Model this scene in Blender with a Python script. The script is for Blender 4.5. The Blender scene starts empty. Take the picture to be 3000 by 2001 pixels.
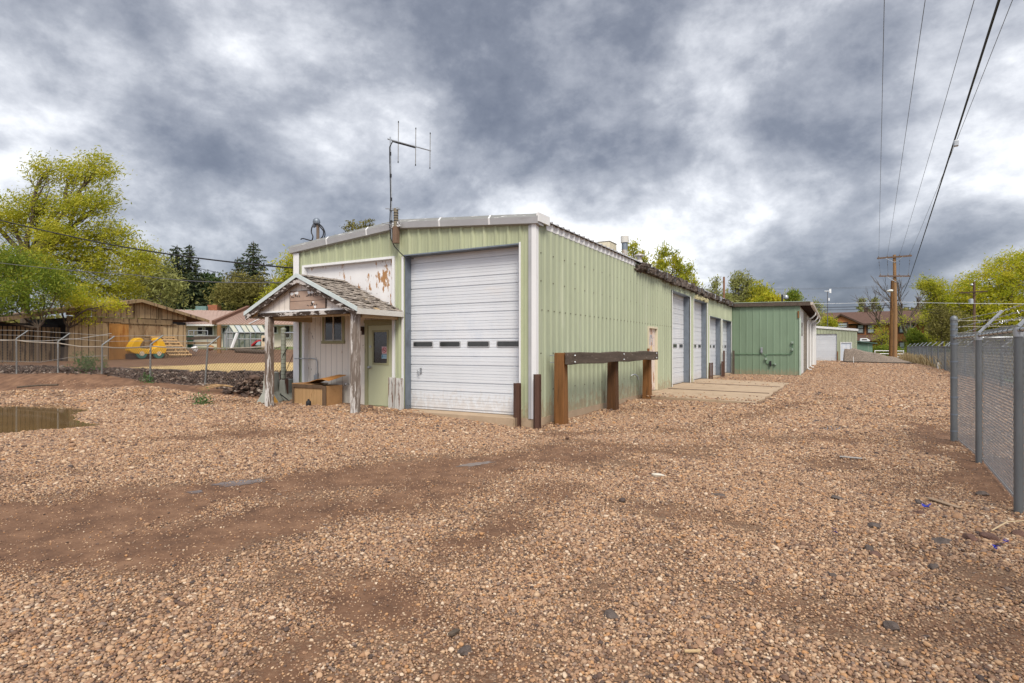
import bpy, math, random
import numpy as np
from mathutils import Vector, Matrix, Euler
random.seed(7); RS = np.random.RandomState(11)
scene = bpy.context.scene
COL = scene.collection

# ------------------------------------------------------------------ camera frame (used to turn measured directions into places)
FPX, CX, HY, EYE = 1671.0, 1500.0, 1020.0, 1.46
YAW = math.radians(29.6)
FX, FY = -math.sin(YAW), math.cos(YAW)
RX, RY = math.cos(YAW), math.sin(YAW)
def _d(px):
    u = (px - CX) / FPX
    return FX + u * RX, FY + u * RY
def D(px, py, t):
    dx, dy = _d(px); return Vector((dx * t, dy * t, EYE + (HY - py) / FPX * t))
def PX(px, py, X):
    return D(px, py, X / _d(px)[0])
def PY(px, py, Y):
    return D(px, py, Y / _d(px)[1])
def PZ(px, py, z):
    return D(px, py, FPX * (EYE - z) / (py - HY))

# ------------------------------------------------------------------ object helpers
ORG = {}
def tag(o, label=None, cat=None, group=None, kind=None):
    if label: o['label'] = label
    if cat: o['category'] = cat
    if group: o['group'] = group
    if kind: o['kind'] = kind
    return o
def thing(name, label, cat, loc, group=None):
    o = bpy.data.objects.new(name, None); COL.objects.link(o)
    o.location = loc; o.empty_display_size = .2
    ORG[o.name] = Vector(loc)
    return tag(o, label, cat, group)
def link_mesh(name, me, mat, parent=None, origin=None):
    o = bpy.data.objects.new(name, me); COL.objects.link(o)
    if mat: me.materials.append(mat)
    if parent is not None:
        o.parent = parent; ORG[o.name] = ORG[parent.name]
    else:
        o.location = origin; ORG[o.name] = Vector(origin)
    return o

SPLIT = set('trim_joint flashing_strap door_trim bolt clamp strap element element_tip brace insulator jumper tie_wire stringer wheel hub rafter rafter_tail corner_board border hinge rail upright raised_panel beam patch_board batten gable_board roof_pane wall_pane rake_edge notice_print painted_panel opening_trim corner_trim eave_angle barge_board door_frame sash frame wind_vane loose_wire pane_frame lettering_piece wire_band loose_cable jamb'.split())
class MB:
    def __init__(s): s.v = []; s.f = []
    def add(s, vs, fs):
        n = len(s.v); s.v += [tuple(v) for v in vs]; s.f += [tuple(i + n for i in f) for f in fs]
        return s
    def box(s, x0, x1, y0, y1, z0, z1):
        x0, x1 = min(x0, x1), max(x0, x1); y0, y1 = min(y0, y1), max(y0, y1); z0, z1 = min(z0, z1), max(z0, z1)
        return s.add([(x0,y0,z0),(x1,y0,z0),(x1,y1,z0),(x0,y1,z0),(x0,y0,z1),(x1,y0,z1),(x1,y1,z1),(x0,y1,z1)],
                     [(3,2,1,0),(4,5,6,7),(0,1,5,4),(1,2,6,5),(2,3,7,6),(3,0,4,7)])
    def beam(s, p0, p1, w, h, up=(0,0,1)):
        p0, p1 = Vector(p0), Vector(p1); a = (p1 - p0).normalized()
        b = a.cross(Vector(up))
        if b.length < 1e-4: b = a.cross(Vector((0,1,0)))
        b.normalize(); c = b.cross(a)
        b *= w / 2; c *= h / 2
        q = [p0-b-c, p0+b-c, p0+b+c, p0-b+c, p1-b-c, p1+b-c, p1+b+c, p1-b+c]
        return s.add(q, [(3,2,1,0),(4,5,6,7),(0,1,5,4),(1,2,6,5),(2,3,7,6),(3,0,4,7)])
    def tube(s, pts, r, n=8, cap=True):
        pts = [Vector(p) for p in pts]; m = len(pts)
        rs = r if isinstance(r, (list, tuple)) else [r] * m
        base = len(s.v); prev = None
        for i, p in enumerate(pts):
            a = pts[min(i+1, m-1)] - pts[max(i-1, 0)]
            if a.length < 1e-9: a = Vector((0,0,1))
            a.normalize()
            if prev is None:
                b = a.cross(Vector((0,0,1)))
                if b.length < 1e-3: b = a.cross(Vector((1,0,0)))
            else:
                b = prev - a * prev.dot(a)
                if b.length < 1e-6: b = a.cross(Vector((1,0,0)))
            b.normalize(); prev = b; c = a.cross(b)
            for k in range(n):
                t = 2 * math.pi * k / n
                s.v.append(tuple(p + (b * math.cos(t) + c * math.sin(t)) * rs[i]))
        for i in range(m - 1):
            for k in range(n):
                k2 = (k + 1) % n
                s.f.append((base+i*n+k, base+i*n+k2, base+(i+1)*n+k2, base+(i+1)*n+k))
        if cap:
            s.f.append(tuple(base + k for k in reversed(range(n))))
            s.f.append(tuple(base + (m-1)*n + k for k in range(n)))
        return s
    def prism(s, poly, off):
        n = len(poly); poly = [Vector(p) for p in poly]; off = Vector(off)
        return s.add(poly + [p + off for p in poly],
                     [tuple(reversed(range(n))), tuple(range(n, 2*n))] + [(i, (i+1) % n, n+(i+1) % n, n+i) for i in range(n)])
    def quad(s, a, b, c, d): return s.add([a, b, c, d], [(0,1,2,3)])
    def lathe(s, c, prof, n=16, axis='z'):
        vs = []; fs = []
        for (r, z) in prof:
            for k in range(n):
                t = 2*math.pi*k/n
                p = (r*math.cos(t), r*math.sin(t), z)
                if axis == 'y': p = (p[0], z, p[1])
                if axis == 'x': p = (z, p[0], p[1])
                vs.append((c[0]+p[0], c[1]+p[1], c[2]+p[2]))
        m = len(prof)
        for i in range(m-1):
            for k in range(n):
                k2 = (k+1) % n
                fs.append((i*n+k, i*n+k2, (i+1)*n+k2, (i+1)*n+k))
        fs.append(tuple(reversed(range(n)))); fs.append(tuple((m-1)*n+k for k in range(n)))
        return s.add(vs, fs)
    def pieces(s):
        par = list(range(len(s.v)))
        def find(a):
            while par[a] != a: par[a] = par[par[a]]; a = par[a]
            return a
        for f in s.f:
            r = find(f[0])
            for q in f[1:]: par[find(q)] = r
        grp = {}
        for f in s.f: grp.setdefault(find(f[0]), []).append(f)
        out = []
        for fs in grp.values():
            ids = sorted({i for f in fs for i in f}); mp = {i: k for k, i in enumerate(ids)}
            m = MB(); m.v = [s.v[i] for i in ids]; m.f = [tuple(mp[i] for i in f) for f in fs]; out.append(m)
        return out
    def build(s, name, mat, parent=None, *a, **k):
        if parent is not None and name in SPLIT:
            P = s.pieces()
            if 1 < len(P) <= 100: return [q.build1(name, mat, parent, *a, **k) for q in P][0]
        return s.build1(name, mat, parent, *a, **k)
    def build1(s, name, mat, parent=None, smooth=False, bevel=0, label=None, cat=None, group=None, kind=None, fixn=True):
        V = np.array(s.v, dtype=float)
        if parent is not None: org = ORG[parent.name]
        else:
            org = Vector(((V[:,0].min()+V[:,0].max())/2, (V[:,1].min()+V[:,1].max())/2, V[:,2].min()))
        V = V - np.array(org)
        me = bpy.data.meshes.new(name); me.from_pydata(V.tolist(), [], s.f)
        if fixn:
            import bmesh
            bm = bmesh.new(); bm.from_mesh(me); bmesh.ops.recalc_face_normals(bm, faces=bm.faces); bm.to_mesh(me); bm.free()
        me.update()
        if smooth:
            me.shade_smooth(); me.set_sharp_from_angle(angle=.7)
        o = link_mesh(name, me, mat, parent, org)
        if bevel:
            b = o.modifiers.new('bevel', 'BEVEL'); b.width = bevel; b.segments = 2; b.limit_method = 'ANGLE'
        return tag(o, label, cat, group, kind)

def copy_tree(o, parent=None):
    c = o.copy(); COL.objects.link(c)
    if parent is not None: c.parent = parent
    for ch in list(o.children): copy_tree(ch, c)
    return c

def mesh_np(name, V, F, mat, parent=None, origin=None, attrs=None, smooth=False, sides=4):
    """V (n,3), F (m,sides) numpy"""
    org = np.array(ORG[parent.name]) if parent is not None else np.array(origin if origin is not None else (0,0,0))
    me = bpy.data.meshes.new(name)
    me.vertices.add(len(V)); me.vertices.foreach_set('co', (V - org).astype(np.float32).ravel())
    m = len(F)
    me.loops.add(m*sides); me.loops.foreach_set('vertex_index', F.astype(np.int32).ravel())
    me.polygons.add(m); me.polygons.foreach_set('loop_start', np.arange(0, m*sides, sides, dtype=np.int32))
    me.polygons.foreach_set('loop_total', np.full(m, sides, dtype=np.int32))
    me.update(calc_edges=True)
    for k, a in (attrs or {}).items():
        at = me.attributes.new(k, 'FLOAT', 'POINT'); at.data.foreach_set('value', a.astype(np.float32))
    if smooth: me.shade_smooth()
    return link_mesh(name, me, mat, parent, tuple(org))

def text_mb(txt, size, o, ax, up, depth=.004):
    cu = bpy.data.curves.new('lettering', 'FONT'); cu.body = txt; cu.size = size; cu.extrude = depth; cu.align_x = 'CENTER'; cu.align_y = 'CENTER'; cu.resolution_u = 3
    ob = bpy.data.objects.new('lettering', cu); COL.objects.link(ob)
    dg = bpy.context.evaluated_depsgraph_get(); dg.update()
    me = bpy.data.meshes.new_from_object(ob.evaluated_get(dg))
    bpy.data.objects.remove(ob); bpy.data.curves.remove(cu)
    o, ax, up = Vector(o), Vector(ax), Vector(up); nn = ax.cross(up)
    mb = MB(); mb.add([o + ax*v.co.x + up*v.co.y + nn*v.co.z for v in me.vertices], [tuple(p.vertices) for p in me.polygons])
    return mb

# ------------------------------------------------------------------ materials
def new_mat(name):
    m = bpy.data.materials.new(name); m.use_nodes = True
    nt = m.node_tree; nt.nodes.clear()
    out = nt.nodes.new('ShaderNodeOutputMaterial'); bs = nt.nodes.new('ShaderNodeBsdfPrincipled')
    nt.links.new(bs.outputs[0], out.inputs[0])
    return m, nt, bs
def N(nt, t, **kw):
    n = nt.nodes.new('ShaderNode' + t)
    for k, v in kw.items():
        if k in n.inputs.keys() if isinstance(k, str) else False: n.inputs[k].default_value = v
        else: setattr(n, k, v)
    return n
def L(nt, a, b): nt.links.new(a, b)
def ramp(nt, fac, stops, interp='LINEAR'):
    r = nt.nodes.new('ShaderNodeValToRGB'); r.color_ramp.interpolation = interp
    e = r.color_ramp.elements
    while len(e) < len(stops): e.new(.5)
    for i, (p, c) in enumerate(stops):
        e[i].position = p; e[i].color = (*c, 1) if len(c) == 3 else c
    L(nt, fac, r.inputs[0]); return r.outputs[0]
def noise(nt, co, scale, stretch=(1,1,1), detail=5, rough=.6, off=(0,0,0)):
    mp = nt.nodes.new('ShaderNodeMapping'); mp.inputs['Scale'].default_value = stretch; mp.inputs['Location'].default_value = off
    L(nt, co, mp.inputs['Vector'])
    n = nt.nodes.new('ShaderNodeTexNoise'); n.inputs['Scale'].default_value = scale; n.inputs['Detail'].default_value = detail; n.inputs['Roughness'].default_value = rough
    L(nt, mp.outputs[0], n.inputs['Vector']); return n.outputs['Fac']
def mixc(nt, fac, a, b):
    m = nt.nodes.new('ShaderNodeMix'); m.data_type = 'RGBA'
    for s, v in ((0, fac), (6, a), (7, b)):
        if hasattr(v, 'is_linked') or hasattr(v, 'links'): L(nt, v, m.inputs[s])
        else: m.inputs[s].default_value = v if s == 0 else (*v, 1)
    return m.outputs[2]
def math_(nt, op, a, b=0.0, c=None):
    m = nt.nodes.new('ShaderNodeMath'); m.operation = op
    for i, v in enumerate((a, b) if c is None else (a, b, c)):
        if hasattr(v, 'links'): L(nt, v, m.inputs[i])
        else: m.inputs[i].default_value = v
    return m.outputs[0]
def step_ramp(nt, fac, lo, hi):
    m = nt.nodes.new('ShaderNodeMapRange'); m.interpolation_type = 'SMOOTHSTEP'
    m.inputs[1].default_value = lo; m.inputs[2].default_value = hi
    L(nt, fac, m.inputs[0]); return m.outputs[0]
def mul(c, k): return tuple(min(1, x*k) for x in c[:3])

def M(name, c, var=.18, rough=.75, metal=0.0, scale=3.0, stretch=(1,1,1), patches=(), bump=0.0, bscale=50, bstretch=(1,1,1), lines=None, spec=.3, sheets=None, splash=None):
    m, nt, bs = new_mat(name)
    co = nt.nodes.new('ShaderNodeTexCoord').outputs['Object']
    n1 = noise(nt, co, scale, stretch, 6, .65)
    col = ramp(nt, n1, [(.3, mul(c, 1-var)), (.5, c), (.7, mul(c, 1+var))])
    n2 = noise(nt, co, scale*9, stretch, 4, .6)
    f2 = math_(nt, 'MULTIPLY', step_ramp(nt, n2, .4, .75), .35*min(1, var*3))
    col = mixc(nt, f2, col, mul(c, 1-1.6*var if var < .5 else .3))
    for i, (pc, lo, hi, sc, stt) in enumerate(patches):
        f = step_ramp(nt, noise(nt, co, sc, stt, 7, .68, (3.1*i+1.7, 2.3*i, .9*i)), lo, hi)
        col = mixc(nt, f, col, pc)
    if lines:                                   # board joints: (axis, spacing, width, colour)
        ax, sp, w, lc = lines
        sx = nt.nodes.new('ShaderNodeSeparateXYZ'); L(nt, co, sx.inputs[0])
        fr = math_(nt, 'FRACT', math_(nt, 'DIVIDE', sx.outputs[ax], sp))
        f = math_(nt, 'LESS_THAN', fr, w / sp)
        col = mixc(nt, f, col, lc)
    if sheets:                                  # each sheet a slightly different tone: (axis, width, amount)
        sx = nt.nodes.new('ShaderNodeSeparateXYZ'); L(nt, co, sx.inputs[0])
        wn = nt.nodes.new('ShaderNodeTexWhiteNoise'); wn.noise_dimensions = '1D'
        L(nt, math_(nt, 'FLOOR', math_(nt, 'DIVIDE', math_(nt, 'ADD', sx.outputs[sheets[0]], .037), sheets[1])), wn.inputs['W'])
        hs = nt.nodes.new('ShaderNodeHueSaturation'); L(nt, col, hs.inputs['Color'])
        mr = nt.nodes.new('ShaderNodeMapRange'); mr.inputs[3].default_value = 1-sheets[2]; mr.inputs[4].default_value = 1+sheets[2]; L(nt, wn.outputs['Value'], mr.inputs[0]); L(nt, mr.outputs[0], hs.inputs['Value'])
        col = hs.outputs[0]
    if splash:                                  # dried mud spots low on the sheet: (height, colour, amount)
        sx = nt.nodes.new('ShaderNodeSeparateXYZ'); L(nt, co, sx.inputs[0])
        hgt = step_ramp(nt, math_(nt, 'MULTIPLY', sx.outputs[2], -1), -splash[0], .05)
        f = step_ramp(nt, math_(nt, 'ADD', noise(nt, co, 9, (1,1,.6), 7, .75, (4,4,4)), math_(nt, 'MULTIPLY', hgt, .32)), .66, .84)
        col = mixc(nt, math_(nt, 'MULTIPLY', f, splash[2]), col, splash[1])
    L(nt, col, bs.inputs['Base Color'])
    rr = nt.nodes.new('ShaderNodeMapRange'); rr.inputs[3].default_value = max(.05, rough-.1); rr.inputs[4].default_value = min(1, rough+.12)
    L(nt, n2, rr.inputs[0]); L(nt, rr.outputs[0], bs.inputs['Roughness'])
    bs.inputs['Metallic'].default_value = metal; bs.inputs['Specular IOR Level'].default_value = spec
    if bump:
        b = nt.nodes.new('ShaderNodeBump'); b.inputs['Strength'].default_value = bump; b.inputs['Distance'].default_value = .02
        L(nt, noise(nt, co, bscale, bstretch, 6, .7), b.inputs['Height']); L(nt, b.outputs[0], bs.inputs['Normal'])
    return m

V1 = (1, 1, .12)     # stretch along z (vertical streaks)
RUST = (.22, .085, .03)
sage = M('sage_paint', (.37,.405,.285), .10, .5, 0, 1.1, (1,1,.25), [((.46,.485,.37), .52, .8, 3.2, (1,1,.1)), ((.33,.36,.235), .62, .85, 2.0, (1,1,.2)), ((.30,.24,.13), .70, .80, 7, (1,1,.12))], bump=.12, bscale=2.2, sheets=(1,.915,.055), splash=(.8,(.30,.22,.14),.7))
sage_front = M('sage_paint_front', (.37,.40,.26), .12, .55, 0, 1.6, (1,1,.2), [((.46,.48,.32), .5, .8, 6, (1,1,.06)), ((.28,.31,.165), .62, .9, 4, (1,1,.15)), ((.27,.22,.11), .70, .8, 8, (1,1,.12))], bump=.12, bscale=2.2, sheets=(0,.915,.05), splash=(.7,(.30,.22,.14),.7))
dkgreen = M('green_paint', (.178,.248,.17), .10, .5, 0, 1.2, (1,1,.3), [((.215,.29,.20), .55, .8, 3, (1,1,.2))], bump=.08, bscale=3, sheets=(0,.74,.05), splash=(.6,(.28,.22,.14),.6))
white_trim = M('white_trim', (.71,.71,.71), .06, .5, 0, 2, V1, [((.40,.36,.31), .66, .74, 5, V1)], bump=.05)
grey_trim = M('weathered_trim', (.36,.36,.37), .1, .55, 0, 2, (1,1,1), [((.33,.33,.33), .54, .72, 5, (.4,1,2))])
flash_top = M('rubbed_flashing', (.22,.22,.21), .15, .6, 0, 3, (.4,1,1), [((.21,.21,.20), .46, .62, 1.6, (.5,2,2)), ((.60,.59,.57), .57, .64, 7, (.35,3,3))])
door_white = M('door_paint', (.655,.675,.705), .05, .45, 0, .9, (1,1,.5), [((.59,.625,.68), .5, .75, 1.3, (1,1,.6)), ((.68,.67,.67), .58, .8, 2.3, (.4,1,1.6)), ((.42,.36,.30), .66, .8, 3.5, (.35,.35,1.2))], bump=.06, bscale=5, sheets=(2,.61,.035), splash=(.9,(.45,.38,.31),.35))
galv = M('galvanised', (.20,.23,.27), .16, .5, .55, 7, (1,1,.5), bump=.03)
galv_lt = M('galvanised_light', (.42,.44,.46), .12, .42, .75, 9)
fence_post_m = M('fence_post_steel', (.165,.175,.183), .2, .55, .5, 6, V1)
wire_m = M('fence_wire', (.23,.235,.24), .2, .5, .35, 8)
concrete = M('concrete', (.42,.31,.21), .14, .9, 0, 2.2, (1,1,1), [((.25,.17,.11), .56, .75, 1.6, (1,1,1)), ((.50,.40,.30), .6, .8, 5, (1,1,1))], bump=.3, bscale=30)
conc_grey = M('grey_concrete', (.36,.37,.33), .15, .9, 0, 4, (1,1,1), [((.18,.19,.14), .56, .75, 6, V1)], bump=.4, bscale=25)
peel = M('peeling_white_board', (.77,.72,.64), .08, .7, 0, 1.5, V1, [((.42,.33,.25), .60, .70, 3.4, (1.2,1,.32)), ((.36,.2,.09), .67, .70, 5, (1.2,1,.32)), ((.10,.08,.07), .66, .69, 9, (1,1,.4))], lines=(0, .203, .012, (.33,.30,.28)), bump=.1)
peel_hi = M('peeling_white_panel', (.72,.71,.71), .06, .7, 0, 1.5, V1, [((.36,.19,.08), .565, .60, 4.6, (1.3,1,.42)), ((.13,.09,.07), .645, .68, 8, (1.3,1,.4))], bump=.1)
gable_w = M('porch_board', (.66,.60,.54), .1, .75, 0, 2, V1, [((.30,.25,.2), .6, .72, 5, V1)], lines=(0, .2, .01, (.25,.22,.2)))
peel_post = M('flaking_post_paint', (.56,.53,.50), .12, .8, 0, 3, V1, [((.15,.11,.085), .47, .5, 3.2, (2.5,2.5,.35)), ((.30,.26,.23), .55, .62, 12, (1,1,.12))], bump=.5, bscale=24, bstretch=(1,1,.1))
peel_post2 = M('bare_post_wood', (.17,.135,.11), .25, .85, 0, 3, V1, [((.58,.55,.52), .53, .55, 2.6, (2.5,2.5,.3)), ((.32,.28,.25), .5, .6, 14, (1,1,.1))], bump=.6, bscale=24, bstretch=(1,1,.1))
rot_trim = M('rotten_trim', (.50,.46,.43), .15, .85, 0, 3, (1,1,1), [((.045,.03,.022), .46, .5, 3.0, (1,1,3))], bump=.6, bscale=22)
shingle = M('old_shingle', (.31,.265,.225), .35, .9, 0, 3.5, (3,3,1), [((.10,.08,.07), .50, .6, 5, (1.2,2,2)), ((.50,.43,.38), .58, .7, 9, (1,1,1))], bump=.6, bscale=40)
metal_edge = M('drip_edge', (.56,.62,.61), .08, .45, .2, 3)
tan_beam = M('porch_beam', (.42,.30,.17), .15, .8, 0, 3, (.3,1,1), bump=.2)
signwood = M('sign_board', (.35,.25,.195), .14, .8, 0, 2.6, (.6,1,1), [((.46,.27,.18), .54, .75, 1.6, (1,1,1)), ((.33,.24,.20), .55, .7, 4, (.3,1,2))], lines=None, bump=.1)
black = M('black', (.02,.02,.022), .2, .6)
sageddoor = M('door_sage', (.43,.44,.29), .05, .5, 0, 2, V1, [((.35,.36,.22), .62, .8, 3, (1,1,.5))])
frame_sage = M('frame_sage', (.30,.29,.17), .14, .65, 0, 4, V1, [((.15,.13,.09), .6, .7, 8, V1)])
rustdoor = M('rusty_white_door', (.66,.56,.49), .08, .6, 0, 2, V1, [((.33,.14,.05), .545, .6, 4.5, (1.2,1.2,.4)), ((.20,.08,.03), .62, .66, 9, (1,1,.5))])
brownsteel = M('brown_steel', (.095,.048,.034), .2, .6, 0, 6, V1, [((.45,.40,.36), .67, .7, 30, (1,1,1))], bump=.2)
chip_post = M('chipped_white_steel', (.56,.55,.53), .2, .7, 0, 5, V1, [((.16,.08,.05), .53, .57, 6, (2,2,.25)), ((.06,.05,.05), .62, .65, 9, (2,2,.2))], bump=.3)
orangewood = M('stained_timber', (.20,.088,.028), .35, .7, 0, 5, (3,3,.15), [((.05,.025,.012), .56, .68, 4, (3,3,.2))], bump=.5, bscale=22, bstretch=(2,2,.08))
darkorange = M('dark_stained_timber', (.095,.042,.016), .4, .7, 0, 5, (3,3,.15), [((.02,.012,.008), .5, .65, 4, (3,3,.2))], bump=.5, bscale=22, bstretch=(2,2,.08))
darkwood = M('weathered_timber', (.09,.068,.052), .35, .85, 0, 4, (2,.15,2), [((.22,.18,.15), .6, .66, 9, (2,.3,2))], bump=.6, bscale=20, bstretch=(2,.1,2))
boxwood = M('tan_plywood', (.40,.245,.115), .14, .75, 0, 3, V1, [((.22,.12,.05), .58, .72, 5, (1,1,.4))], lines=(0, .13, .006, (.14,.08,.03)))
boxside = M('box_side', (.36,.20,.09), .16, .8, 0, 3, (1,1,1), [((.20,.10,.04), .55, .7, 3, (1,1,1))])
boxtrim = M('box_trim', (.12,.075,.045), .3, .85, 0, 6, V1, bump=.4)
cardb = M('warped_panel', (.42,.19,.05), .2, .7, 0, 3, (1,1,1), [((.24,.11,.035), .52, .7, 3, (1,1,1))])
glass_dk = M('dark_glass', (.02,.02,.022), .3, .12, 0, 3, spec=.6)
glass_grey = M('grey_glass', (.025,.027,.026), .3, .15, 0, 3, spec=.6)
window_pale = M('pale_window', (.30,.34,.36), .3, .2, 0, 1.5, spec=.6)
insul = M('torn_insulation', (.12,.095,.08), .4, .95, 0, 7, (1,1,1), [((.03,.024,.02), .48, .6, 6, (1,1,1)), ((.28,.25,.22), .62, .7, 9, (1,1,1))], bump=.8, bscale=18)
flue_m = M('flue_rust', (.42,.40,.37), .15, .5, .3, 5, (1,1,1), [((.30,.14,.06), .5, .66, 4, (1,1,1))])
cream = M('cream_metal', (.62,.56,.42), .06, .5)
shedwood = M('tan_boards', (.44,.315,.18), .22, .9, 0, 2, V1, [((.17,.10,.05), .55, .66, 2.6, (2,2,.3)), ((.50,.38,.24), .58, .75, 5, V1)], bump=.3, bscale=20, bstretch=(2,2,.1), lines=(1,.29,.028,(.07,.045,.028)))
shedwood2 = M('tan_boards_dark', (.26,.18,.10), .3, .9, 0, 2, V1, [((.08,.05,.03), .52, .62, 3, (2,2,.3))], bump=.3, bscale=20, bstretch=(2,2,.1))
shedroof = M('brown_roofing', (.20,.125,.075), .18, .9, 0, 3)
ply = M('orange_plywood', (.40,.19,.05), .25, .6, 0, 2.5, (2.5,2.5,.4), [((.28,.10,.02), .52, .66, 2.6, (3,3,.4))])
yellow = M('yellow_plastic', (.72,.40,.03), .08, .4, 0, 3)
tealgreen = M('teal_plastic', (.05,.17,.14), .15, .45)
palletw = M('pallet_wood', (.40,.25,.12), .22, .85, 0, 4, (.3,.3,2), bump=.2)
pinkroof = M('pink_metal_roof', (.37,.25,.20), .07, .5, 0, 1)
greenroof = M('green_metal_roof', (.06,.18,.12), .1, .5)
brick = M('red_brick', (.30,.11,.06), .2, .9, 0, 8)
cream_wall = M('pale_siding', (.55,.53,.49), .06, .8, 0, 2)
brownwall = M('brown_brick', (.34,.135,.055), .18, .9, 0, 1.2, (1,1,1), [((.24,.09,.035), .5, .7, 14, (.6,1,3))])
brownroof = M('brown_shingles', (.115,.066,.05), .16, .9, 0, 2, (1,1,1), [((.075,.043,.033), .5, .7, 12, (.6,1,2))])
dkbrown = M('dark_brown', (.06,.035,.025), .2, .8)
polewood = M('pole_wood', (.255,.145,.068), .2, .8, 0, 4, V1, [((.16,.08,.03), .55, .7, 6, (2,2,.1))], bump=.3, bscale=20, bstretch=(2,2,.1))
polewood2 = M('old_pole_wood', (.17,.085,.03), .3, .85, 0, 4, V1, [((.06,.03,.015), .5, .62, 6, (2,2,.15))], bump=.3)
armwood = M('crossarm_wood', (.17,.11,.075), .2, .85, 0, 4)
stone_m = M('rubble_stone', (.30,.26,.21), .4, .95, 0, 9, (1,1,1), [((.07,.06,.05), .52, .58, 12, (1,1,1))], bump=.8, bscale=14)
rockpile_m = M('gravel_pile', (.25,.195,.15), .35, .95, 0, 5, (1,1,1), [((.09,.07,.06), .5, .6, 22, (1,1,1)), ((.34,.30,.27), .58, .66, 30, (1,1,1))], bump=.8, bscale=16)
wirecol = M('black_cable', (.015,.015,.017), .1, .6)
wiregrey = M('grey_wire', (.10,.10,.11), .1, .5)
wirepale = M('pale_wire', (.55,.56,.58), .1, .5)
red = M('red_plastic', (.38,.03,.04), .1, .4)
beige = M('beige_plastic', (.58,.47,.33), .1, .5)
whitep = M('white_plastic', (.72,.72,.72), .06, .4)
blue = M('blue_plastic', (.03,.04,.35), .2, .4)
rock_dark = M('dark_rock', (.115,.09,.078), .35, .95, 0, 14, bump=.6, bscale=40)
rock_red = M('reddish_rock', (.15,.085,.065), .35, .95, 0, 14, bump=.6, bscale=40)
rock_tan = M('tan_rock', (.32,.22,.15), .3, .95, 0, 9, bump=.5, bscale=30)
bark = M('bark', (.10,.075,.055), .3, .95, 0, 6, V1, bump=.5, bscale=20, bstretch=(1,1,.2))
bark_pale = M('pale_bark', (.34,.31,.27), .2, .95, 0, 6, V1)

def leaf_mat(name, cols, trans=.3):
    m, nt, bs = new_mat(name)
    at = nt.nodes.new('ShaderNodeAttribute'); at.attribute_name = 'v'
    k = len(cols) - 1
    col = ramp(nt, at.outputs['Fac'], [(i/k, c) for i, c in enumerate(cols)])
    L(nt, col, bs.inputs['Base Color']); bs.inputs['Roughness'].default_value = .6; bs.inputs['Specular IOR Level'].default_value = .2
    tr = nt.nodes.new('ShaderNodeBsdfTranslucent'); L(nt, col, tr.inputs[0])
    mx = nt.nodes.new('ShaderNodeMixShader'); mx.inputs[0].default_value = trans
    out = [n for n in nt.nodes if n.type == 'OUTPUT_MATERIAL'][0]
    L(nt, bs.outputs[0], mx.inputs[1]); L(nt, tr.outputs[0], mx.inputs[2]); L(nt, mx.outputs[0], out.inputs[0])
    return m
lf_yel = leaf_mat('leaf_yellow_green', [(.15,.19,.02),(.34,.36,.03),(.52,.50,.05),(.62,.56,.08)], .55)
lf_grn = leaf_mat('leaf_green', [(.09,.14,.02),(.18,.25,.03),(.34,.36,.045)], .5)
lf_bright = leaf_mat('leaf_bright', [(.18,.23,.018),(.38,.41,.025),(.57,.53,.04),(.62,.51,.06)], .55)
lf_olive = leaf_mat('leaf_olive', [(.11,.10,.03),(.20,.18,.05),(.32,.28,.08)], .4)
lf_dark = leaf_mat('needles_dark', [(.022,.034,.015),(.045,.062,.026),(.085,.10,.04)], .15)
lf_pale = leaf_mat('leaf_pale', [(.17,.18,.05),(.28,.29,.09),(.36,.36,.14)])
lf_weed = leaf_mat('leaf_weed', [(.05,.11,.03),(.10,.20,.06)])
lf_dry = leaf_mat('dry_grass', [(.22,.16,.08),(.38,.29,.15),(.5,.40,.24)])

# ------------------------------------------------------------------ terrain
def ss(a, b, x):
    t = np.clip((x - a) / (b - a), 0, 1); return t*t*(3-2*t)
_perm = RS.rand(256, 256)
def vnoise(x, y):
    xi = np.floor(x).astype(int); yi = np.floor(y).astype(int); fx = x-xi; fy = y-yi
    fx = fx*fx*(3-2*fx); fy = fy*fy*(3-2*fy)
    g = lambda i, j: _perm[i & 255, j & 255]
    return (g(xi,yi)*(1-fx)+g(xi+1,yi)*fx)*(1-fy) + (g(xi,yi+1)*(1-fx)+g(xi+1,yi+1)*fx)*fy
def fbm(x, y, o=4):
    s = 0; a = .5
    for k in range(o): s = s + a*vnoise(x*2**k+17*k, y*2**k+5*k); a *= .5
    return s
PUD = [(-18.6,6.15),(-17.2,6.85),(-16.2,6.9),(-15.2,6.05),(-14.2,5.75),(-12.75,5.45),(-13.0,4.55),(-15.5,4.0),(-19.5,4.6),(-21.5,5.4)]
def poly_sd(X, Y, P):
    d = np.full(X.shape, 1e9); inside = np.zeros(X.shape, bool)
    n = len(P)
    for i in range(n):
        (x0,y0),(x1,y1) = P[i], P[(i+1)%n]
        ex, ey = x1-x0, y1-y0
        t = np.clip(((X-x0)*ex+(Y-y0)*ey)/(ex*ex+ey*ey), 0, 1)
        d = np.minimum(d, np.hypot(X-x0-t*ex, Y-y0-t*ey))
        c = ((y0 > Y) != (y1 > Y)) & (X < (x1-x0)*(Y-y0)/((y1-y0) if y1 != y0 else 1e-9)+x0)
        inside ^= c
    return np.where(inside, -d, d)
def fence_y(X): return 10.95 + (X + 14.5)*.124
def fence_base(X): return np.interp(X, [-34,-26.65,-24.2,-21.8,-19.4,-17,-14.5,-13], [.5,.5,.58,.58,.38,.28,.12,.05])
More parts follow.
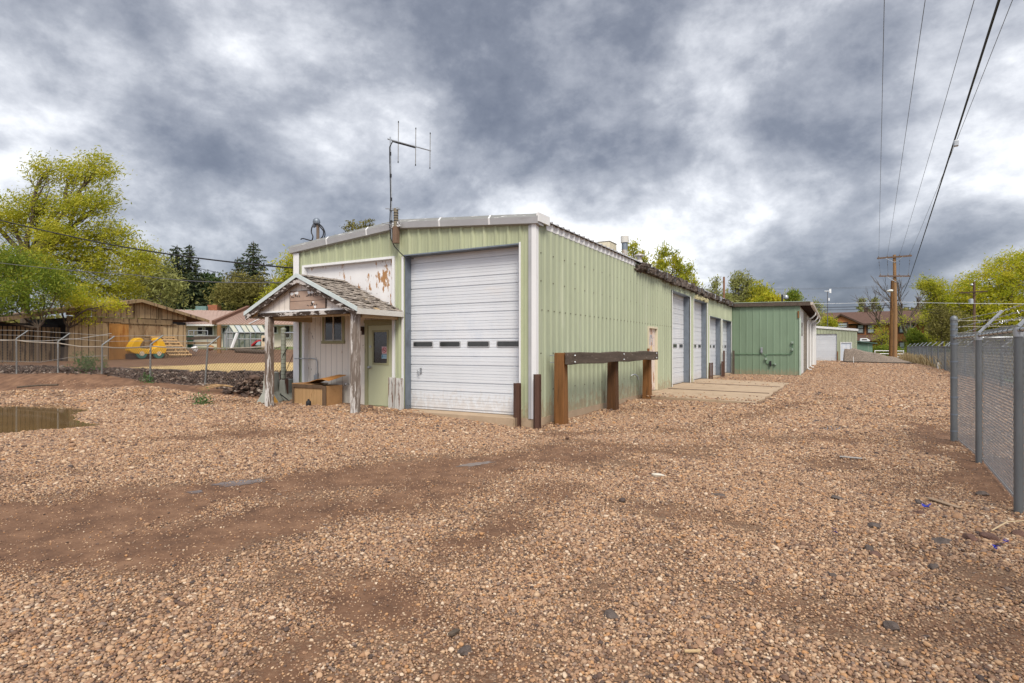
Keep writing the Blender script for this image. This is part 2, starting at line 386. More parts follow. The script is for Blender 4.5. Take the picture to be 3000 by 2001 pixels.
def gz(X, Y):
    X = np.asarray(X, float); Y = np.asarray(Y, float)
    left = ss(-5.0, -9.5, X)
    z = -.11 + .11*left*ss(22, 16, Y) + .14*ss(30, 62, Y)
    z = z + .34*np.exp(-((X+17.3)/2.4)**2-((Y-9.0)/.8)**2) + .16*np.exp(-((X+21)/2.6)**2-((Y-8.1)/.6)**2) + .12*np.exp(-((X+14.2)/1.1)**2-((Y-9.5)/.5)**2)
    z = z + (fbm(X*.7, Y*.7)-.47)*.05 + (fbm(X*2.3+9, Y*2.3, 3)-.43)*.022
    z = z - .075*np.exp(-((X+5.2)/1.3)**2)*ss(19, 15, Y)*ss(7.5, 9.8, Y) - .04*np.exp(-((Y-10.5)/.5)**2)*ss(-9.4, -7, X)*ss(-4, -5, X)
    sd = poly_sd(X, Y, PUD) + (fbm(X*1.3, Y*1.3, 3)-.45)*.5
    k = ss(.9, -.35, sd)*ss(12, 8, Y)
    z = z*(1-k) + (-.14)*k
    # neighbour's higher yard behind the left fence
    d = Y - fence_y(X); w = ss(-9.0, -11.0, X)
    zf = fence_base(X)
    dn = d + (fbm(X*1.6, Y*1.6+3, 3)-.45)*.7
    z = np.maximum(z, np.where(w > 0, zf*ss(-1.7, .0, d)*w + z*(1-w*ss(-1.7, .0, d)), z))
    yard = .74 + .025*np.maximum(d, 0) + .085*np.maximum(d-17, 0) + (fbm(X*.5, Y*.5+40)-.47)*.16
    yard = np.minimum(yard, 1.56 + (fbm(X*.5, Y*.5+40)-.47)*.06)
    kb = ss(.05, .6, dn)*w
    z = z*(1-kb) + yard*kb
    # ground under and round the buildings stays at floor level
    return z
def gz1(x, y): return float(gz(np.array([x]), np.array([y]))[0])

# dirt (bare soil) strokes measured on the ground: (points, half width, strength)
def gp(px, py, z=-.1): p = PZ(px, py, z); return (p.x, p.y)
STROKES = [
    ([gp(1660,1325), gp(1350,1372), gp(1050,1395), gp(700,1435), gp(430,1470), gp(150,1530), gp(-150,1600)], .85, 1.1),
    ([gp(1300,1405), gp(1000,1480), gp(650,1540), gp(300,1600), gp(-50,1650)], .72, .8),
    ([gp(1560,1420), gp(1380,1520), gp(1180,1660), gp(980,1800), gp(720,1950), gp(500,2100)], .34, .55),
    ([gp(1750,1680), gp(1550,1850), gp(1400,2001)], .18, .35),
    ([gp(2480,1275), gp(2250,1285), gp(2050,1305), gp(1850,1315), gp(1660,1345)], .5, .45),
    ([gp(2450,1160), gp(2150,1230), gp(1900,1262), gp(1650,1262)], .45, .4),
    ([gp(2800,1300), gp(2740,1290), gp(2700,1245)], .42, 1.15),
    ([gp(2700,1310), gp(2800,1330), gp(2880,1370), gp(2980,1480)], .26, 1.15),
    ([gp(2810,1280), gp(2900,1345), gp(2990,1450)], .2, 1.1),
    ([gp(0,1430), gp(300,1390), gp(520,1330)], .28, .4),
    ([gp(900,1260,0), gp(650,1275,0), gp(420,1290,0)], .35, .45),
]
def dirt_mask(X, Y):
    m = np.zeros(X.shape)
    wx = X + (fbm(X*.8, Y*.8+7, 3)-.45)*1.0; wy = Y + (fbm(X*.8+31, Y*.8, 3)-.45)*1.0
    for pts, w, s in STROKES:
        d = np.full(X.shape, 1e9)
        for (x0,y0),(x1,y1) in zip(pts, pts[1:]):
            ex, ey = x1-x0, y1-y0
            t = np.clip(((wx-x0)*ex+(wy-y0)*ey)/(ex*ex+ey*ey), 0, 1)
            d = np.minimum(d, np.hypot(wx-x0-t*ex, wy-y0-t*ey))
        m = np.maximum(m, s*np.exp(-(d/w)**2)*(.35+1.35*fbm(X*1.1+80, Y*1.6, 4)))
    m = m + .55*ss(.54, .72, fbm(X*.45+3, Y*.9+11, 4))*ss(40, 16, Y)
    dl = Y - fence_y(X)
    sl = -1.25 - 1.0*ss(-19.6, -22, X); soil = ss(0, .7, dl - sl + (fbm(X*.9, Y*.9, 3)-.45)*.8)*ss(-13.2, -14.4, X)
    m = np.maximum(m, 1.3*soil)
    sd = poly_sd(X, Y, PUD)
    m = np.maximum(m, .9*ss(.25, -.2, sd))
    return np.clip(m, 0, 1.4)

def axis(segs):
    a = [segs[0][0]]
    for (s, e, st) in segs:
        n = max(1, int(round((e-s)/st))); a += list(s + (e-s)*np.arange(1, n+1)/n)
    return np.array(a)
gx = axis([(-900,-300,120),(-300,-80,20),(-80,-36,1.0),(-36,-26,.4),(-26,-11,.13),(-11,4,.13),(4,12,.4),(12,60,2),(60,300,20),(300,900,120)])
gy = axis([(-400,-40,60),(-40,-2,3),(-2,1,.4),(1,14,.13),(14,20,.25),(20,44,.6),(44,90,1.2),(90,200,10),(200,1200,100)])
GX, GY = np.meshgrid(gx, gy, indexing='ij')
GZ = gz(GX, GY)
nx, ny = len(gx), len(gy)
idx = np.arange(nx*ny).reshape(nx, ny)
GF = np.stack([idx[:-1,:-1], idx[1:,:-1], idx[1:,1:], idx[:-1,1:]], -1).reshape(-1, 4)
dl = GY - fence_y(GX); wl = ss(-9.5, -11, GX)
bank = ss(-.25, .1, dl)*ss(1.1, .5, dl)*wl
straw = ss(.5, .9, dl)*ss(6.4, 4.0, dl + (fbm(GX*.7, GY*.7, 3)-.45)*3)*ss(-24.5, -19.5, GX + (fbm(GX*.9, GY*.5, 3)-.45)*4)*ss(-9, -11, GX)
grass = ss(17.5, 20, dl)*wl
grass = np.maximum(grass, ss(5.9, 7.5, GX + (fbm(GX*.6, GY*.6, 3)-.45)*2)*ss(26, 40, GY))
grass = np.maximum(grass, ss(88, 96, GY))

def ground_material():
    m, nt, bs = new_mat('gravel_and_soil')
    co = nt.nodes.new('ShaderNodeTexCoord').outputs['Object']
    def att(n):
        a = nt.nodes.new('ShaderNodeAttribute'); a.attribute_name = n; return a.outputs['Fac']
    dirt, bk, st, gr = att('dirt'), att('bank'), att('straw'), att('grass')
    def vor(scale):
        v = nt.nodes.new('ShaderNodeTexVoronoi'); v.inputs['Scale'].default_value = scale; L(nt, co, v.inputs['Vector'])
        return v
    STONES = [(0,(.10,.075,.06)),(.10,(.21,.135,.095)),(.28,(.33,.21,.145)),(.45,(.40,.275,.19)),(.62,(.36,.265,.20)),(.78,(.48,.36,.26)),(.92,(.42,.26,.15)),(1,(.58,.47,.37))]
    v1 = vor(58); v2 = vor(105); v3 = vor(13); v4 = vor(19)
    sx = lambda v: (lambda s: (L(nt, v.outputs['Color'], s.inputs[0]), s.outputs[0])[1])(nt.nodes.new('ShaderNodeSeparateColor'))
    r1, r2, r3 = sx(v1), sx(v2), sx(v3)
    STONES = [(p, (c[0]*.98, c[1]*.88, c[2]*.78)) for p, c in STONES]
    c1 = ramp(nt, r1, STONES); c2 = ramp(nt, r2, STONES)
    big = noise(nt, co, .9, (1,1,1), 6, .65)
    mid = noise(nt, co, 7, (1,1,1), 5, .7)
    gcol = mixc(nt, step_ramp(nt, mid, .42, .58), c1, c2)
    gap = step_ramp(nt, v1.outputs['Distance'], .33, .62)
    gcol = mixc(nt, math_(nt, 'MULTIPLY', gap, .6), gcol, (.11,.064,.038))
    c3 = ramp(nt, r3, [(0,(.20,.112,.062)),(.5,(.36,.225,.13)),(1,(.50,.34,.21))])
    gcol = mixc(nt, .30, gcol, c3); gcol = mixc(nt, .35, gcol, (.10,.062,.040))
    gcol = mixc(nt, math_(nt, 'MULTIPLY', step_ramp(nt, big, .35, .7), .35), gcol, (.21,.122,.072))
    # bare soil
    dn = noise(nt, co, 3.2, (1,1,1), 8, .7); dn2 = noise(nt, co, 45, (1,1,1), 4, .7)
    dcol = ramp(nt, dn, [(.3,(.080,.040,.023)),(.5,(.155,.080,.044)),(.7,(.25,.14,.08))])
    dcol = mixc(nt, math_(nt, 'MULTIPLY', step_ramp(nt, dn2, .5, .75), .5), dcol, (.27,.165,.10))
    # soil shows between stones first where the mask is weak
    sep = math_(nt, 'ADD', math_(nt, 'MULTIPLY', r1, .55), math_(nt, 'MULTIPLY', mid, .75))
    dm = math_(nt, 'SUBTRACT', math_(nt, 'MULTIPLY', dirt, 1.35), math_(nt, 'MULTIPLY', sep, .95))
    dfac = step_ramp(nt, dm, -.12, .16)
    col = mixc(nt, dfac, gcol, dcol)
    r4 = sx(v4)
    bcol = ramp(nt, r4, [(0,(.022,.015,.013)),(.5,(.06,.038,.03)),(.8,(.12,.075,.055)),(1,(.34,.27,.22))])
    col = mixc(nt, step_ramp(nt, math_(nt, 'ADD', bk, math_(nt, 'MULTIPLY', math_(nt, 'SUBTRACT', dn, .5), .8)), .4, .6), col, bcol)
    scol = ramp(nt, noise(nt, co, 14, (1,1,1), 6, .7), [(.3,(.24,.14,.06)),(.48,(.52,.36,.15)),(.7,(.66,.50,.26))])
    col = mixc(nt, step_ramp(nt, math_(nt, 'ADD', st, math_(nt, 'MULTIPLY', math_(nt, 'SUBTRACT', dn, .5), 2.2)), .4, .72), col, scol)
    gcolr = ramp(nt, noise(nt, co, 2.2, (1,1,1), 8, .7), [(.3,(.05,.075,.018)),(.5,(.11,.15,.035)),(.7,(.26,.23,.11))])
    col = mixc(nt, step_ramp(nt, gr, .3, .7), col, gcolr)
    L(nt, col, bs.inputs['Base Color'])
    bs.inputs['Roughness'].default_value = .85; bs.inputs['Specular IOR Level'].default_value = .3
    h = math_(nt, 'MULTIPLY', math_(nt, 'SUBTRACT', 1.0, v1.outputs['Distance']), math_(nt, 'SUBTRACT', 1.0, dfac))
    h = math_(nt, 'ADD', h, math_(nt, 'MULTIPLY', dn2, .5))
    b = nt.nodes.new('ShaderNodeBump'); b.inputs['Strength'].default_value = .9; b.inputs['Distance'].default_value = .016
    L(nt, h, b.inputs['Height']); L(nt, b.outputs[0], bs.inputs['Normal'])
    return m
DM = dirt_mask(GX, GY)
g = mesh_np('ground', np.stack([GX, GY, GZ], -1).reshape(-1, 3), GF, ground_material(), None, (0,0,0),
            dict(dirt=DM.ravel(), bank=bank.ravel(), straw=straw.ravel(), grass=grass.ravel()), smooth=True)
tag(g, kind='structure')

# pooled rain water
def water_mat(name, c, rough):
    m, nt, bs = new_mat(name)
    co = nt.nodes.new('ShaderNodeTexCoord').outputs['Object']
    L(nt, ramp(nt, noise(nt, co, .8, (1,1,1), 4), [(.3, mul(c,.85)), (.7, mul(c,1.15))]), bs.inputs['Base Color'])
    bs.inputs['Roughness'].default_value = rough; bs.inputs['IOR'].default_value = 1.33
    b = nt.nodes.new('ShaderNodeBump'); b.inputs['Strength'].default_value = .04; b.inputs['Distance'].default_value = .01
    L(nt, noise(nt, co, 9, (1,1,1), 3), b.inputs['Height']); L(nt, b.outputs[0], bs.inputs['Normal'])
    return m
mudwater = water_mat('muddy_water', (.155,.095,.035), .03)
mb = MB(); mb.add([(x, y, -.045) for (x, y) in [(-22.5,3.2),(-12.0,3.2),(-12.0,7.3),(-22.5,7.3)]], [(0,1,2,3)])
mb.build('puddle', mudwater, kind='structure')
wetm = water_mat('wet_film', (.13,.085,.06), .08)
WETP = []
def wet_patch(pts, name='puddle'):
    """thin film of water: follows the ground a few mm above it, with a ragged rim"""
    P = [gp(*p) for p in pts]; WETP.append(P); cx = sum(p[0] for p in P)/len(P); cy = sum(p[1] for p in P)/len(P)
    V = [(cx, cy, gz1(cx, cy)+.004)]; n = 56; k = len(P)
    for i in range(n):
        t = i/n*k; a, b = P[int(t) % k], P[(int(t)+1) % k]; f = t-int(t); f = f*f*(3-2*f)
        x = a[0]+(b[0]-a[0])*f; y = a[1]+(b[1]-a[1])*f; j = 1+random.uniform(-.3,.12)
        V.append((cx+(x-cx)*j*.55, cy+(y-cy)*j*.55, 0)); V.append((cx+(x-cx)*j, cy+(y-cy)*j, 0))
    V = [(x, y, gz1(x, y)+.004) for (x, y, _) in V]
    F = []
    for i in range(n):
        a, b = 1+2*i, 1+2*((i+1) % n)
        F += [(0, a, b), (a, a+1, b+1, b)]
    m = MB(); m.add(V, F); return m.build(name, wetm, kind='structure', smooth=True)
wet_patch([(600,1424),(680,1408),(770,1402),(800,1408),(740,1418),(660,1428)])
wet_patch([(540,1445),(590,1438),(600,1444),(560,1450)])
wet_patch([(1330,1366),(1370,1356),(1440,1349),(1450,1354),(1390,1364)])
wet_patch([(2395,1258),(2420,1249),(2470,1247),(2488,1253),(2450,1261),(2410,1263)])
# ------------------------------------------------------------------ loose stones (uncountable): points instanced with a few pebble shapes
def pebble_mat(name, stops):
    m, nt, bs = new_mat(name)
    oi = nt.nodes.new('ShaderNodeObjectInfo'); co = nt.nodes.new('ShaderNodeTexCoord').outputs['Object']
    c = ramp(nt, oi.outputs['Random'], stops)
    n = noise(nt, co, 3.0, (1,1,1), 5, .7)
    c = mixc(nt, math_(nt, 'MULTIPLY', step_ramp(nt, n, .45, .75), .45), c, (.16,.11,.08))
    L(nt, c, bs.inputs['Base Color']); bs.inputs['Roughness'].default_value = .75; bs.inputs['Specular IOR Level'].default_value = .3
    return m
PEB = pebble_mat('pebbles', [(p, (c[0]*1.08, c[1]*1.0, c[2]*.93)) for p, c in [(0,(.06,.047,.045)),(.08,(.125,.08,.06)),(.22,(.24,.145,.092)),(.37,(.36,.235,.15)),(.50,(.27,.185,.128)),(.62,(.44,.305,.195)),(.75,(.185,.145,.125)),(.85,(.40,.225,.105)),(.94,(.48,.37,.26)),(1,(.56,.47,.37))]])
RUB = pebble_mat('rubble', [(0,(.022,.015,.012)),(.4,(.06,.038,.029)),(.7,(.11,.068,.05)),(.9,(.19,.13,.095)),(1,(.42,.36,.3))])
def scatter(name, pts, scales, mat, rough=.35, sub=2):
    me = bpy.data.meshes.new(name); me.vertices.add(len(pts)); me.vertices.foreach_set('co', pts.astype(np.float32).ravel())
    a = me.attributes.new('sc', 'FLOAT_VECTOR', 'POINT'); a.data.foreach_set('vector', scales.astype(np.float32).ravel())
    o = bpy.data.objects.new(name, me); COL.objects.link(o); me.materials.append(mat)
    ng = bpy.data.node_groups.new(name, 'GeometryNodeTree'); nd = ng.nodes
    ng.interface.new_socket('Geometry', in_out='INPUT', socket_type='NodeSocketGeometry'); ng.interface.new_socket('Geometry', in_out='OUTPUT', socket_type='NodeSocketGeometry')
    gi, go = nd.new('NodeGroupInput'), nd.new('NodeGroupOutput')
    gti = nd.new('GeometryNodeGeometryToInstance')
    for k in range(5):
        ico = nd.new('GeometryNodeMeshIcoSphere'); ico.inputs['Radius'].default_value = 1; ico.inputs['Subdivisions'].default_value = sub
        pos = nd.new('GeometryNodeInputPosition'); nz = nd.new('ShaderNodeTexNoise'); nz.noise_dimensions = '4D'
        nz.inputs['W'].default_value = 7.3*k; nz.inputs['Scale'].default_value = 1.1; nz.inputs['Detail'].default_value = 1.5
        ng.links.new(pos.outputs[0], nz.inputs['Vector'])
        sub_ = nd.new('ShaderNodeVectorMath'); sub_.operation = 'SUBTRACT'; sub_.inputs[1].default_value = (.5,.5,.5)
        ng.links.new(nz.outputs['Color'], sub_.inputs[0])
        ml = nd.new('ShaderNodeVectorMath'); ml.operation = 'SCALE'; ml.inputs['Scale'].default_value = rough*4; ng.links.new(sub_.outputs[0], ml.inputs[0])
        sp = nd.new('GeometryNodeSetPosition'); ng.links.new(ico.outputs[0], sp.inputs['Geometry']); ng.links.new(ml.outputs[0], sp.inputs['Offset'])
        sm = nd.new('GeometryNodeSetShadeSmooth'); ng.links.new(sp.outputs[0], sm.inputs[0]); sm.inputs['Shade Smooth'].default_value = (sub > 1)
        mt = nd.new('GeometryNodeSetMaterial'); mt.inputs['Material'].default_value = mat; ng.links.new(sm.outputs[0], mt.inputs[0])
        ng.links.new(mt.outputs[0], gti.inputs[0])
    iop = nd.new('GeometryNodeInstanceOnPoints'); ng.links.new(gi.outputs[0], iop.inputs['Points']); ng.links.new(gti.outputs[0], iop.inputs['Instance'])
    iop.inputs['Pick Instance'].default_value = True
    ri = nd.new('FunctionNodeRandomValue'); ri.data_type = 'INT'; ri.inputs[4].default_value = 0; ri.inputs[5].default_value = 4
    ng.links.new(ri.outputs[2], iop.inputs['Instance Index'])
    rv = nd.new('FunctionNodeRandomValue'); rv.data_type = 'FLOAT_VECTOR'; rv.inputs[0].default_value = (-.35,-.35,0); rv.inputs[1].default_value = (.35,.35,6.283)
    ng.links.new(rv.outputs[0], iop.inputs['Rotation'])
    na = nd.new('GeometryNodeInputNamedAttribute'); na.data_type = 'FLOAT_VECTOR'; na.inputs[0].default_value = 'sc'
    ng.links.new(na.outputs[0], iop.inputs['Scale'])
    ng.links.new(iop.outputs[0], go.inputs[0])
    md = o.modifiers.new('scatter', 'NODES'); md.node_group = ng
    return tag(o, kind='stuff')
def in_any(X, Y, rects):
    k = np.zeros(X.shape, bool)
    for (x0,x1,y0,y1) in rects: k |= (X > x0) & (X < x1) & (Y > y0) & (Y < y1)
    return k
def grid_stones(t0, t1, sp, u=1.12):
    """stones laid side by side on a jittered grid over one distance band of the yard"""
    xs = np.arange(-24, 22, sp); ys = np.arange(-6, t1+6, sp)
    X, Y = np.meshgrid(xs, ys); X = X+RS.uniform(-.46,.46,X.shape)*sp; Y = Y+RS.uniform(-.46,.46,Y.shape)*sp
    X = X.ravel(); Y = Y.ravel(); t = FX*X+FY*Y; r = RX*X+RY*Y
    k = (t > t0) & (t < t1) & (np.abs(r) < u*t)
    return X[k], Y[k], t[k]
XS=[]; YS=[]; SS=[]
for (t0,t1,sp) in ((1.9,4.2,.0150),(4.2,7,.0168),(7,10.5,.0205),(10.5,14.5,.027),(14.5,20,.037)):
    X, Y, t = grid_stones(t0,t1,sp); XS.append(X); YS.append(Y); SS.append(np.full(len(X),sp))
X = np.concatenate(XS); Y = np.concatenate(YS); spc = np.concatenate(SS)
dm = dirt_mask(X, Y)
clump = fbm(X*1.1+60, Y*1.1, 4); fine = fbm(X*5+20, Y*5, 3)
WETM = np.minimum.reduce([poly_sd(X, Y, q) for q in WETP])
keep = ((WETM > .02) | (RS.rand(len(X)) < .22)) & (RS.rand(len(X)) < np.clip(1.06 - 1.22*dm + (clump-.47)*1.3 + (fine-.45)*1.1, .13, 1)) & (poly_sd(X, Y, PUD) > -.05) & ~in_any(X, Y, [(-12.95,-5.4,10.6,40),(-5.6,-1.8,17.2,28.9)]) & ((Y - fence_y(X) < -.7) | (X > -12.9))
X, Y, spc, dm = X[keep], Y[keep], spc[keep], dm[keep]
s = spc*.52*np.exp(RS.normal(0, .30, len(X)))*(1-.48*np.clip(dm,0,1))
s = np.where(RS.rand(len(X)) < .010, s*1.7, s)
P3 = np.stack([X, Y, gz(X, Y) + s*RS.uniform(.15,.75,len(s))], -1)
SC = np.stack([s*RS.uniform(.9,1.35,len(s)), s*RS.uniform(.75,1.05,len(s)), s*RS.uniform(.55,.9,len(s))], -1)
scatter('gravel', P3, SC, PEB)
# coarser grains farther up the drive
XS=[]; YS=[]; SS=[]
for (y0,y1,sp,x0,x1) in ((9,24,.032,-24,6.5),(24,36,.036,-5.4,6.5),(36,52,.048,-5.4,6.5),(52,74,.064,-3,6.5)):
    gx_, gy_ = np.meshgrid(np.arange(x0,x1,sp), np.arange(y0,y1,sp)); XS.append((gx_+RS.uniform(-.46,.46,gx_.shape)*sp).ravel()); YS.append((gy_+RS.uniform(-.46,.46,gy_.shape)*sp).ravel()); SS.append(np.full(gx_.size,sp))
X = np.concatenate(XS); Y = np.concatenate(YS); spc = np.concatenate(SS); n = len(X)
t = FX*X + FY*Y; dm = dirt_mask(X, Y)
keep = (t > 19.5) & (np.abs(RX*X+RY*Y) < 1.06*t) & (RS.rand(n) < np.clip(1.06-1.2*dm+(fbm(X*.9,Y*.9,4)-.47)*1.3, .03, 1)) & ~in_any(X, Y, [(-12.95,-5.4,10.6,40),(-5.6,-1.8,17.2,28.9),(-5.6,-1.7,36,56),(-9,2.2,73,90)]) & (poly_sd(X, Y, PUD) > -.05) & (Y - fence_y(X) < -.9*(X < -12.9)+99*(X > -12.9))
spc = spc[keep]
X, Y, t = X[keep], Y[keep], t[keep]
s = spc*.5*np.exp(RS.normal(0, .3, len(X)))
scatter('gravel', np.stack([X, Y, gz(X, Y)+s*RS.uniform(.1,.6,len(s))], -1), np.stack([s*1.2, s, s*.7], -1), PEB, .35, 1)
# broken dark rubble along the edge of the neighbour's bank
n = 3800
X = RS.uniform(-33, -12.9, n); dd = RS.normal(.26, .15, n)
Y = fence_y(X) + dd - (fbm(X*1.6, (fence_y(X)+.3)*1.6+3, 3)-.45)*.7
s = np.exp(RS.normal(math.log(.021), .45, n))
P3 = np.stack([X, Y, gz(X, Y) + s*.25], -1); SC = np.stack([s*1.25, s, s*.75], -1)
keep = ~in_any(X, Y, [(-12.95,-5,10.5,40)])
scatter('rubble_bank', P3[keep], SC[keep], RUB, .5, 1)
# heap of rubble beside the corner post
n = 620
X = RS.normal(-14.9, .45, n); Y = RS.normal(10.75, .22, n); hgt = .5*np.exp(-((X+14.9)/.6)**2-((Y-10.75)/.35)**2)
s = np.exp(RS.normal(math.log(.036), .4, n))
scatter('rubble_heap', np.stack([X, Y, gz(X, Y)+hgt*RS.rand(n)], -1), np.stack([s*1.25, s, s*.8], -1), RUB, .5, 1)

def merge(o, mb, mat):
    """adds small surface fittings (screw heads) to a part's own mesh with a second material"""
    import bmesh
    bm = bmesh.new(); bm.from_mesh(o.data); org = ORG[o.name]
    vs = [bm.verts.new(Vector(v)-org) for v in mb.v]; k = len(o.data.materials)
    for f in mb.f:
        q = bm.faces.new([vs[i] for i in f]); q.material_index = k
    bm.to_mesh(o.data); bm.free(); o.data.materials.append(mat)
# ------------------------------------------------------------------ ribbed sheet walls
def ribwall(mb, p0, d, nr, Ln, zb, ztop, openings=(), pitch=.305, rib=.034, phase=.1, minor=.007, extra=(), off=0.0):
    prof = {}
    k = -1
    while k*pitch + phase < Ln + pitch:
        c = k*pitch + phase
        for (a, h) in ((-.05,0),(-.02,rib),(.02,rib),(.05,0)) + (((.085,0),(.1017,minor),(.118,0),(.187,0),(.2033,minor),(.22,0)) if minor else ()):
            if 0 <= c+a <= Ln: prof[round(c+a, 4)] = h
        k += 1
    ss_ = sorted(prof); hs = [prof[x] for x in ss_]
    pts = set(ss_) | {0, Ln} | {x for o in openings for x in (o[0], o[1]) if 0 <= x <= Ln} | set(extra)
    pts = sorted(pts)
    dep = [float(np.interp(x, ss_, hs)) + off for x in pts]
    P = lambda i, z: (p0[0]+d[0]*pts[i]+nr[0]*dep[i], p0[1]+d[1]*pts[i]+nr[1]*dep[i], z)
    for i in range(len(pts)-1):
        if pts[i+1]-pts[i] < 1e-5: continue
        m = (pts[i]+pts[i+1])/2
        spans = [(zb, None)]
        for (s0, s1, z0, z1) in openings:
            if s0 < m < s1:
                ns = []
                for (a, b) in spans:
                    if z0 > a + 1e-4: ns.append((a, z0))
                    ns.append((z1, b))
                spans = ns
        za, zbb = ztop(pts[i]), ztop(pts[i+1])
        for (a, b) in spans:
            mb.quad(P(i, a), P(i+1, a), P(i+1, zbb if b is None else b), P(i, za if b is None else b))
    return mb
BX0, BX1, BY0, BY1 = -12.88, -5.50, 10.68, 36.66
EAVE, RIDGE_X, SL = 4.05, -9.19, .0765
def ridge_z(x): return EAVE + .02 + (abs(BX0-RIDGE_X) - abs(x-RIDGE_X))*SL
shop = thing('metal_workshop', 'long sage green ribbed metal workshop with tall white overhead doors', 'building', (-9.19, 20, 0))
FO = [(-12.56, -9.34, -.5, 3.68), (-9.04, -5.87, -.5, 3.67)]
m = MB(); ribwall(m, (BX0, BY0), (1,0), (0,-1), BX1-BX0, -.03, lambda s: ridge_z(BX0+s), [(a-BX0, b-BX0, z0, z1) for a,b,z0,z1 in FO], phase=.32-.005, extra=(RIDGE_X-BX0,))
m.build('front_wall', sage_front, shop, fixn=False)
SDOORS = [(22.08,25.14,3.66),(25.88,28.88,3.64),(29.5,32.7,3.05),(33.2,36.3,3.04)]
m = MB(); ribwall(m, (BX1, BY0), (0,1), (1,0), BY1-BY0, -.03, lambda s: EAVE+.1, [(a-BY0,b-BY0,-.5,z) for a,b,z in SDOORS]+[(18.92-BY0,19.94-BY0,.0,2.15)], phase=.14)
side_wall_o = m.build('side_wall', sage, shop, fixn=False)
m = MB(); ribwall(m, (BX0, BY0), (0,1), (-1,0), BY1-BY0, -.03, lambda s: EAVE+.1); m.build('side_wall', sage, shop, fixn=False)
m = MB(); ribwall(m, (BX0, BY1), (1,0), (0,1), BX1-BX0, -.03, lambda s: ridge_z(BX0+s), extra=(RIDGE_X-BX0,)); m.build('rear_wall', sage, shop, fixn=False)
# a dark inner lining so that nothing shows through the openings, and the concrete footing
m = MB()
m.box(BX0+.3, BX1-.35, 11.15, BY1-.1, -.02, 3.95); m.build('inner_shell', black, shop)
m = MB(); m.box(BX0-.015, -12.56, BY0-.02, BY0+.3, -.6, -.032); m.box(-9.34, -9.04, BY0-.02, BY0+.3, -.6, -.032); m.box(-5.87, BX1+.03, BY0-.03, BY0+.3, -.6, -.032)
m.box(BX1-.3, BX1+.03, BY0+.3, BY1, -.6, -.032); m.box(-9.34+.001, -9.041, BY0-.02, BY0+.3, -.031, -.03)
m.box(-9.04, -5.87, BY0-.30, BY0+.35, -.6, -.012)
m.build('footing', concrete, shop)
# roof sheets
def roof_side(sgn):
    m = MB(); prof = []; y = BY0-.02
    while y < BY1+.1:
        for a, h in ((0,0),(.03,.035),(.07,.035),(.10,0)): prof.append((y+a, h))
        y += .305
    xe = RIDGE_X + sgn*(abs(BX1-RIDGE_X)+.09)
    for (y0,h0),(y1,h1) in zip(prof, prof[1:]):
        m.quad((xe,y0,4.2+h0),(xe,y1,4.2+h1),(RIDGE_X,y1,4.2+.29+h1),(RIDGE_X,y0,4.2+.29+h0))
        m.quad((xe,y0,4.185),(xe,y1,4.185),(xe,y1,4.2+h1),(xe,y0,4.2+h0))
    m.build('roof', grey_trim, shop, fixn=False)
roof_side(1); roof_side(-1)
# rake trim in two runs that meet at the ridge
def rake(x0, x1):
    m = MB(); m2 = MB()
    def sec(x):
        z = ridge_z(x)-.0
        return [(x,BY0-.02,z-.02),(x,BY0-.11,z+.0),(x,BY0-.13,z+.135),(x,BY0-.055,z+.215),(x,BY0+.16,z+.225),(x,BY0+.16,z-.02)]
    A, B = sec(x0), sec(x1)
    m.add(A+B, [(0,1,7,6),(1,2,8,7),(4,5,11,10),(5,0,6,11),(0,5,2,1),(6,7,8,11)])
    m.build('rake_trim', grey_trim, shop)
    up = lambda s: [s[2], s[3], s[4], s[5]]
    a, b = up(A), up(B); m2.add(a+b, [(0,1,5,4),(1,2,6,5),(0,3,2,1),(4,5,6,7)])
    m2.build('rake_cap', flash_top, shop)
rake(BX0-.14, RIDGE_X); rake(RIDGE_X, BX1+.11)
m = MB()
for xx in (-11.6,-10.2,-7.95,-6.6):                      # joint bands on the rake
    z = ridge_z(xx); m.add([(xx+dx, yy, zz+z) for dx in (0,.05) for (yy,zz) in ((BY0-.113,0.0),(BY0-.134,.136),(BY0-.057,.219),(BY0+.16,.23))],[(0,1,5,4),(1,2,6,5),(2,3,7,6)])
m.build('trim_joint', white_trim, shop, fixn=False)
m = MB(); m.box(BX1+.075, BX1+.135, BY0-.11, BY0+.42, EAVE+.05, EAVE+.235); m.build('rake_return', white_trim, shop)
# corner trims
m = MB(); m.box(-5.64,-5.565,BY0-.052,BY0-.036,-.03,4.06); m.build('corner_trim', grey_trim, shop)
m = MB(); m.box(-5.564,BX1+.045,BY0-.056,BY0-.036,-.03,4.065); m.box(BX1+.036,BX1+.047,BY0-.03,BY0+.055,-.03,4.06); m.build('corner_trim', white_trim, shop)
m = MB(); m.box(BX0-.05,BX0+.17,BY0-.054,BY0-.038,-.03,4.05); m.box(BX0-.054,BX0-.038,BY0-.03,BY0+.1,-.03,4.05); m.build('corner_trim', white_trim, shop)
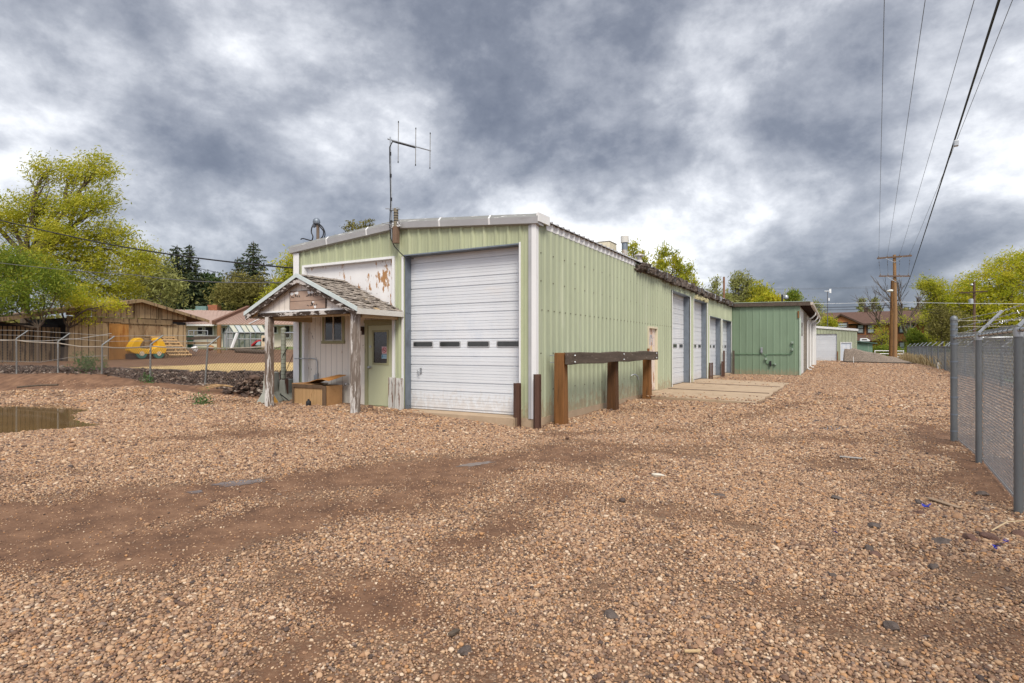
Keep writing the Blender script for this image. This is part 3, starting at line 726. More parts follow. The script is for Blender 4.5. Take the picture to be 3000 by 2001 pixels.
# white eave flashing that follows the ribs, then a run of torn insulation and broken trim
m = MB(); ribwall(m, (BX1, BY0+.43), (0,1), (1,0), 17.5-BY0-.43, 4.035, lambda s: 4.19, phase=.14+.305*2-.43, off=.012, minor=0); m.build('eave_flashing', white_trim, shop, fixn=False)
m = MB(); y = 17.5
while y < 36.6:
    ln = random.uniform(.25,.8); w = random.uniform(.06,.16); h = random.uniform(.16,.30); zc = 4.04+random.uniform(-.06,.05)
    x1 = BX1+.05+w; tw = random.uniform(-.06,.06)
    m.add([(BX1+.04,y,zc-h*.4),(x1,y,zc-h*.5+tw),(x1+.03,y,zc+h*.5),(BX1-.05,y,zc+h*.75),
           (BX1+.04,y+ln,zc-h*.4-tw),(x1-tw,y+ln,zc-h*.45),(x1+.02+tw,y+ln,zc+h*.55),(BX1-.05,y+ln,zc+h*.7)],
          [(3,2,1,0),(4,5,6,7),(0,1,5,4),(1,2,6,5),(2,3,7,6),(3,0,4,7)])
    y += ln*random.uniform(.75,1.02)
o = m.build('torn_flashing', insul, shop)
sb = o.modifiers.new('sub','SUBSURF'); sb.subdivision_type='SIMPLE'; sb.levels=2; sb.render_levels=2
tx = bpy.data.textures.new('ragged','CLOUDS'); tx.noise_scale=.12
dp = o.modifiers.new('rag','DISPLACE'); dp.texture=tx; dp.strength=.12; dp.texture_coords='LOCAL'
m = MB()
for k in range(16):
    y = random.uniform(18, 36); m.beam((BX1+.19,y,3.98),(BX1+.2,y+random.uniform(-.02,.02),4.2), .012, .05)
m.build('flashing_strap', galv_lt, shop)
m = MB()
for s_ in range(4): m.box(BX1-.02,BX1+.06,17.4+s_*4.85,17.4+(s_+1)*4.85,3.93,3.96)
m.build('eave_angle', darkwood, shop)

# screws on the sheet walls (one mesh per wall)
m = MB()
def screw(x,y,z,nrm):
    if nrm == 'x': m.box(x,x+.012,y-.012,y+.012,z-.012,z+.012)
    else: m.box(x-.012,x+.012,y-.012,y,z-.012,z+.012)
for zz in (.55,1.35,2.9,3.5):
    k = 0
    while BY0+.14+.61*k+.1 < BY1:
        yy = BY0+.14+.61*k+.1; k += 1
        if not any(a-.05<yy<b+.05 and zz<z for a,b,z in SDOORS) and not (18.8<yy<20 and zz<2.3): screw(BX1+.004,yy,zz,'x')
for k in range(37):
    yy = BY0+.14+.305*k+.15
    if yy < 22: screw(BX1+.004,yy,2.28+.0*k,'x')
merge(side_wall_o, m, dkbrown)

# ------------------------------------------------------------------ overhead doors
def od_profile(z0, z1, sec=.61, fine=2):
    """(depth, z) outline of a ribbed sectional door: deep seams, shallow ribs"""
    pr = []; step = sec/3; z = z1; k = 0
    while z > z0 + .01:
        dpt, wd = ((.024,.022),(.024,.022),(.010,.012))[k % 3]
        pr += [(0,z),(dpt,z-.002),(dpt,z-wd),(0,z-wd-.003)]
        for q in range(1, fine+1):
            zz = z - step*q/(fine+1)
            if zz-.012 > z0: pr += [(0,zz+.007),(.006,zz+.005),(.006,zz-.003),(0,zz-.005)]
        z -= step; k += 1
    pr = [p for p in pr if p[1] > z0+.002]; pr.append((0,z0)); return pr
def overhead_door(face, a0, a1, plane, z0, z1, wins, wz, label=None, handle=None):
    m = MB(); pr = od_profile(z0, z1)
    def pt(a, dep, z): return (a, plane+dep, z) if face == 'y' else (plane-dep, a, z)
    for (d0,za),(d1,zb) in zip(pr, pr[1:]): m.quad(pt(a0,d0,za),pt(a1,d0,za),pt(a1,d1,zb),pt(a0,d1,zb))
    o = m.build('overhead_door', door_white, shop, fixn=False)
    if label: o['label'] = label
    for (w0,w1) in wins:
        def rr(i, dep):
            c = .035; x0,x1,y0,y1 = w0+i,w1-i,wz[0]+i,wz[1]-i
            P = []
            for (cx,cy,st) in ((x1-c,y1-c,0),(x0+c,y1-c,90),(x0+c,y0+c,180),(x1-c,y0+c,270)):
                for q in range(4):
                    t = math.radians(st+q*30); P.append(pt(cx+c*math.cos(t), dep, cy+c*math.sin(t)))
            return P
        f = MB(); A, B = rr(0,-.012), rr(.022,-.012); nn = len(A)
        Cc = rr(0,.006)
        f.add(A+B+Cc, [(i,(i+1)%nn,nn+(i+1)%nn,nn+i) for i in range(nn)]+[(i,(i+1)%nn,2*nn+(i+1)%nn,2*nn+i) for i in range(nn)])
        w = f.build('window', grey_trim, o, fixn=False)
        p = MB(); p.add(rr(.018,-.007), [tuple(range(nn))]); p.build('pane', glass_grey, w, fixn=False)
    return o
DPL = BY0+.21
wins = []
for (a,b) in ((1210.5,1269.5),(1287.5,1350),(1368.5,1435),(1455,1525)):
    wins.append((PY(a,1008,DPL).x, PY(b,1008,DPL).x))
od = overhead_door('y', -9.03, -5.80, DPL, .0, 3.72, wins, (1.475,1.63), 'wide white overhead door with four dark window lights')
m = MB(); hp = PY(1233,1085,DPL-.02)
m.lathe((hp.x,DPL-.03,hp.z+.04),[(.022,-.01),(.022,.03)],12,'y'); m.box(hp.x-.018,hp.x+.018,DPL-.02,DPL,hp.z-.08,hp.z+.05)
m.beam((hp.x-.005,DPL-.035,hp.z-.05),(hp.x-.09,DPL-.05,hp.z-.02),.02,.012); m.beam((hp.x-.09,DPL-.05,hp.z-.0),(hp.x-.03,DPL-.06,hp.z-.13),.014,.014)
m.build('handle', galv_lt, od)
m = MB(); m.box(-9.04,-9.018,BY0+.0,DPL,-.01,3.67); m.build('jamb', galv, shop)
m = MB(); m.box(-5.9,-5.872,BY0,DPL,-.01,3.67); m.build('jamb', galv, shop)
m = MB(); m.box(-9.04,-5.87,BY0-.05,DPL,3.672,3.70); m.build('lintel_flashing', galv, shop)
m = MB(); m.box(-9.10,-9.042,BY0-.052,BY0-.034,-.02,3.66); m.box(-5.868,-5.83,BY0-.052,BY0-.036,-.02,3.72); m.build('door_trim', white_trim, shop)
m = MB()
for z in (.06,2.3): 
    for y in (.05,.13): m.box(-9.018,-9.012,BY0+y,BY0+y+.015,z,z+.015)
m.build('bolt', black, shop)
SPL = BX1-.24
for i,(a,b,z) in enumerate(SDOORS):
    c = (a+b)/2; ws = [(c-1.33,c-.73),(c-.33,c+.3),(c+.72,c+1.34)]
    overhead_door('x', a, b+.0, SPL, -.0, z+.05, ws, (1.47,1.64))
    m = MB(); m.box(SPL-.02,BX1,b,b+.02,-.02,z); m.build('jamb', galv, shop)
    m = MB(); m.box(SPL-.02,BX1,a-.02,a,-.02,z); m.build('jamb', galv, shop)
    m = MB(); m.box(SPL-.02,BX1+.05,a-.02,b+.02,z,z+.025); m.build('lintel_flashing', galv, shop)
    m = MB(); m.box(BX1+.036,BX1+.055,b+.001,b+.09,-.02,z+.03); m.box(BX1+.036,BX1+.052,a-.06,a-.001,-.02,z+.03); m.build('door_trim', white_trim, shop)
m = MB()                                                    # crumpled sheet edge above the second side door
for k in range(26):
    y = 25.95+k*.11; m.beam((BX1+.045,y,3.70+random.uniform(-.03,.1)),(BX1+.10+random.uniform(0,.05),y+.13,3.72+random.uniform(-.05,.12)),.01,.09)
m.build('dented_edge', M('dented_edge',(.50,.46,.27),.3,.6,0,9,(1,1,1),[((.12,.10,.06),.5,.6,14,(1,1,1))]), shop)
# small white door in the long side
m = MB(); m.box(BX1-.06,BX1-.03,18.95,19.9,.0,2.13); sd = m.build('entry_door', rustdoor, shop); sd['label'] = 'narrow white door with rust stains and a faded emblem'
m = MB(); m.box(BX1-.06,BX1+.05,18.87,18.935,.0,2.2); m.box(BX1-.06,BX1+.05,19.92,19.985,.0,2.2); m.box(BX1-.06,BX1+.053,18.936,19.919,2.135,2.2); m.build('door_frame', cream, shop)
ey = 19.4
em = M('faded_print', (.34,.37,.42), .2, .8, 0, 8); em2 = M('faded_yellow_print', (.62,.47,.26), .1, .8)
m = MB()
for k in range(9):
    t0, t1 = math.pi*k/9, math.pi*(k+.75)/9
    m.add([(BX1-.027, ey+r*math.cos(t), 1.70+r*1.15*math.sin(t)) for (r,t) in ((.20,t0),(.20,t1),(.135,t1),(.135,t0))],[(0,1,2,3)])
m.box(BX1-.029,BX1-.027,ey-.05,ey-.02,1.58,1.82); m.box(BX1-.029,BX1-.027,ey-.019,ey+.07,1.785,1.82); m.box(BX1-.029,BX1-.027,ey-.019,ey+.05,1.69,1.72); m.box(BX1-.029,BX1-.027,ey-.019,ey+.08,1.58,1.61)
for sg in (-1,1): m.box(BX1-.029,BX1-.027,ey+sg*.17-.03,ey+sg*.17+.03,1.58,1.70)
m.add([(BX1-.027,ey-.20,1.36),(BX1-.027,ey-.13,1.36),(BX1-.027,ey,1.24),(BX1-.027,ey+.13,1.36),(BX1-.027,ey+.20,1.36),(BX1-.027,ey,1.16)],[(0,1,2,5),(2,3,4,5)])
SPLIT.add('emblem'); m.build('emblem', em, sd, fixn=False)
m = MB(); m.add([(BX1-.026,ey-.13,1.45),(BX1-.026,ey,1.34),(BX1-.026,ey+.13,1.45),(BX1-.026,ey+.08,1.53),(BX1-.026,ey-.08,1.53)],[(0,1,2,3,4)]); m.build('emblem', em2, sd, fixn=False)
m = MB(); m.lathe((BX1-.02,18.86+.16,1.0),[(.03,-.01),(.03,.05)],10,'x'); m.build('door_knob', dkbrown, sd)
m = MB(); m.box(BX1-.028,BX1+.3,18.75,19.95,-.09,-.02); m.build('door_step', concrete, shop)
m = MB(); m.box(BX1+.04,BX1+.08,18.72,18.82,1.18,1.45); m.build('latch_box', M('rust',RUST,.3,.9), shop)

# ------------------------------------------------------------------ infill front under the porch
WPL = BY0+.09
m = MB(); m.box(-12.5,-10.40,WPL,WPL+.03,-.02,2.5); m.box(-10.40,-9.40,WPL,WPL+.03,2.13,2.5); m.box(-9.42,-9.40,WPL,WPL+.03,-.02,2.13)
m.build('board_infill', peel, shop)
m = MB(); m.box(-12.5,-9.40,WPL-.012,WPL+.03,2.501,3.64); m.build('painted_panel', peel_hi, shop)
m = MB(); m.box(-12.59,-12.50,BY0-.05,WPL+.03,-.02,3.70); m.box(-9.40,-9.335,BY0-.05,WPL+.03,-.02,3.70); m.box(-12.499,-9.401,BY0-.052,WPL+.03,3.641,3.70); m.build('opening_trim', white_trim, shop)
# window
w0, w1 = -11.86, -11.2
m = MB(); m.box(w0-.07,w0,WPL-.035,WPL,1.62,2.38); m.box(w1,w1+.07,WPL-.035,WPL,1.62,2.38); m.box(w0-.09,w1+.09,WPL-.05,WPL,2.34,2.42); m.box(w0-.09,w1+.09,WPL-.05,WPL,1.58,1.655)
wn = m.build('window', frame_sage, shop, bevel=.004)
m = MB(); xm = (w0+w1)/2; m.box(w0+.001,w0+.03,WPL-.02,WPL-.001,1.656,2.339); m.box(w1-.03,w1-.001,WPL-.02,WPL-.001,1.656,2.339); m.box(xm-.022,xm+.022,WPL-.024,WPL-.001,1.656,2.339); m.box(w0+.031,w1-.031,WPL-.018,WPL-.001,1.656,1.68); m.build('sash', cream_wall, wn)
m = MB(); m.box(w0+.03,w1-.03,WPL-.010,WPL-.003,1.68,2.34); m.build('pane', glass_dk, wn)
# door
dx0, dx1 = -10.27, -9.47; DY = WPL-.015
m = MB()
m.box(dx0,dx0+.17,DY-.02,DY+.03,.03,2.03); m.box(dx1-.17,dx1,DY-.02,DY+.03,.03,2.03); m.box(dx0+.17,dx1-.17,DY-.02,DY+.03,1.87,2.03); m.box(dx0+.17,dx1-.17,DY-.02,DY+.03,.03,1.08)
dr = m.build('entry_door', sageddoor, shop); dr['label'] = 'sage green door with a dark glass pane and a no smoking notice'
m = MB()
for (a,b,c,d) in ((dx0+.13,dx0+.18,1.04,1.91),(dx1-.18,dx1-.13,1.04,1.91),(dx0+.181,dx1-.181,1.86,1.91),(dx0+.181,dx1-.181,1.04,1.09)): m.box(a,b,DY-.032,DY-.0,c,d)
m.build('pane_frame', frame_sage, dr)
m = MB(); m.box(dx0+.18,dx1-.18,DY-.008,DY,1.08,1.87); m.build('pane', glass_dk, dr)
nx0, nx1 = dx1-.36, dx1-.19
m = MB(); m.box(nx0,nx1,DY-.013,DY-.009,1.32,1.50); m.build('notice', M('pink_paper',(.55,.38,.40),.05,.7), dr)
m = MB(); cx_, cz_ = (nx0+nx1)/2, 1.41
for k in range(20):
    t0,t1 = 2*math.pi*k/20, 2*math.pi*(k+1)/20
    m.add([(cx_+r*math.cos(t),DY-.0145,cz_+r*math.sin(t)) for r,t in ((.066,t0),(.066,t1),(.050,t1),(.050,t0))],[(0,1,2,3)])
m.beam((cx_-.043,DY-.0148,cz_+.043),(cx_+.043,DY-.0148,cz_-.043),.001,.015); m.build('notice_symbol', M('sign_red',(.40,.02,.03),.05,.6), dr, fixn=False)
m = MB(); m.box(cx_-.04,cx_+.03,DY-.0142,DY-.013,cz_-.007,cz_+.007); m.build('notice_symbol', black, dr)
m = MB(); m.box(nx0-.005,nx1,DY-.013,DY-.009,1.20,1.305); m.build('notice', M('blue_paper',(.30,.42,.50),.05,.7), dr)
m = MB()
for zz in (1.235,1.262): m.box(nx0+.06,nx1-.015,DY-.0145,DY-.013,zz,zz+.010)
m.box(nx0+.01,nx0+.045,DY-.0145,DY-.013,1.225,1.285); m.build('notice_print', M('blue_ink',(.06,.2,.32),.05,.7), dr)
m = MB(); m.lathe((dx0+.07,DY-.03,.98),[(.034,.012),(.030,0),(.018,-.01),(.018,-.03),(.032,-.045),(.034,-.065),(.02,-.08)],12,'y'); m.build('door_knob', galv_lt, dr, smooth=True); m = MB(); m.lathe((dx0+.07,DY-.022,1.50),[(.03,.004),(.03,-.012)],12,'y'); m.build('lock', galv_lt, dr, smooth=True)
m = MB()
for zz in (.3,.96,1.8): m.box(dx1-.004,dx1+.02,DY-.032,DY-.021,zz,zz+.11)
m.build('hinge', M('rusty_hinge',(.22,.10,.06),.3,.8), dr)
m = MB(); m.box(dx0-.10,dx0-.006,DY-.055,DY+.03,-.02,2.09); m.box(dx1+.006,dx1+.055,DY-.055,DY+.03,-.02,2.09); m.box(dx0-.12,dx1+.07,DY-.065,DY+.03,2.091,2.17); m.box(dx0-.005,dx1+.005,DY-.05,DY+.03,2.036,2.09); m.box(dx0-.02,dx1+.02,DY-.06,DY+.03,-.02,.02)
m.build('door_frame', frame_sage, shop, bevel=.004)
m = MB(); m.prism([(-10.45,10.1,-.1),(-9.1,10.1,-.1),(-9.1,WPL-.08,-.1),(-10.45,WPL-.08,-.1)],(0,0,.085)); m.build('door_step', concrete, shop)

# things fixed on the roof
fl = PX(1830,744,-6.8)
t = thing('roof_flue', 'tall rusty flue pipe with a pale cap on the long roof', 'chimney', (fl.x,fl.y,4.3))
m = MB(); m.tube([(fl.x,fl.y,4.3),(fl.x,fl.y,5.35)],.105,14); m.build('pipe', flue_m, t, smooth=True)
m = MB(); m.tube([(fl.x,fl.y,5.36),(fl.x,fl.y,5.60)],.15,14); m.build('cap', cream_wall, t, smooth=True)
m = MB(); m.tube([(fl.x,fl.y,5.1),(fl.x,fl.y,5.359)],.112,14); m.build('sleeve', galv, t, smooth=True)
v = PX(1873,755,-6.2)
t = thing('roof_vent', 'short conical roof vent with a rain hat beside torn flashing', 'vent', (v.x,v.y,4.25))
m = MB(); m.lathe((v.x,v.y,4.25),[(.2,0),(.12,.35),(.11,.4)],12); m.build('cone', cream_wall, t, smooth=True)
m = MB(); m.lathe((v.x,v.y,4.66),[(.09,0),(.09,.13),(.20,.14),(.19,.17),(.03,.24)],12); m.build('rain_hat', flue_m, t, smooth=True)
v = PX(1765,710,-7.6)
t = thing('rooftop_cooler', 'cream metal cooler box half hidden behind the roof ridge rib line', 'cooler', (v.x,v.y,4.3))
m = MB(); m.box(v.x-.42,v.x+.42,v.y-.4,v.y+.4,4.4,5.36); m.build('cabinet', cream, t, bevel=.03)
m = MB(); m.box(v.x-.44,v.x+.44,v.y-.42,v.y+.42,5.361,5.39); m.build('lid', cream_wall, t, bevel=.01)

# ------------------------------------------------------------------ porch
PXC, PHW, PZE, PZR, PYF = -10.95, 1.89, 2.33, 3.165, 9.11
porch = thing('porch', 'weathered white timber porch with a shingled gable roof', 'porch', (PXC, 9.9, 0))
def slope(sgn):
    m = MB(); cs = 13; 
    ex = PXC + sgn*PHW
    nrm = Vector((sgn*(PZR-PZE), 0, PHW)).normalized(); dn = Vector((ex-PXC, 0, PZE-PZR)); Ls = dn.length; dn.normalize()
    def P(s, y, h): 
        q = Vector((PXC,y,PZR)) + dn*s + nrm*h; return q
    m2 = MB(); a,b,c,d = P(0,PYF+.02,0),P(Ls-.01,PYF+.02,0),P(Ls-.01,BY0-.04,0),P(0,BY0-.04,0)
    m2.prism([a,b,c,d], -nrm*.035); 
    for k in range(cs):
        s1 = Ls*(k+1)/cs; s0 = max(0, s1-Ls/cs*1.35); y = PYF+.0
        while y < BY0-.06:
            w = min(random.uniform(.08,.2), BY0-.05-y)
            if random.random() > .035:
                lf = random.uniform(.012,.03) if random.random() < .8 else random.uniform(.03,.055); e = random.uniform(-.03,.025)
                q = [P(s0,y+.004,.004),P(s1+e,y+.004,lf),P(s1+e,y+w-.004,lf+random.uniform(-.008,.012)),P(s0,y+w-.004,.004)]
                m.prism(q, -nrm*.011)
            y += w
    m.build('shingles', shingle, porch)
    return m2
mm = slope(1); mb2 = slope(-1); mm.v, mm.f = mm.v, mm.f
mm.add(mb2.v, mb2.f); mm.build('roof_deck', tan_beam, porch)
m = MB(); y = PYF
while y < BY0-.15:
    w = random.uniform(.16,.26); hh = random.uniform(0,.02)
    for sg in (-1,1): m.prism([(PXC,y,PZR+.035+hh),(PXC,y+w,PZR+.035),(PXC+sg*.15,y+w,PZR-.02+hh),(PXC+sg*.15,y,PZR-.02)],(0,0,-.012))
    y += w*.8
m.build('ridge_shingles', shingle, porch)
def rakeboard(sgn, y0, y1, drop0, drop1, mat, name, rx=0.0):
    m = MB(); ex = PXC+sgn*(PHW+rx); za = PZR; zb = PZE - rx*(PZR-PZE)/PHW
    m.prism([(PXC,y0,za-drop0),(ex,y0,zb-drop0),(ex,y0,zb-drop1),(PXC,y0,za-drop1)],(0,y1-y0,0)); m.build(name, mat, porch)
for sg in (-1,1):
    rakeboard(sg, PYF-.035, PYF-.005, -.045, .05, metal_edge, 'rake_edge', .03)
    rakeboard(sg, PYF-.012, PYF+.03, .051, .17, rot_trim, 'rake_board')
m = MB(); m.box(PXC+PHW-.02,PXC+PHW+.03,PYF,BY0-.04,PZE-.12,PZE+.005); m.build('eave_board', cream_wall, porch)
m = MB(); m.box(PXC-PHW-.03,PXC-PHW+.02,PYF,BY0-.04,PZE-.12,PZE+.005); m.build('eave_board', cream_wall, porch)
PGY = 9.24
m = MB(); gh = 1.56; m.prism([(PXC-gh,PGY,2.36),(PXC+gh,PGY,2.36),(PXC+gh,PGY,2.36+.06),(PXC,PGY,PZR-.08),(PXC-gh,PGY,2.36+.06)],(0,.03,0)); m.build('gable_board', gable_w, porch)
m = MB(); m.box(-12.55,-9.18,PGY-.02,PGY+.06,2.325,2.365); m.build('gable_sill', white_trim, porch)
m = MB(); m.box(-12.5,-9.18,PGY-.03,PGY+.09,2.232,2.324); m.build('head_board', rot_trim, porch)
m = MB(); m.box(-12.45,-9.25,PGY+.091,PGY+.2,2.19,2.30); m.box(-12.31,-12.2,PGY+.2,BY0-.04,2.15,2.29); m.box(-9.32,-9.21,PGY+.2,BY0-.04,2.15,2.29); m.build('beam', tan_beam, porch)
m = MB()
for sg in (-1,1):
    for yy in (PYF+.14, 9.75, 10.4): 
        m.prism([(PXC+sg*1.56,yy,2.36),(PXC+sg*(PHW-.03),yy,2.22),(PXC+sg*(PHW-.03),yy,2.31),(PXC+sg*1.56,yy,2.47)],(0,.045,0))
m.build('rafter_tail', tan_beam, porch)
def post(x, y, w, zt, mat, seed):
    rr = random.Random(seed); m = MB(); zb = gz1(x,y)-.25; n = 14
    rings = []
    for i in range(n+1):
        z = zb+(zt-zb)*i/n; 
        for (sx,sy) in ((-1,-1),(1,-1),(1,1),(-1,1)):
            rings.append((x+sx*(w/2+rr.uniform(-.006,.006)), y+sy*(w/2+rr.uniform(-.006,.006)), z))
    f = [(3,2,1,0), tuple(4*n+k for k in range(4))]
    for i in range(n):
        for k in range(4): f.append((4*i+k,4*i+(k+1)%4,4*(i+1)+(k+1)%4,4*(i+1)+k))
    m.add(rings, f); return m.build('post', mat, porch, bevel=.006)
post(-12.17, 9.29, .155, 2.232, peel_post, 1); post(-9.27, 9.29, .16, 2.232, peel_post2, 2)
# sign board with what is left of its lettering
sx0, sx1, sz0, sz1 = -11.32, -10.13, 2.375, 2.80
m = MB(); m.box(sx0,sx1,PGY-.03,PGY-.004,sz0,sz1); sb = m.build('sign_board', signwood, porch)
m = MB(); m.box(sx0-.012,sx1+.012,PGY-.033,PGY-.003,sz1,sz1+.012); m.box(sx1,sx1+.012,PGY-.033,PGY-.003,sz0,sz1-.001); m.box(sx0-.012,sx0,PGY-.033,PGY-.003,sz0,sz1-.001); m.box(sx0,sx1,PGY-.0325,PGY-.0305,2.565,2.572); m.build('sign_edge', dkbrown, sb)
ly = PGY-.033
text_mb('HOUSE', .125, (-10.33,ly,2.70), (1,0,.02), (0,0,1), .002).build('lettering', black, sb, fixn=False)
m = MB(); r2 = random.Random(5)
def chip(x, z, w, h):
    k = 7; m.add([(x+w*.5*math.cos(6.283*i/k)*r2.uniform(.5,1.2), ly, z+h*.5*math.sin(6.283*i/k)*r2.uniform(.5,1.2)) for i in range(k)], [tuple(range(k))])
for (x,z,w,h) in ((-10.73,2.675,.07,.035),(-10.67,2.69,.05,.06),(-10.62,2.70,.04,.075),(-10.57,2.695,.05,.05),(-11.25,2.67,.06,.05),(-11.19,2.66,.05,.035),(-11.12,2.70,.07,.07),(-11.06,2.685,.05,.05),(-11.0,2.68,.04,.06),
                  (-10.72,2.46,.05,.03),(-10.67,2.445,.03,.03),(-10.58,2.51,.05,.07),(-10.545,2.47,.05,.06),(-10.6,2.45,.04,.04),(-10.47,2.455,.07,.04),(-10.41,2.465,.05,.05)): chip(x,z,w,h)
SPLIT.add('worn_letter'); m.build('worn_letter', black, sb, fixn=False)
m = MB(); ly -= .0
for (x,z,w,h) in ((-11.24,2.75,.15,.09),(-11.1,2.76,.17,.08),(-10.66,2.76,.12,.1),(-10.56,2.765,.12,.09),(-10.53,2.53,.09,.05),(-10.47,2.42,.09,.08)): chip(x,z,w,h)
for i,v in enumerate(m.v): m.v[i] = (v[0], PGY-.0315, v[2])
SPLIT.add('old_paint'); m.build('old_paint', white_trim, sb, fixn=False)
# ------------------------------------------------------------------ things round the porch
t = thing('wall_lamp', 'small brown wall lamp left of the sage green porch door', 'lamp', (-10.55,WPL,1.86))
m = MB(); m.box(-10.52,-10.44,WPL-.02,WPL-.001,1.80,2.0); m.build('back_plate', dkbrown, t)
m = MB(); m.box(-10.56,-10.42,WPL-.14,WPL-.021,1.90,2.01); m.build('lamp_head', dkbrown, t, bevel=.012)
t = thing('wall_conduit', 'thin bent conduit ending in a grey box on the white porch wall', 'conduit', (-12.3,WPL,.7))
m = MB(); m.tube([(-12.86,BY0-.07,1.18),(-12.5,BY0-.07,1.18),(-12.36,WPL-.03,1.18),(-12.22,WPL-.025,1.175),(-12.16,WPL-.025,1.15),(-12.13,WPL-.025,1.08),(-12.125,WPL-.025,.78)],.013,8); m.build('pipe', galv_lt, t, smooth=True)
m = MB(); m.box(-12.22,-12.14,WPL-.06,WPL-.001,.60,.74); m.box(-12.135,-12.09,WPL-.075,WPL-.001,.59,.78); m.build('socket_box', galv_lt, t, bevel=.006)
t = thing('tap', 'small metal tap sticking out of the white wall right of the wooden box', 'tap', (-10.98,WPL,.5))
m = MB(); m.tube([(-10.98,WPL,.53),(-10.98,WPL-.1,.53)],.014,8); m.build('pipe', galv_lt, t, smooth=True)
m = MB(); m.lathe((-10.98,WPL-.1,.53),[(.02,0),(.04,-.015),(.04,-.03),(.02,-.045)],10,'y'); m.build('knob', galv_lt, t, smooth=True)
# wooden well box with a warped panel on it
bx0,bx1,by0,by1,bzt = -12.2,-11.0,10.03,10.56,.55
t = thing('wooden_box', 'low tan wooden box with dark corner boards under the porch window', 'box', (-11.6,10.3,0))
zb = -.05
m = MB(); m.box(bx0+.04,bx1-.12,by0,by0+.02,zb,bzt-.10); m.build('front_panel', boxwood, t)
m = MB(); m.box(bx1-.02,bx1,by0+.02,by1,zb,bzt-.03); m.box(bx0,bx0+.02,by0+.02,by1,zb,bzt-.03); m.box(bx0+.02,bx1-.02,by1-.02,by1,zb,bzt-.03); m.build('side_panel', boxside, t)
m = MB(); m.box(bx0-.02,bx0+.045,by0-.02,by0+.001,zb,bzt-.1); m.box(bx1-.125,bx1+.005,by0-.022,by0+.001,zb,bzt-.03); m.box(bx0-.02,bx1-.126,by0-.025,by0+.001,bzt-.1,bzt-.01); m.build('corner_board', boxtrim, t, bevel=.004)
m = MB(); m.box(bx0-.03,bx1-.5,by0-.02,by1,bzt-.012,bzt+.01); m.build('lid', boxside, t)
t = thing('warped_panel', 'curled orange brown panel lying on top of the wooden box', 'panel', (-11.3,10.3,bzt))
m = MB(); n = 12
for i in range(n+1):
    f = i/n; x = -11.85+.95*f; z = bzt+.005+.20*math.sin(math.pi*min(1,f*1.25)*.62)*f**.6*(1.0 if f<.75 else 1-.25*(f-.75)*4)
    for yy,dz in ((10.02,-.05*f),(10.6,.07*f)):
        m.v += [(x,yy,z+dz+.012),(x,yy,z+dz)]
for i in range(n):
    a = 4*i; b = a+4
    m.f += [(a,b,b+2,a+2),(a+1,a+3,b+3,b+1),(a,a+1,b+1,b),(a+2,b+2,b+3,a+3)]
m.f += [(0,2,3,1),(4*n,4*n+1,4*n+3,4*n+2)]
m.build('sheet', cardb, t)
jp = PZ(904,1190,gz1(-11.5,9.85))
t = thing('jug', 'small black plastic jug standing against the wooden box', 'jug', (jp.x,jp.y,gz1(jp.x,jp.y)))
m = MB(); z0 = gz1(jp.x,jp.y)-.01; m.lathe((jp.x,jp.y,z0),[(.05,0),(.062,.02),(.062,.11),(.05,.14),(.025,.155),(.022,.16)],14); m.build('body', black, t, smooth=True)
m = MB(); m.lathe((jp.x,jp.y,z0+.16),[(.026,0),(.026,.025)],10); m.build('cap', black, t, smooth=True)
# concrete barriers
def barrier(p, ang, Lg, label, mat, sc=1.0, face=None):
    t = thing('concrete_barrier', label, 'barrier', (p[0],p[1],gz1(*p)-.03), 'concrete barriers behind the porch posts')
    z0 = gz1(*p)-.03; prof = [(-.27,0),(.27,0),(.27,.08),(.13,.32),(.085,.82),(-.085,.82),(-.13,.32),(-.27,.08)]
    a = Vector((math.cos(ang),math.sin(ang),0)); b = Vector((-a.y,a.x,0)); o = Vector((p[0],p[1],z0))
    m = MB(); m.prism([o+b*x*sc+Vector((0,0,z*sc)) for x,z in prof], a*Lg); m.build('body', mat, t, bevel=.012)
    if face:
        q = [o-a*.004+b*x*sc+Vector((0,0,z*sc)) for x,z in ((-.26,.01),(-.02,.01),(-.02,.62),(-.10,.5),(-.125,.31),(-.26,.08))]
        m = MB(); m.prism(q, -a*.003); m.build('painted_end', face, t)
    return t
barrier((-12.80,9.72), math.radians(128), .75, 'pale grey concrete barrier with a yellow painted end beside the left porch post', conc_grey, 1, M('worn_yellow',(.50,.27,.06),.15,.8,0,5,(1,1,1),[((.3,.2,.1),.58,.7,6,(1,1,1))]))
barrier((-12.98,10.30), math.radians(118), .6, 'mossy grey concrete block between the corner post and the wooden box', conc_grey, .74)
m = MB(); m.tube([(-13.75,10.86,.10),(-13.5,10.7,.22),(-13.2,10.4,.25),(-12.9,10.2,.22),(-12.6,10.2,.08)],.014,8); m.build('hose', black, smooth=True, label='black hose looping from the corner post to the concrete block', cat='hose')
# bollards
def channel_post(x, y, zt, w, mat, ang, name, label, cat, group):
    z0 = gz1(x,y)-.12; m = MB(); c, s_ = math.cos(ang), math.sin(ang); h = w/2; tk = .012
    for (x0,x1,y0,y1) in ((-h,h,-tk/2,tk/2),(-h,-h+tk,-h,-tk/2),(-h,-h+tk,tk/2,h),(h-tk,h,-h,-tk/2),(h-tk,h,tk/2,h)):
        P = [(x+c*a-s_*b, y+s_*a+c*b, z0) for a,b in ((x0,y0),(x1,y0),(x1,y1),(x0,y1))]
        m.prism(P, (0,0,zt-z0))
    return m.build(name, mat, bevel=.003, label=label, cat=cat, group=group)
G1 = 'steel guard posts at the door corners'
channel_post(-9.27,10.49,.755,.13,chip_post,0,'guard_post','flaking white steel guard post close to the sage door frame','bollard',G1)
channel_post(-9.0,10.42,.75,.135,chip_post,0,'guard_post','flaking white steel guard post next to the galvanised door jamb','bollard',G1)
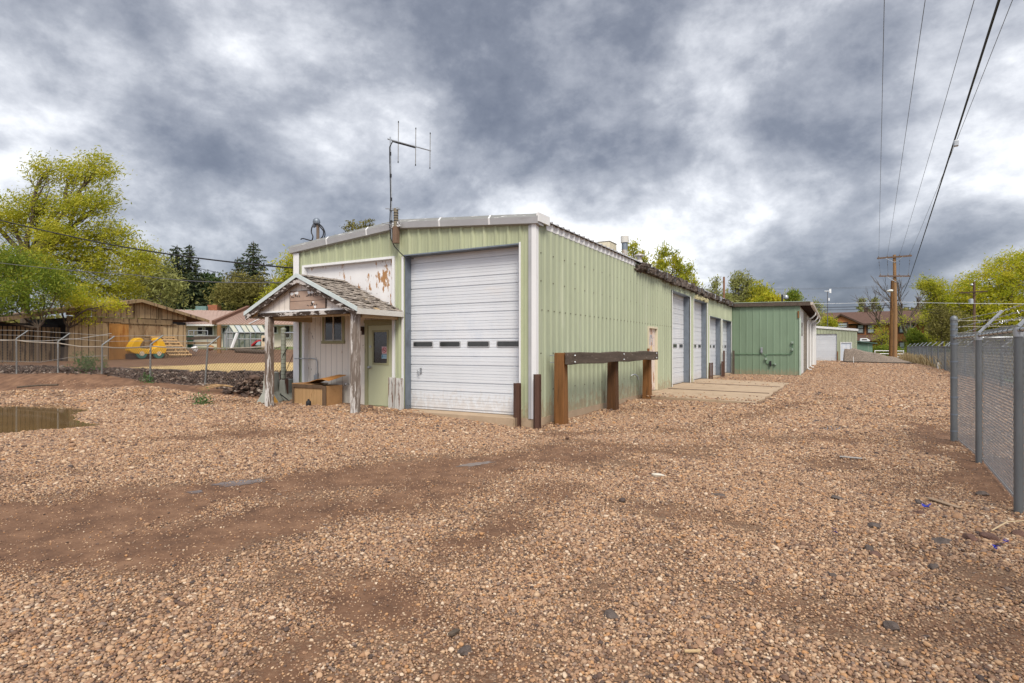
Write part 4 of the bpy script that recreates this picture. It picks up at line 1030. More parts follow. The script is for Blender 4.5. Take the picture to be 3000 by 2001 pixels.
channel_post(-5.87,10.56,.72,.125,brownsteel,math.radians(55),'guard_post','short brown steel guard post at the right edge of the big white door','bollard',G1)
channel_post(-5.38,10.53,.92,.13,brownsteel,math.radians(45),'guard_post','taller brown steel guard post at the front corner of the workshop','bollard',G1)
channel_post(-13.0,10.42,.62,.12,brownsteel,0.1,'guard_post','rusty steel guard post behind the box at the left wall corner','bollard',G1)
# timber guard rail
t = thing('timber_guard_rail', 'heavy dark timber rail on three stained posts along the green wall', 'guard rail', (-5.1,14.4,-.1))
for (y,w,mt,lb,zt) in ((11.25,.25,orangewood,None,1.36),(14.55,.26,darkorange,'dark stained timber post',1.12),(17.72,.25,orangewood,None,1.13)):
    x = -5.17; m = MB(); zb = gz1(x,y)-.3; dxy = .01
    m.add([(x-w/2,y-w/2,zb),(x+w/2,y-w/2,zb),(x+w/2,y+w/2,zb),(x-w/2,y+w/2,zb),(x-w/2+dxy,y-w/2+.02,zt),(x+w/2-.015,y-w/2+.02,zt),(x+w/2-.015,y+w/2-.02,zt),(x-w/2+dxy,y+w/2-.02,zt)],[(3,2,1,0),(4,5,6,7),(0,1,5,4),(1,2,6,5),(2,3,7,6),(3,0,4,7)])
    o = m.build('post', mt, t, bevel=.012)
    if lb: o['label'] = lb
m = MB(); pts = []
ys = np.linspace(11.13,18.0,15); rr = random.Random(3)
for i,y in enumerate(ys):
    z = 1.235+.012*math.sin(i*1.3); x = -4.955 if y < 17.3 else -4.965
    for sx,sz in ((-1,-1),(1,-1),(1,1),(-1,1)): m.v.append((x+sx*(.075+rr.uniform(-.006,.006)), y, z+sz*(.128+rr.uniform(-.008,.008))))
for i in range(len(ys)-1):
    for k in range(4): m.f.append((4*i+k,4*i+(k+1)%4,4*i+4+(k+1)%4,4*i+4+k))
m.f += [(3,2,1,0), tuple(4*(len(ys)-1)+k for k in range(4))]
m.build('rail', darkwood, t, bevel=.014)
m = MB()
for y in (11.3,14.55,17.7):
    for z in (1.16,1.30): m.lathe((-4.878,y,z),[(.022,0),(.022,.014),(.012,.03)],8,'x')
for z in (1.15,1.3): m.tube([(-5.42,11.2,z),(-5.28,11.2,z)],.012,6)
m.build('bolt', galv_lt, t)
m = MB(); m.tube([(-5.46,17.0,.62),(-5.36,17.05,.66),(-5.3,17.12,.6),(-5.28,17.15,.5)],.022,8); m.build('pipe_stub', galv_lt, smooth=True, label='small bent pipe stub on the green wall behind the last guard rail post', cat='pipe')
# posts between the far side doors
G2 = 'guard posts between the side doors'
def pxpost(x0p,x1p,yt,yb,Y,mat,label,name='guard_post'):
    c = PY((x0p+x1p)/2,(yt+yb)/2,Y); tt = Y/_d((x0p+x1p)/2)[1]; w = (x1p-x0p)/FPX*tt*.8
    zt = EYE+(HY-yt)/FPX*tt; z0 = EYE+(HY-yb)/FPX*tt
    m = MB(); m.box(c.x-w/2,c.x+w/2,Y-w/2,Y+w/2,z0-.1,zt); return m.build(name, mat, bevel=.01, label=label, cat='bollard', group=G2)
S3 = 160/1140.
pxpost(2020+405*S3,2020+447*S3,900+1160*S3,900+1485*S3,29.15,brownsteel,'rusty guard post left of a close pair, beside the third side door')
pxpost(2020+452*S3,2020+492*S3,900+1155*S3,900+1480*S3,29.35,brownsteel,'rusty guard post right of a close pair, beside the third side door')
pxpost(2020+662*S3,2020+702*S3,900+1130*S3,900+1430*S3,32.6,brownsteel,'short rusty guard post beside the farthest side door')
pxpost(2020+700*S3,2020+740*S3,900+905*S3,900+1410*S3,33.0,brownsteel,'tall rusty guard post in front of the farthest side door')
pxpost(2020+892*S3,2020+942*S3,900+905*S3,900+1380*S3,36.2,darkwood,'weathered timber guard post where pale and dark green walls meet')

# service mast and antenna
sm = Vector((-12.33,10.95,0))
t = thing('service_mast', 'electric service mast with a hooded weatherhead on the left roof edge', 'mast', (sm.x,sm.y,4.2))
m = MB(); m.tube([(sm.x,sm.y,4.1),(sm.x,sm.y,4.93)],.042,12); m.build('pipe', M('mast_pipe',(.16,.12,.09),.2,.7), t, smooth=True)
m = MB(); m.lathe((sm.x-.03,sm.y-.02,4.88),[(.055,-.03),(.085,-.02),(.10,.03),(.09,.09),(.055,.13),(.015,.145)],14); m.tube([(sm.x-.06,sm.y-.02,4.86),(sm.x-.15,sm.y-.03,4.80)],[.07,.05],8); m.build('weatherhead', galv, t, smooth=True)
m = MB()
for k,(pts) in enumerate([[(-.06,0,4.9),(-.16,-.05,4.8),(-.2,-.05,4.65),(-.14,-.05,4.52),(-.19,-.05,4.42),(-.34,-.05,4.45),(-.52,-.06,4.5),(-.62,-.05,4.49)],[(.02,-.05,4.88),(.16,-.05,4.74),(.27,-.05,4.62),(.25,-.06,4.48),(.1,-.06,4.4)],[(.04,0,4.86),(.24,-.04,4.72),(.33,-.05,4.55),(.26,-.05,4.4),(.06,-.06,4.3),(-.16,-.06,4.31)]]):
    # smooth loop
    P = [Vector((sm.x+p[0],sm.y+p[1],p[2])) for p in pts]; Q = []
    for i in range(len(P)-1):
        p0,p1,p2,p3 = P[max(i-1,0)],P[i],P[i+1],P[min(i+2,len(P)-1)]
        for q in range(5):
            f = q/5; Q.append(.5*((2*p1)+(p2-p0)*f+(2*p0-5*p1+4*p2-p3)*f*f+(3*p1-p0-3*p2+p3)*f**3))
    Q.append(P[-1]); m.tube(Q,.016,6)
m.build('cable', wirecol, t, smooth=True)
ax, ay = -9.285, 10.50
t = thing('radio_antenna', 'three element radio antenna on a tall thin mast above the gable', 'antenna', (ax,ay,4.2))
m = MB(); m.tube([(ax,ay,4.05),(ax-.02,ay,5.2),(ax-.055,ay,6.55)],.016,8); m.build('mast', galv_lt, t, smooth=True)
m = MB(); m.tube([(ax+.125,ay+.0,4.371),(ax+.125,ay+.0,4.80)],.055,10)
m.build('bracket_pipe', M('strap_pipe',(.20,.17,.12),.3,.6,0,1,(1,1,1)), t, smooth=True)
m = MB()
for z in (4.50,4.56,4.62,4.68): m.tube([(ax+.125,ay,z),(ax+.125,ay,z+.02)],.059,10)
for z in (6.15,5.62,5.05,4.5): m.tube([(ax-.055+.06*(6.55-z)/2.4,ay-.01,z-.05),(ax-.055+.06*(6.55-z)/2.4,ay-.01,z+.03)],.026,8)
m.build('strap', black, t)
m = MB(); m.box(ax+.07,ax+.19,ay-.06,ay+.06,3.97,4.37); m.build('mount_block', armwood, t, bevel=.006)
m = MB(); m.tube([(ax-.17,ay-.03,4.83),(ax+.28,ay-.03,4.76)],.012,6); m.tube([(ax-.22,ay-.09,4.47),(ax+.12,ay-.09,4.40)],.012,6); m.box(ax-.06,ax+.2,ay-.04,ay+.04,4.765,4.815); m.build('clamp', galv_lt, t)
b0, b1 = Vector((ax-.11,ay-.03,6.50)), Vector((-8.98,11.62,6.49))
m = MB(); m.tube([b0,b1],.017,8); m.build('boom', galv_lt, t, smooth=True)
m = MB(); tip = MB()
for f,hl in ((.24,.49),(.64,.455),(.985,.44)):
    c = b0.lerp(b1, f); m.tube([c-Vector((.01,0,hl)),c+Vector((0,0,hl))],.0085,6)
    tip.tube([c-Vector((.01,0,hl+.02)),c-Vector((.01,0,hl-.02))],.013,6); tip.tube([c+Vector((0,0,hl-.02)),c+Vector((0,0,hl+.02))],.013,6)
m.build('element', M('rod_grey',(.2,.19,.17),.1,.5,.3), t, smooth=True); tip.build('element_tip', black, t)
m = MB(); q = b0.lerp(b1,.62); m.tube([(ax-.045,ay-.022,5.9),(ax-.05,ay-.022,6.3),(ax-.01,ay+.03,6.44),tuple(b0.lerp(b1,.2)-Vector((0,0,.03))),tuple(q-Vector((0,0,.03)))],.015,6)
m.tube([(ax-.045,ay-.022,5.9),(ax-.02,ay-.022,5.0),(ax+.0,ay-.08,4.4),(ax+.02,ay-.06,4.08),(ax+.08,ay-.0,3.9),(ax+.2,ay+.08,3.74),(ax+.34,ay+.1,3.62),(ax+.5,ay+.2,3.60)],.012,6); m.build('cable', wirecol, t, smooth=True)
m = MB(); c = Vector((ax+.135,BY0-.20,ridge_z(ax)+.07)); a = Vector((1,0,.05)).normalized(); u_ = Vector((-.05,0,1)).normalized()
q = [c-a*.16-u_*.07,c+a*.16-u_*.07,c+a*.16+u_*.07,c-a*.16+u_*.07]; m.prism(q,(0,-.006,0))
t2 = thing('name_plate', 'small white plate with black capital letters on the gable trim', 'sign', tuple(c))
m.build('plate', white_trim, t2)
q = [c-a*.152-u_*.062,c+a*.152-u_*.062,c+a*.152+u_*.062,c-a*.152+u_*.062]; m = MB()
for i in range(4): m.beam(q[i]+Vector((0,-.008,0)), q[(i+1)%4]+Vector((0,-.008,0)), .003, .006)
m.build('border', black, t2)
text_mb('S   AR', .125, c+Vector((0,-.0085,0)), a, u_, .002).build('lettering', black, t2, fixn=False)

# ------------------------------------------------------------------ concrete apron
m = MB()
A = [(BX1+.035,17.75),(-1.92,17.25),(-1.8,27.9),(BX1+.035,28.9)]
n = 14; V = []
for i in range(n+1):
    for j in range(7):
        f, g_ = j/6, i/n
        x = (A[0][0]*(1-f)+A[1][0]*f)*(1-g_)+(A[3][0]*(1-f)+A[2][0]*f)*g_; y = (A[0][1]*(1-f)+A[1][1]*f)*(1-g_)+(A[3][1]*(1-f)+A[2][1]*f)*g_
        V.append((x+(random.uniform(-.06,.06) if j==6 else 0), y+(random.uniform(-.05,.05) if i in (0,n) else 0), -.035-.03*f))
F = [(i*7+j,i*7+j+1,i*7+j+8,i*7+j+7) for i in range(n) for j in range(6)]
m.add(V, F); m.add([(x,y,-.3) for (x,y,_) in V], [])
k = len(V)
edge = [j for j in range(7)]+[i*7+6 for i in range(1,n+1)]+[n*7+j for j in range(5,-1,-1)]+[i*7 for i in range(n-1,0,-1)]
m.f += [(edge[i],edge[i]+k,edge[(i+1)%len(edge)]+k,edge[(i+1)%len(edge)]) for i in range(len(edge))]
m.build('concrete_pavement', concrete, kind='structure')
m = MB()
for (a,b) in (((-5.4,21.2),(-1.95,20.9)),((-5.4,25.1),(-1.9,24.6))):
    P = [(a[0]+(b[0]-a[0])*i/12, a[1]+(b[1]-a[1])*i/12+random.uniform(-.015,.015), -.028-.03*((a[0]+(b[0]-a[0])*i/12)+5.5)/3.6) for i in range(13)]
    m.tube(P, .012, 4)
m.build('pavement_joint', dkbrown, kind='structure')
n = 500; X = RS.uniform(-5.3,-1.9,n); Y = np.where(RS.rand(n)<.5, RS.uniform(24,36.3,n), 17.6+RS.exponential(.4,n))
X = np.where(Y>28.5, RS.uniform(-4.6,-1.9,n), X); s = RS.uniform(.01,.03,n)
zz = np.where(Y<28, -.03-.03*(X+5.5)/3.6, gz(X,Y)); scatter('loose_gravel', np.stack([X,Y,zz],-1), np.stack([s*1.2,s,s*.7],-1), PEB)

# ------------------------------------------------------------------ dark green annex
AX1 = -1.8; AY = BY1
ann = thing('green_annex', 'dark green flat roofed annex joined to the far end of the workshop', 'building', (-3.6,45,0))
m = MB(); ribwall(m,(BX1,AY),(1,0),(0,-1),AX1-BX1,-.12,lambda s: 3.97-.02*s,pitch=.37,rib=.018,phase=.1,minor=0); m.build('front_wall', dkgreen, ann, fixn=False)
m = MB(); m.box(AX1-.05,AX1,AY+.02,40.8,-.15,3.93); m.build('side_wall', white_trim, ann)
m = MB(); m.box(AX1-.05,AX1+.03,40.81,44.7,-.15,3.93); m.build('stone_wall', stone_m, ann)
m = MB(); m.box(AX1-.05,AX1,44.71,54.8,-.15,3.95); m.build('side_wall', cream_wall, ann)
m = MB(); m.box(BX1,AX1-.06,AY+.05,55.8,-.15,3.9); m.build('inner_shell', black, ann)
m = MB(); m.box(AX1-.06,AX1+.32,54.81,55.8,-.15,3.95); m.build('end_pier', white_trim, ann)
m = MB(); m.prism([(BX1+.06,AY-.13,4.06),(-1.27,AY-.13,4.0),(-1.27,AY-.13,4.12),(BX1+.06,AY-.13,4.18)],(0,19.6,0)); m.build('roof', darkwood, ann)
m = MB(); m.prism([(BX1+.06,AY-.17,3.95),(-1.27,AY-.17,3.89),(-1.27,AY-.17,4.11),(BX1+.06,AY-.17,4.17)],(0,.038,0)); m.build('fascia', darkwood, ann)
m = MB(); m.prism([(BX1+.06,AY-.19,4.172),(-1.25,AY-.19,4.115),(-1.25,AY-.19,4.14),(BX1+.06,AY-.19,4.2)],(0,.1,0)); m.build('drip_edge', M('pale_green_edge',(.34,.40,.33),.1,.5), ann)
m = MB()
for k in range(16): m.box(AX1+.0,-1.3,AY+.5+k*1.2,AY+.56+k*1.2,3.82,3.98)
m.build('rafter', dkbrown, ann)
m = MB(); m.prism([(-1.28,AY-.1,3.93),(-1.14,AY-.1,3.93),(-1.12,AY-.1,4.08),(-1.28,AY-.1,4.08)],(0,19.4,0)); m.build('gutter', M('gutter_tan',(.50,.44,.38),.1,.5), ann)
m = MB(); m.box(AX1-.03,AX1+.055,AY-.06,AY+.02,-.12,3.2); m.build('corner_trim', M('pale_corner',(.42,.50,.42),.1,.5), ann)
m = MB(); m.box(AX1-.12,AX1-.04,AY-.065,AY-.04,3.2,3.6); m.build('bare_patch', orangewood, ann)
for y in (43.6,48.8,54.2):
    m = MB(); m.tube([(-1.2,y,3.95),(-1.22,y+.02,3.72),(-1.4,y+.06,3.52),(-1.66,y+.1,3.4),(-1.70,y+.1,3.2),(-1.70,y+.1,.12),(-1.60,y+.05,.02),(-1.45,y,.0)],.05,10); m.build('downspout', white_trim, ann, smooth=True)
m = MB(); m.box(AX1,AX1+.012,38.3,39.3,2.2,3.0); wd = m.build('window', dkbrown, ann)
m = MB(); m.box(AX1+.012,AX1+.02,38.4,39.2,2.28,2.92); m.build('pane', glass_grey, wd)
lp = PY(2296,876,41); t = thing('roof_lamp', 'small globe yard lamp standing above the annex roof', 'lamp', (lp.x,lp.y,4.1))
m = MB(); m.box(lp.x-.14,lp.x-.04,lp.y-.05,lp.y+.05,4.1,4.95); m.build('stem', black, t)
m = MB(); m.lathe((lp.x+.14,lp.y,4.62),[(.05,.0),(.13,.06),(.15,.16),(.1,.26),(.03,.29)],12); m.tube([(lp.x-.04,lp.y,4.88),(lp.x+.14,lp.y,4.9)],.02,6); m.build('globe', galv_lt, t, smooth=True)
# fittings on the annex wall
S6 = 400/2091.
def A6(x,y): return PY(2100+x*S6, 820+y*S6, AY-.05)
def conduit(lbl, pts, ex):
    t = thing('conduit_run', lbl, 'conduit', tuple(A6(*pts[0])))
    m = MB(); m.tube([A6(*p) for p in pts],.018,8); m.build('pipe', M('green_pipe',(.10,.19,.11),.1,.5), t, smooth=True)
    for (x0,x1,y0,y1,mt,nm) in ex:
        a,b = A6(x0,y0),A6(x1,y1); m = MB(); m.box(a.x,b.x,AY-.16,AY-.02,b.z,a.z); m.build(nm, mt, t, bevel=.01)
gb = M('grey_green_box',(.26,.33,.27),.12,.5)
conduit('thin green conduit branching across the dark green wall with three small boxes', [(270,1135),(715,1135),(738,1150),(752,1175),(752,1192),(752,1175),(765,1150),(785,1137),(1130,1137),(1150,1125),(1160,1100),(1160,970)],
        [(738,765,1190,1228,gb,'junction_box'),(1146,1172,1045,1085,gb,'junction_box'),(1142,1175,942,976,gb,'junction_box')])
conduit('short curved conduit with a black box low on the dark green wall', [(752,1230),(755,1265),(775,1285),(880,1293),(905,1290)], [(808,836,1240,1320,black,'meter_box'),(885,908,1280,1304,gb,'end_box')])
a,b = A6(672,1035),A6(704,1112); m = MB(); m.box(a.x,b.x,AY-.13,AY-.02,b.z,(a.z+b.z)/2-.01); m.box(a.x,b.x,AY-.14,AY-.02,(a.z+b.z)/2+.01,a.z); m.box(a.x+.02,b.x-.02,AY-.1,AY-.02,b.z-.06,a.z)
m.build('socket_box', galv_lt, bevel=.008, label='white double socket box in the middle of the dark green wall', cat='socket')

# ------------------------------------------------------------------ far garage
GYF = 73.6; gar = thing('small_garage', 'small pale green garage with white overhead door beyond the annex', 'garage', (-2,76,0))
gtop = lambda x: 3.40+.098*(2.0-x)
m = MB(); ribwall(m,(-8,GYF),(1,0),(0,-1),10.0,-.05,lambda s: gtop(-8+s),[(-2.96+8,.09+8,-.5,3.07),(.5+8,1.45+8,-.5,2.05)],pitch=.305,rib=.03,phase=.1,minor=0); m.build('front_wall', sage, gar, fixn=False)
m = MB(); ribwall(m,(2.0,GYF),(0,1),(1,0),8,-.05,lambda s: 3.4,pitch=.305,rib=.03,minor=0); m.build('side_wall', sage, gar, fixn=False)
m = MB(); m.box(-7.9,1.9,GYF+.3,GYF+7.9,-.05,3.3); m.build('inner_shell', black, gar)
m = MB(); m.prism([(-8.1,GYF-.12,gtop(-8.1)-.04),(2.15,GYF-.12,gtop(2.15)-.04),(2.15,GYF-.12,gtop(2.15)+.2),(-8.1,GYF-.12,gtop(-8.1)+.2)],(0,8.3,0)); m.build('roof', white_trim, gar)
m = MB(); pr = od_profile(.03,3.1)
for (d0,za),(d1,zb_) in zip(pr,pr[1:]): m.quad((-2.96,GYF+.1+d0*2,za),(.09,GYF+.1+d0*2,za),(.09,GYF+.1+d1*2,zb_),(-2.96,GYF+.1+d1*2,zb_))
m.build('overhead_door', door_white, gar, fixn=False)
m = MB(); m.box(.10,.2,GYF-.06,GYF-.03,.0,1.1); m.build('edge_board', orangewood, gar)
m = MB(); m.box(.5,1.45,GYF+.03,GYF+.07,.0,2.05); dd = m.build('entry_door', M('blue_white_door',(.56,.62,.70),.05,.5), gar)
m = MB()
for (x0,x1,z0,z1) in ((.62,.92,1.35,1.85),(1.03,1.33,1.35,1.85),(.62,.92,.3,1.2),(1.03,1.33,.3,1.2)): m.box(x0,x1,GYF+.02,GYF+.029,z0,z1)
m.build('raised_panel', door_white, dd)
m = MB(); m.box(.42,.499,GYF-.05,GYF+.02,0,2.13); m.box(1.451,1.53,GYF-.05,GYF+.02,0,2.13); m.box(.5,1.45,GYF-.05,GYF+.02,2.051,2.13); m.build('door_frame', white_trim, gar)
# weather station
w = D(2424.5,853,74); t = thing('weather_station', 'thin pole with a white wind sensor rising behind the small garage', 'weather station', (w.x,w.y,0))
m = MB(); m.tube([(w.x,w.y,0),(w.x,w.y,w.z)],.05,8); m.build('pole', wiregrey, t, smooth=True)
m = MB(); m.tube([(w.x-.35,w.y,w.z+.02),(w.x+.3,w.y,w.z-.02)],.045,8); m.add([(w.x+.2,w.y,w.z-.25),(w.x+.42,w.y,w.z-.25),(w.x+.42,w.y,w.z+.28),(w.x+.2,w.y,w.z+.28),(w.x+.2,w.y+.05,w.z-.25),(w.x+.42,w.y+.05,w.z-.25),(w.x+.42,w.y+.05,w.z+.28),(w.x+.2,w.y+.05,w.z+.28)],[(0,1,2,3),(7,6,5,4),(0,4,5,1),(1,5,6,2),(2,6,7,3),(3,7,4,0)]); m.build('wind_vane', whitep, t)
m = MB(); m.box(w.x+.1,w.x+.25,w.y-.06,w.y+.06,w.z-1.25,w.z-.9); m.build('sensor', whitep, t)
# ------------------------------------------------------------------ chain link fences
def chain(mb, p0, p1, zb, zt, dia, r, sides=3):
    """two families of crossing wires between p0 and p1 (plan points)"""
    a = Vector((p1[0]-p0[0], p1[1]-p0[1], 0)); Lh = a.length; a.normalize(); nn = Vector((-a.y, a.x, 0))
    h = zt-zb; st = dia*1.4142; o = Vector((p0[0], p0[1], zb))
    k = -h
    while k < Lh:
        for sg in (1, -1):
            s0, s1, z0, z1 = k, k+h, 0, h
            if s0 < 0: z0 = -s0; s0 = 0
            if s1 > Lh: z1 = h-(s1-Lh); s1 = Lh
            if s1-s0 < .01: continue
            za, zz = (z0, z1) if sg > 0 else (h-z0, h-z1)
            mb.tube([o+a*s0+Vector((0,0,za))+nn*.003*sg, o+a*s1+Vector((0,0,zz))+nn*.003*sg], r, sides, cap=False)
        k += st
def barbed(mb, pts, r=.004, step=.13, bl=.02):
    mb.tube(pts, r, 3, cap=False)
    for p0, p1 in zip(pts, pts[1:]):
        p0, p1 = Vector(p0), Vector(p1); n = int((p1-p0).length/step)
        for i in range(n):
            c = p0.lerp(p1, (i+.5)/n); d = Vector((random.uniform(-1,1),random.uniform(-1,1),random.uniform(-1,1))).normalized()*bl
            mb.tube([c-d, c+d], r*.8, 3, cap=False)
# near fence on the right, running toward the camera
NF = [(1.73,12.05),(1.70,9.95),(1.515,7.12),(1.42,4.5),(1.32,1.9),(1.25,-.7)]
t = thing('chain_link_fence', 'grey chain link fence with barbed wire arms at the right edge of the gravel', 'fence', (1.6,8,-.1))
m = MB(); x,y = NF[0]; z0 = gz1(x,y); m.tube([(x,y,z0-.2),(x,y,1.93)],.050,16); m.lathe((x,y,1.93),[(.056,0),(.056,.03),(.04,.065),(.012,.08)],16); m.build('post', fence_post_m, t, smooth=True)
m = MB()
for z in (.05,.33,.62,.95,1.22,1.52,1.66,1.76,1.85): m.tube([(x,y,z),(x,y,z+.028)],.054,16)
m.build('clamp', galv, t, smooth=True)
for (x,y) in NF[1:]:
    m = MB(); m.tube([(x,y,gz1(x,y)-.2),(x,y,1.60)],.037,14); m.build('post', fence_post_m, t, smooth=True)
    m = MB(); m.tube([(x,y,1.57),(x,y,1.66)],.043,14); m.build('cap', galv_lt, t, smooth=True)
    m = MB(); m.beam((x+.0,y-.0,1.67),(x+.25,y,1.965),.035,.018,up=(0,1,0)); m.build('arm', galv_lt, t, bevel=.003)
m = MB(); m.tube([(x,y,1.635) for x,y in NF],.021,10); m.build('top_rail', galv_lt, t, smooth=True)
m = MB()
for (a,b) in zip(NF,NF[1:]):
    n = int(math.hypot(b[0]-a[0],b[1]-a[1])/.3)
    for i in range(n):
        f = (i+.5)/n; x=a[0]+(b[0]-a[0])*f; y=a[1]+(b[1]-a[1])*f; m.tube([(x,y-.006,1.635),(x,y+.006,1.635)],.025,8)
m.build('tie_wire', black, t)
m = MB()
for (a,b) in zip(NF,NF[1:]): chain(m,(a[0]+.05,a[1]),(b[0]+.05,b[1]),min(gz1(*a),gz1(*b))+.02,1.70,.052,.0026)
m.build('mesh', wire_m, t)
m = MB()
for f,zz in ((.33,1.71),(.66,1.82),(1.0,1.95)):
    pts = [(NF[0][0]+.03,NF[0][1],zz-.02)]
    for (x,y) in NF[1:]: pts.append((x+.25*f,y,1.67+.29*f))
    barbed(m, pts)
m.build('barbed_wire', galv_lt, t)
m = MB(); m.tube([(x+.05,y,gz1(x,y)+.05) for (x,y) in NF],.004,5); m.build('tension_wire', galv_lt, t)
# short return fence to the right of the end post
RF = [(1.73,12.05),(3.6,12.25),(5.7,12.5),(8.2,12.8)]
t = thing('chain_link_fence', 'chain link fence behind the near one, running right from the same end post', 'fence', (5,12.4,-.1))
for (x,y) in RF[1:]:
    m = MB(); m.tube([(x,y,gz1(x,y)-.2),(x,y,1.65)],.032,12); m.build('post', fence_post_m, t, smooth=True)
m = MB(); m.tube([(x,y,1.635) for x,y in RF],.019,8); m.build('top_rail', galv_lt, t, smooth=True)
m = MB()
for a,b in zip(RF,RF[1:]): chain(m,a,b,-.08,1.66,.06,.0022)
m.build('mesh', wire_m, t)
m = MB()
for z in (1.72,1.82,1.92): barbed(m,[(x,y,z) for x,y in RF])
m.build('barbed_wire', M('new_wire',(.6,.58,.45),.1,.4,.4), t)
# far fence along the lot
t = thing('chain_link_fence', 'distant dark chain link fence with slanted arms left of the near end post', 'fence', (6.5,60,0))
FF = [(7.1,79),(7.05,74.5),(6.95,70.5),(6.85,66.2),(6.7,62.3),(6.55,58.2),(6.45,54.4),(6.35,50.6),(6.25,46.8),(6.15,42.8),(6.05,38.8),(5.95,34.5),(5.9,30.2),(5.85,26),(5.8,21.5)]
ft = lambda y: .02 + 1.62
for (x,y) in FF:
    z0 = gz1(x,y); zt = z0+1.62
    m = MB(); m.tube([(x,y,z0-.2),(x,y,zt)],.055,8); m.build('post', fence_post_m, t, smooth=True)
    m = MB(); m.beam((x,y,zt),(x+.33,y,zt+.32),.05,.03,up=(0,1,0)); m.build('arm', galv_lt, t)
m = MB(); m.tube([(x,y,gz1(x,y)+1.6) for x,y in FF],.03,6); m.build('top_rail', fence_post_m, t, smooth=True)
m = MB()
for a,b in zip(FF,FF[1:]): chain(m,a,b,gz1(*b)+.03,gz1(*b)+1.6,.10,.0045)
m.build('mesh', fence_post_m, t)
m = MB()
for f in (.5,1): m.tube([(x+.33*f,y,gz1(x,y)+1.62+.32*f) for x,y in FF],.008,3)
m.build('barbed_wire', wiregrey, t)
# left fence along the neighbour's bank
S2 = 450/1680.
LP = [(-26.65,9.4),(-24.2,9.72),(-21.8,10.02),(-19.4,10.32),(-16.96,10.64),(-14.5,10.95)]
LT = [1.82,1.70,1.57,1.58,1.53,1.56]
t = thing('chain_link_fence', 'old leaning chain link fence with slanted arms on the soil bank at left', 'fence', (-20,10.2,.4))
allp = [(-33.0,8.6),(-29.4,9.05)]+LP; allt = [1.95,1.88]+LT
tops = []
for i,((x,y),zt) in enumerate(zip(allp,allt)):
    lean = .10 if i == 6 else random.uniform(-.02,.03)
    z0 = min(gz1(x,y),fence_base(x))-.3
    tp = Vector((x+lean, y+lean*.3, zt)); tops.append(tp)
    m = MB(); m.tube([(x-lean*.3,y,z0),tuple(tp)],.027,10); m.build('post', M('old_galvanised',(.25,.255,.25),.15,.55,.5,6,V1) if i==0 else bpy.data.materials['old_galvanised'], t, smooth=True)
    m = MB(); m.beam(tp, tp+Vector((.26 if i<6 else .2,.26,.30)), .04,.025,up=(0,1,0))
    if i < 7: m.build('arm', bpy.data.materials['old_galvanised'], t)
m = MB(); ext = tops+[Vector((-13.86,11.05,1.58))]
P = []
for a,b in zip(ext,ext[1:]):
    for q in range(4): f=q/4; P.append(a.lerp(b,f)-Vector((0,0,.06+.05*math.sin(math.pi*f)*random.uniform(.3,1.2))))
P.append(ext[-1]-Vector((0,0,.06))); m.tube(P,.020,8); m.build('top_rail', M('dull_rail',(.34,.29,.23),.15,.6,.3,5), t, smooth=True)
m = MB()
for i,(a,b) in enumerate(zip(ext,ext[1:])): chain(m,(a.x,a.y-.03),(b.x,b.y-.03),float(fence_base((a.x+b.x)/2))+.12,min(a.z,b.z)-.07,.075,.0042)
m.build('mesh', M('old_mesh',(.12,.095,.08),.2,.7,.4,9), t)
m = MB()
for f in (.4,1.0): m.tube([tuple(p+Vector((.26*f,.26*f,.30*f))) for p in tops[:7]],.005,4)
m.tube([(-31.0,9.0,.98),(-25.5,9.7,.95),(-23.9,9.9,1.12),(-22.5,10.5,1.2)],.011,5); m.tube([(-30,9.2,1.83),(-25.4,9.7,1.72),(-23.6,10.1,1.8),(-22.4,10.6,1.98)],.011,5)
m.build('loose_wire', M('loose_wire',(.35,.33,.30),.1,.5), t)
t = thing('corner_post', 'thick grey green pipe post with wire bands left of the workshop corner', 'post', (-13.86,11.05,0))
m = MB(); m.tube([(-13.86,11.05,-.3),(-13.86,11.05,1.98)],.068,16); m.build('pipe', M('grey_green_pipe',(.25,.26,.21),.15,.6,.1,5,V1), t, smooth=True)
m = MB(); m.lathe((-13.86,11.05,1.98),[(.074,0),(.078,.03),(.06,.06),(.015,.075)],16); m.build('cap', bpy.data.materials['grey_green_pipe'], t, smooth=True)
m = MB()
for k in range(15): z=.2+.12*k+random.uniform(-.03,.03); m.tube([(-13.86,11.05,z),(-13.86,11.05,z+.008)],.0705,16)
m.build('wire_band', dkbrown, t)
t = thing('fence_panel', 'narrow chain link panel between the corner post and the workshop wall', 'fence', (-13.3,11.1,0))
m = MB(); m.tube([(-13.82,11.05,1.90),(-12.93,11.05,1.90)],.022,10); m.build('top_rail', galv_lt, t, smooth=True)
m = MB(); chain(m,(-13.8,11.04),(-12.92,11.04),.12,1.9,.062,.0026); m.build('mesh', M('panel_mesh',(.20,.18,.16),.2,.6,.5,9), t)
m = MB(); m.tube([(-13.78,11.02,.7),(-13.4,11.02,1.3),(-12.95,11.02,2.0)],.008,5); m.tube([(-13.95,11.0,.55),(-13.82,11.0,1.25),(-13.6,11.0,1.5)],.012,5); m.build('loose_cable', black, t)

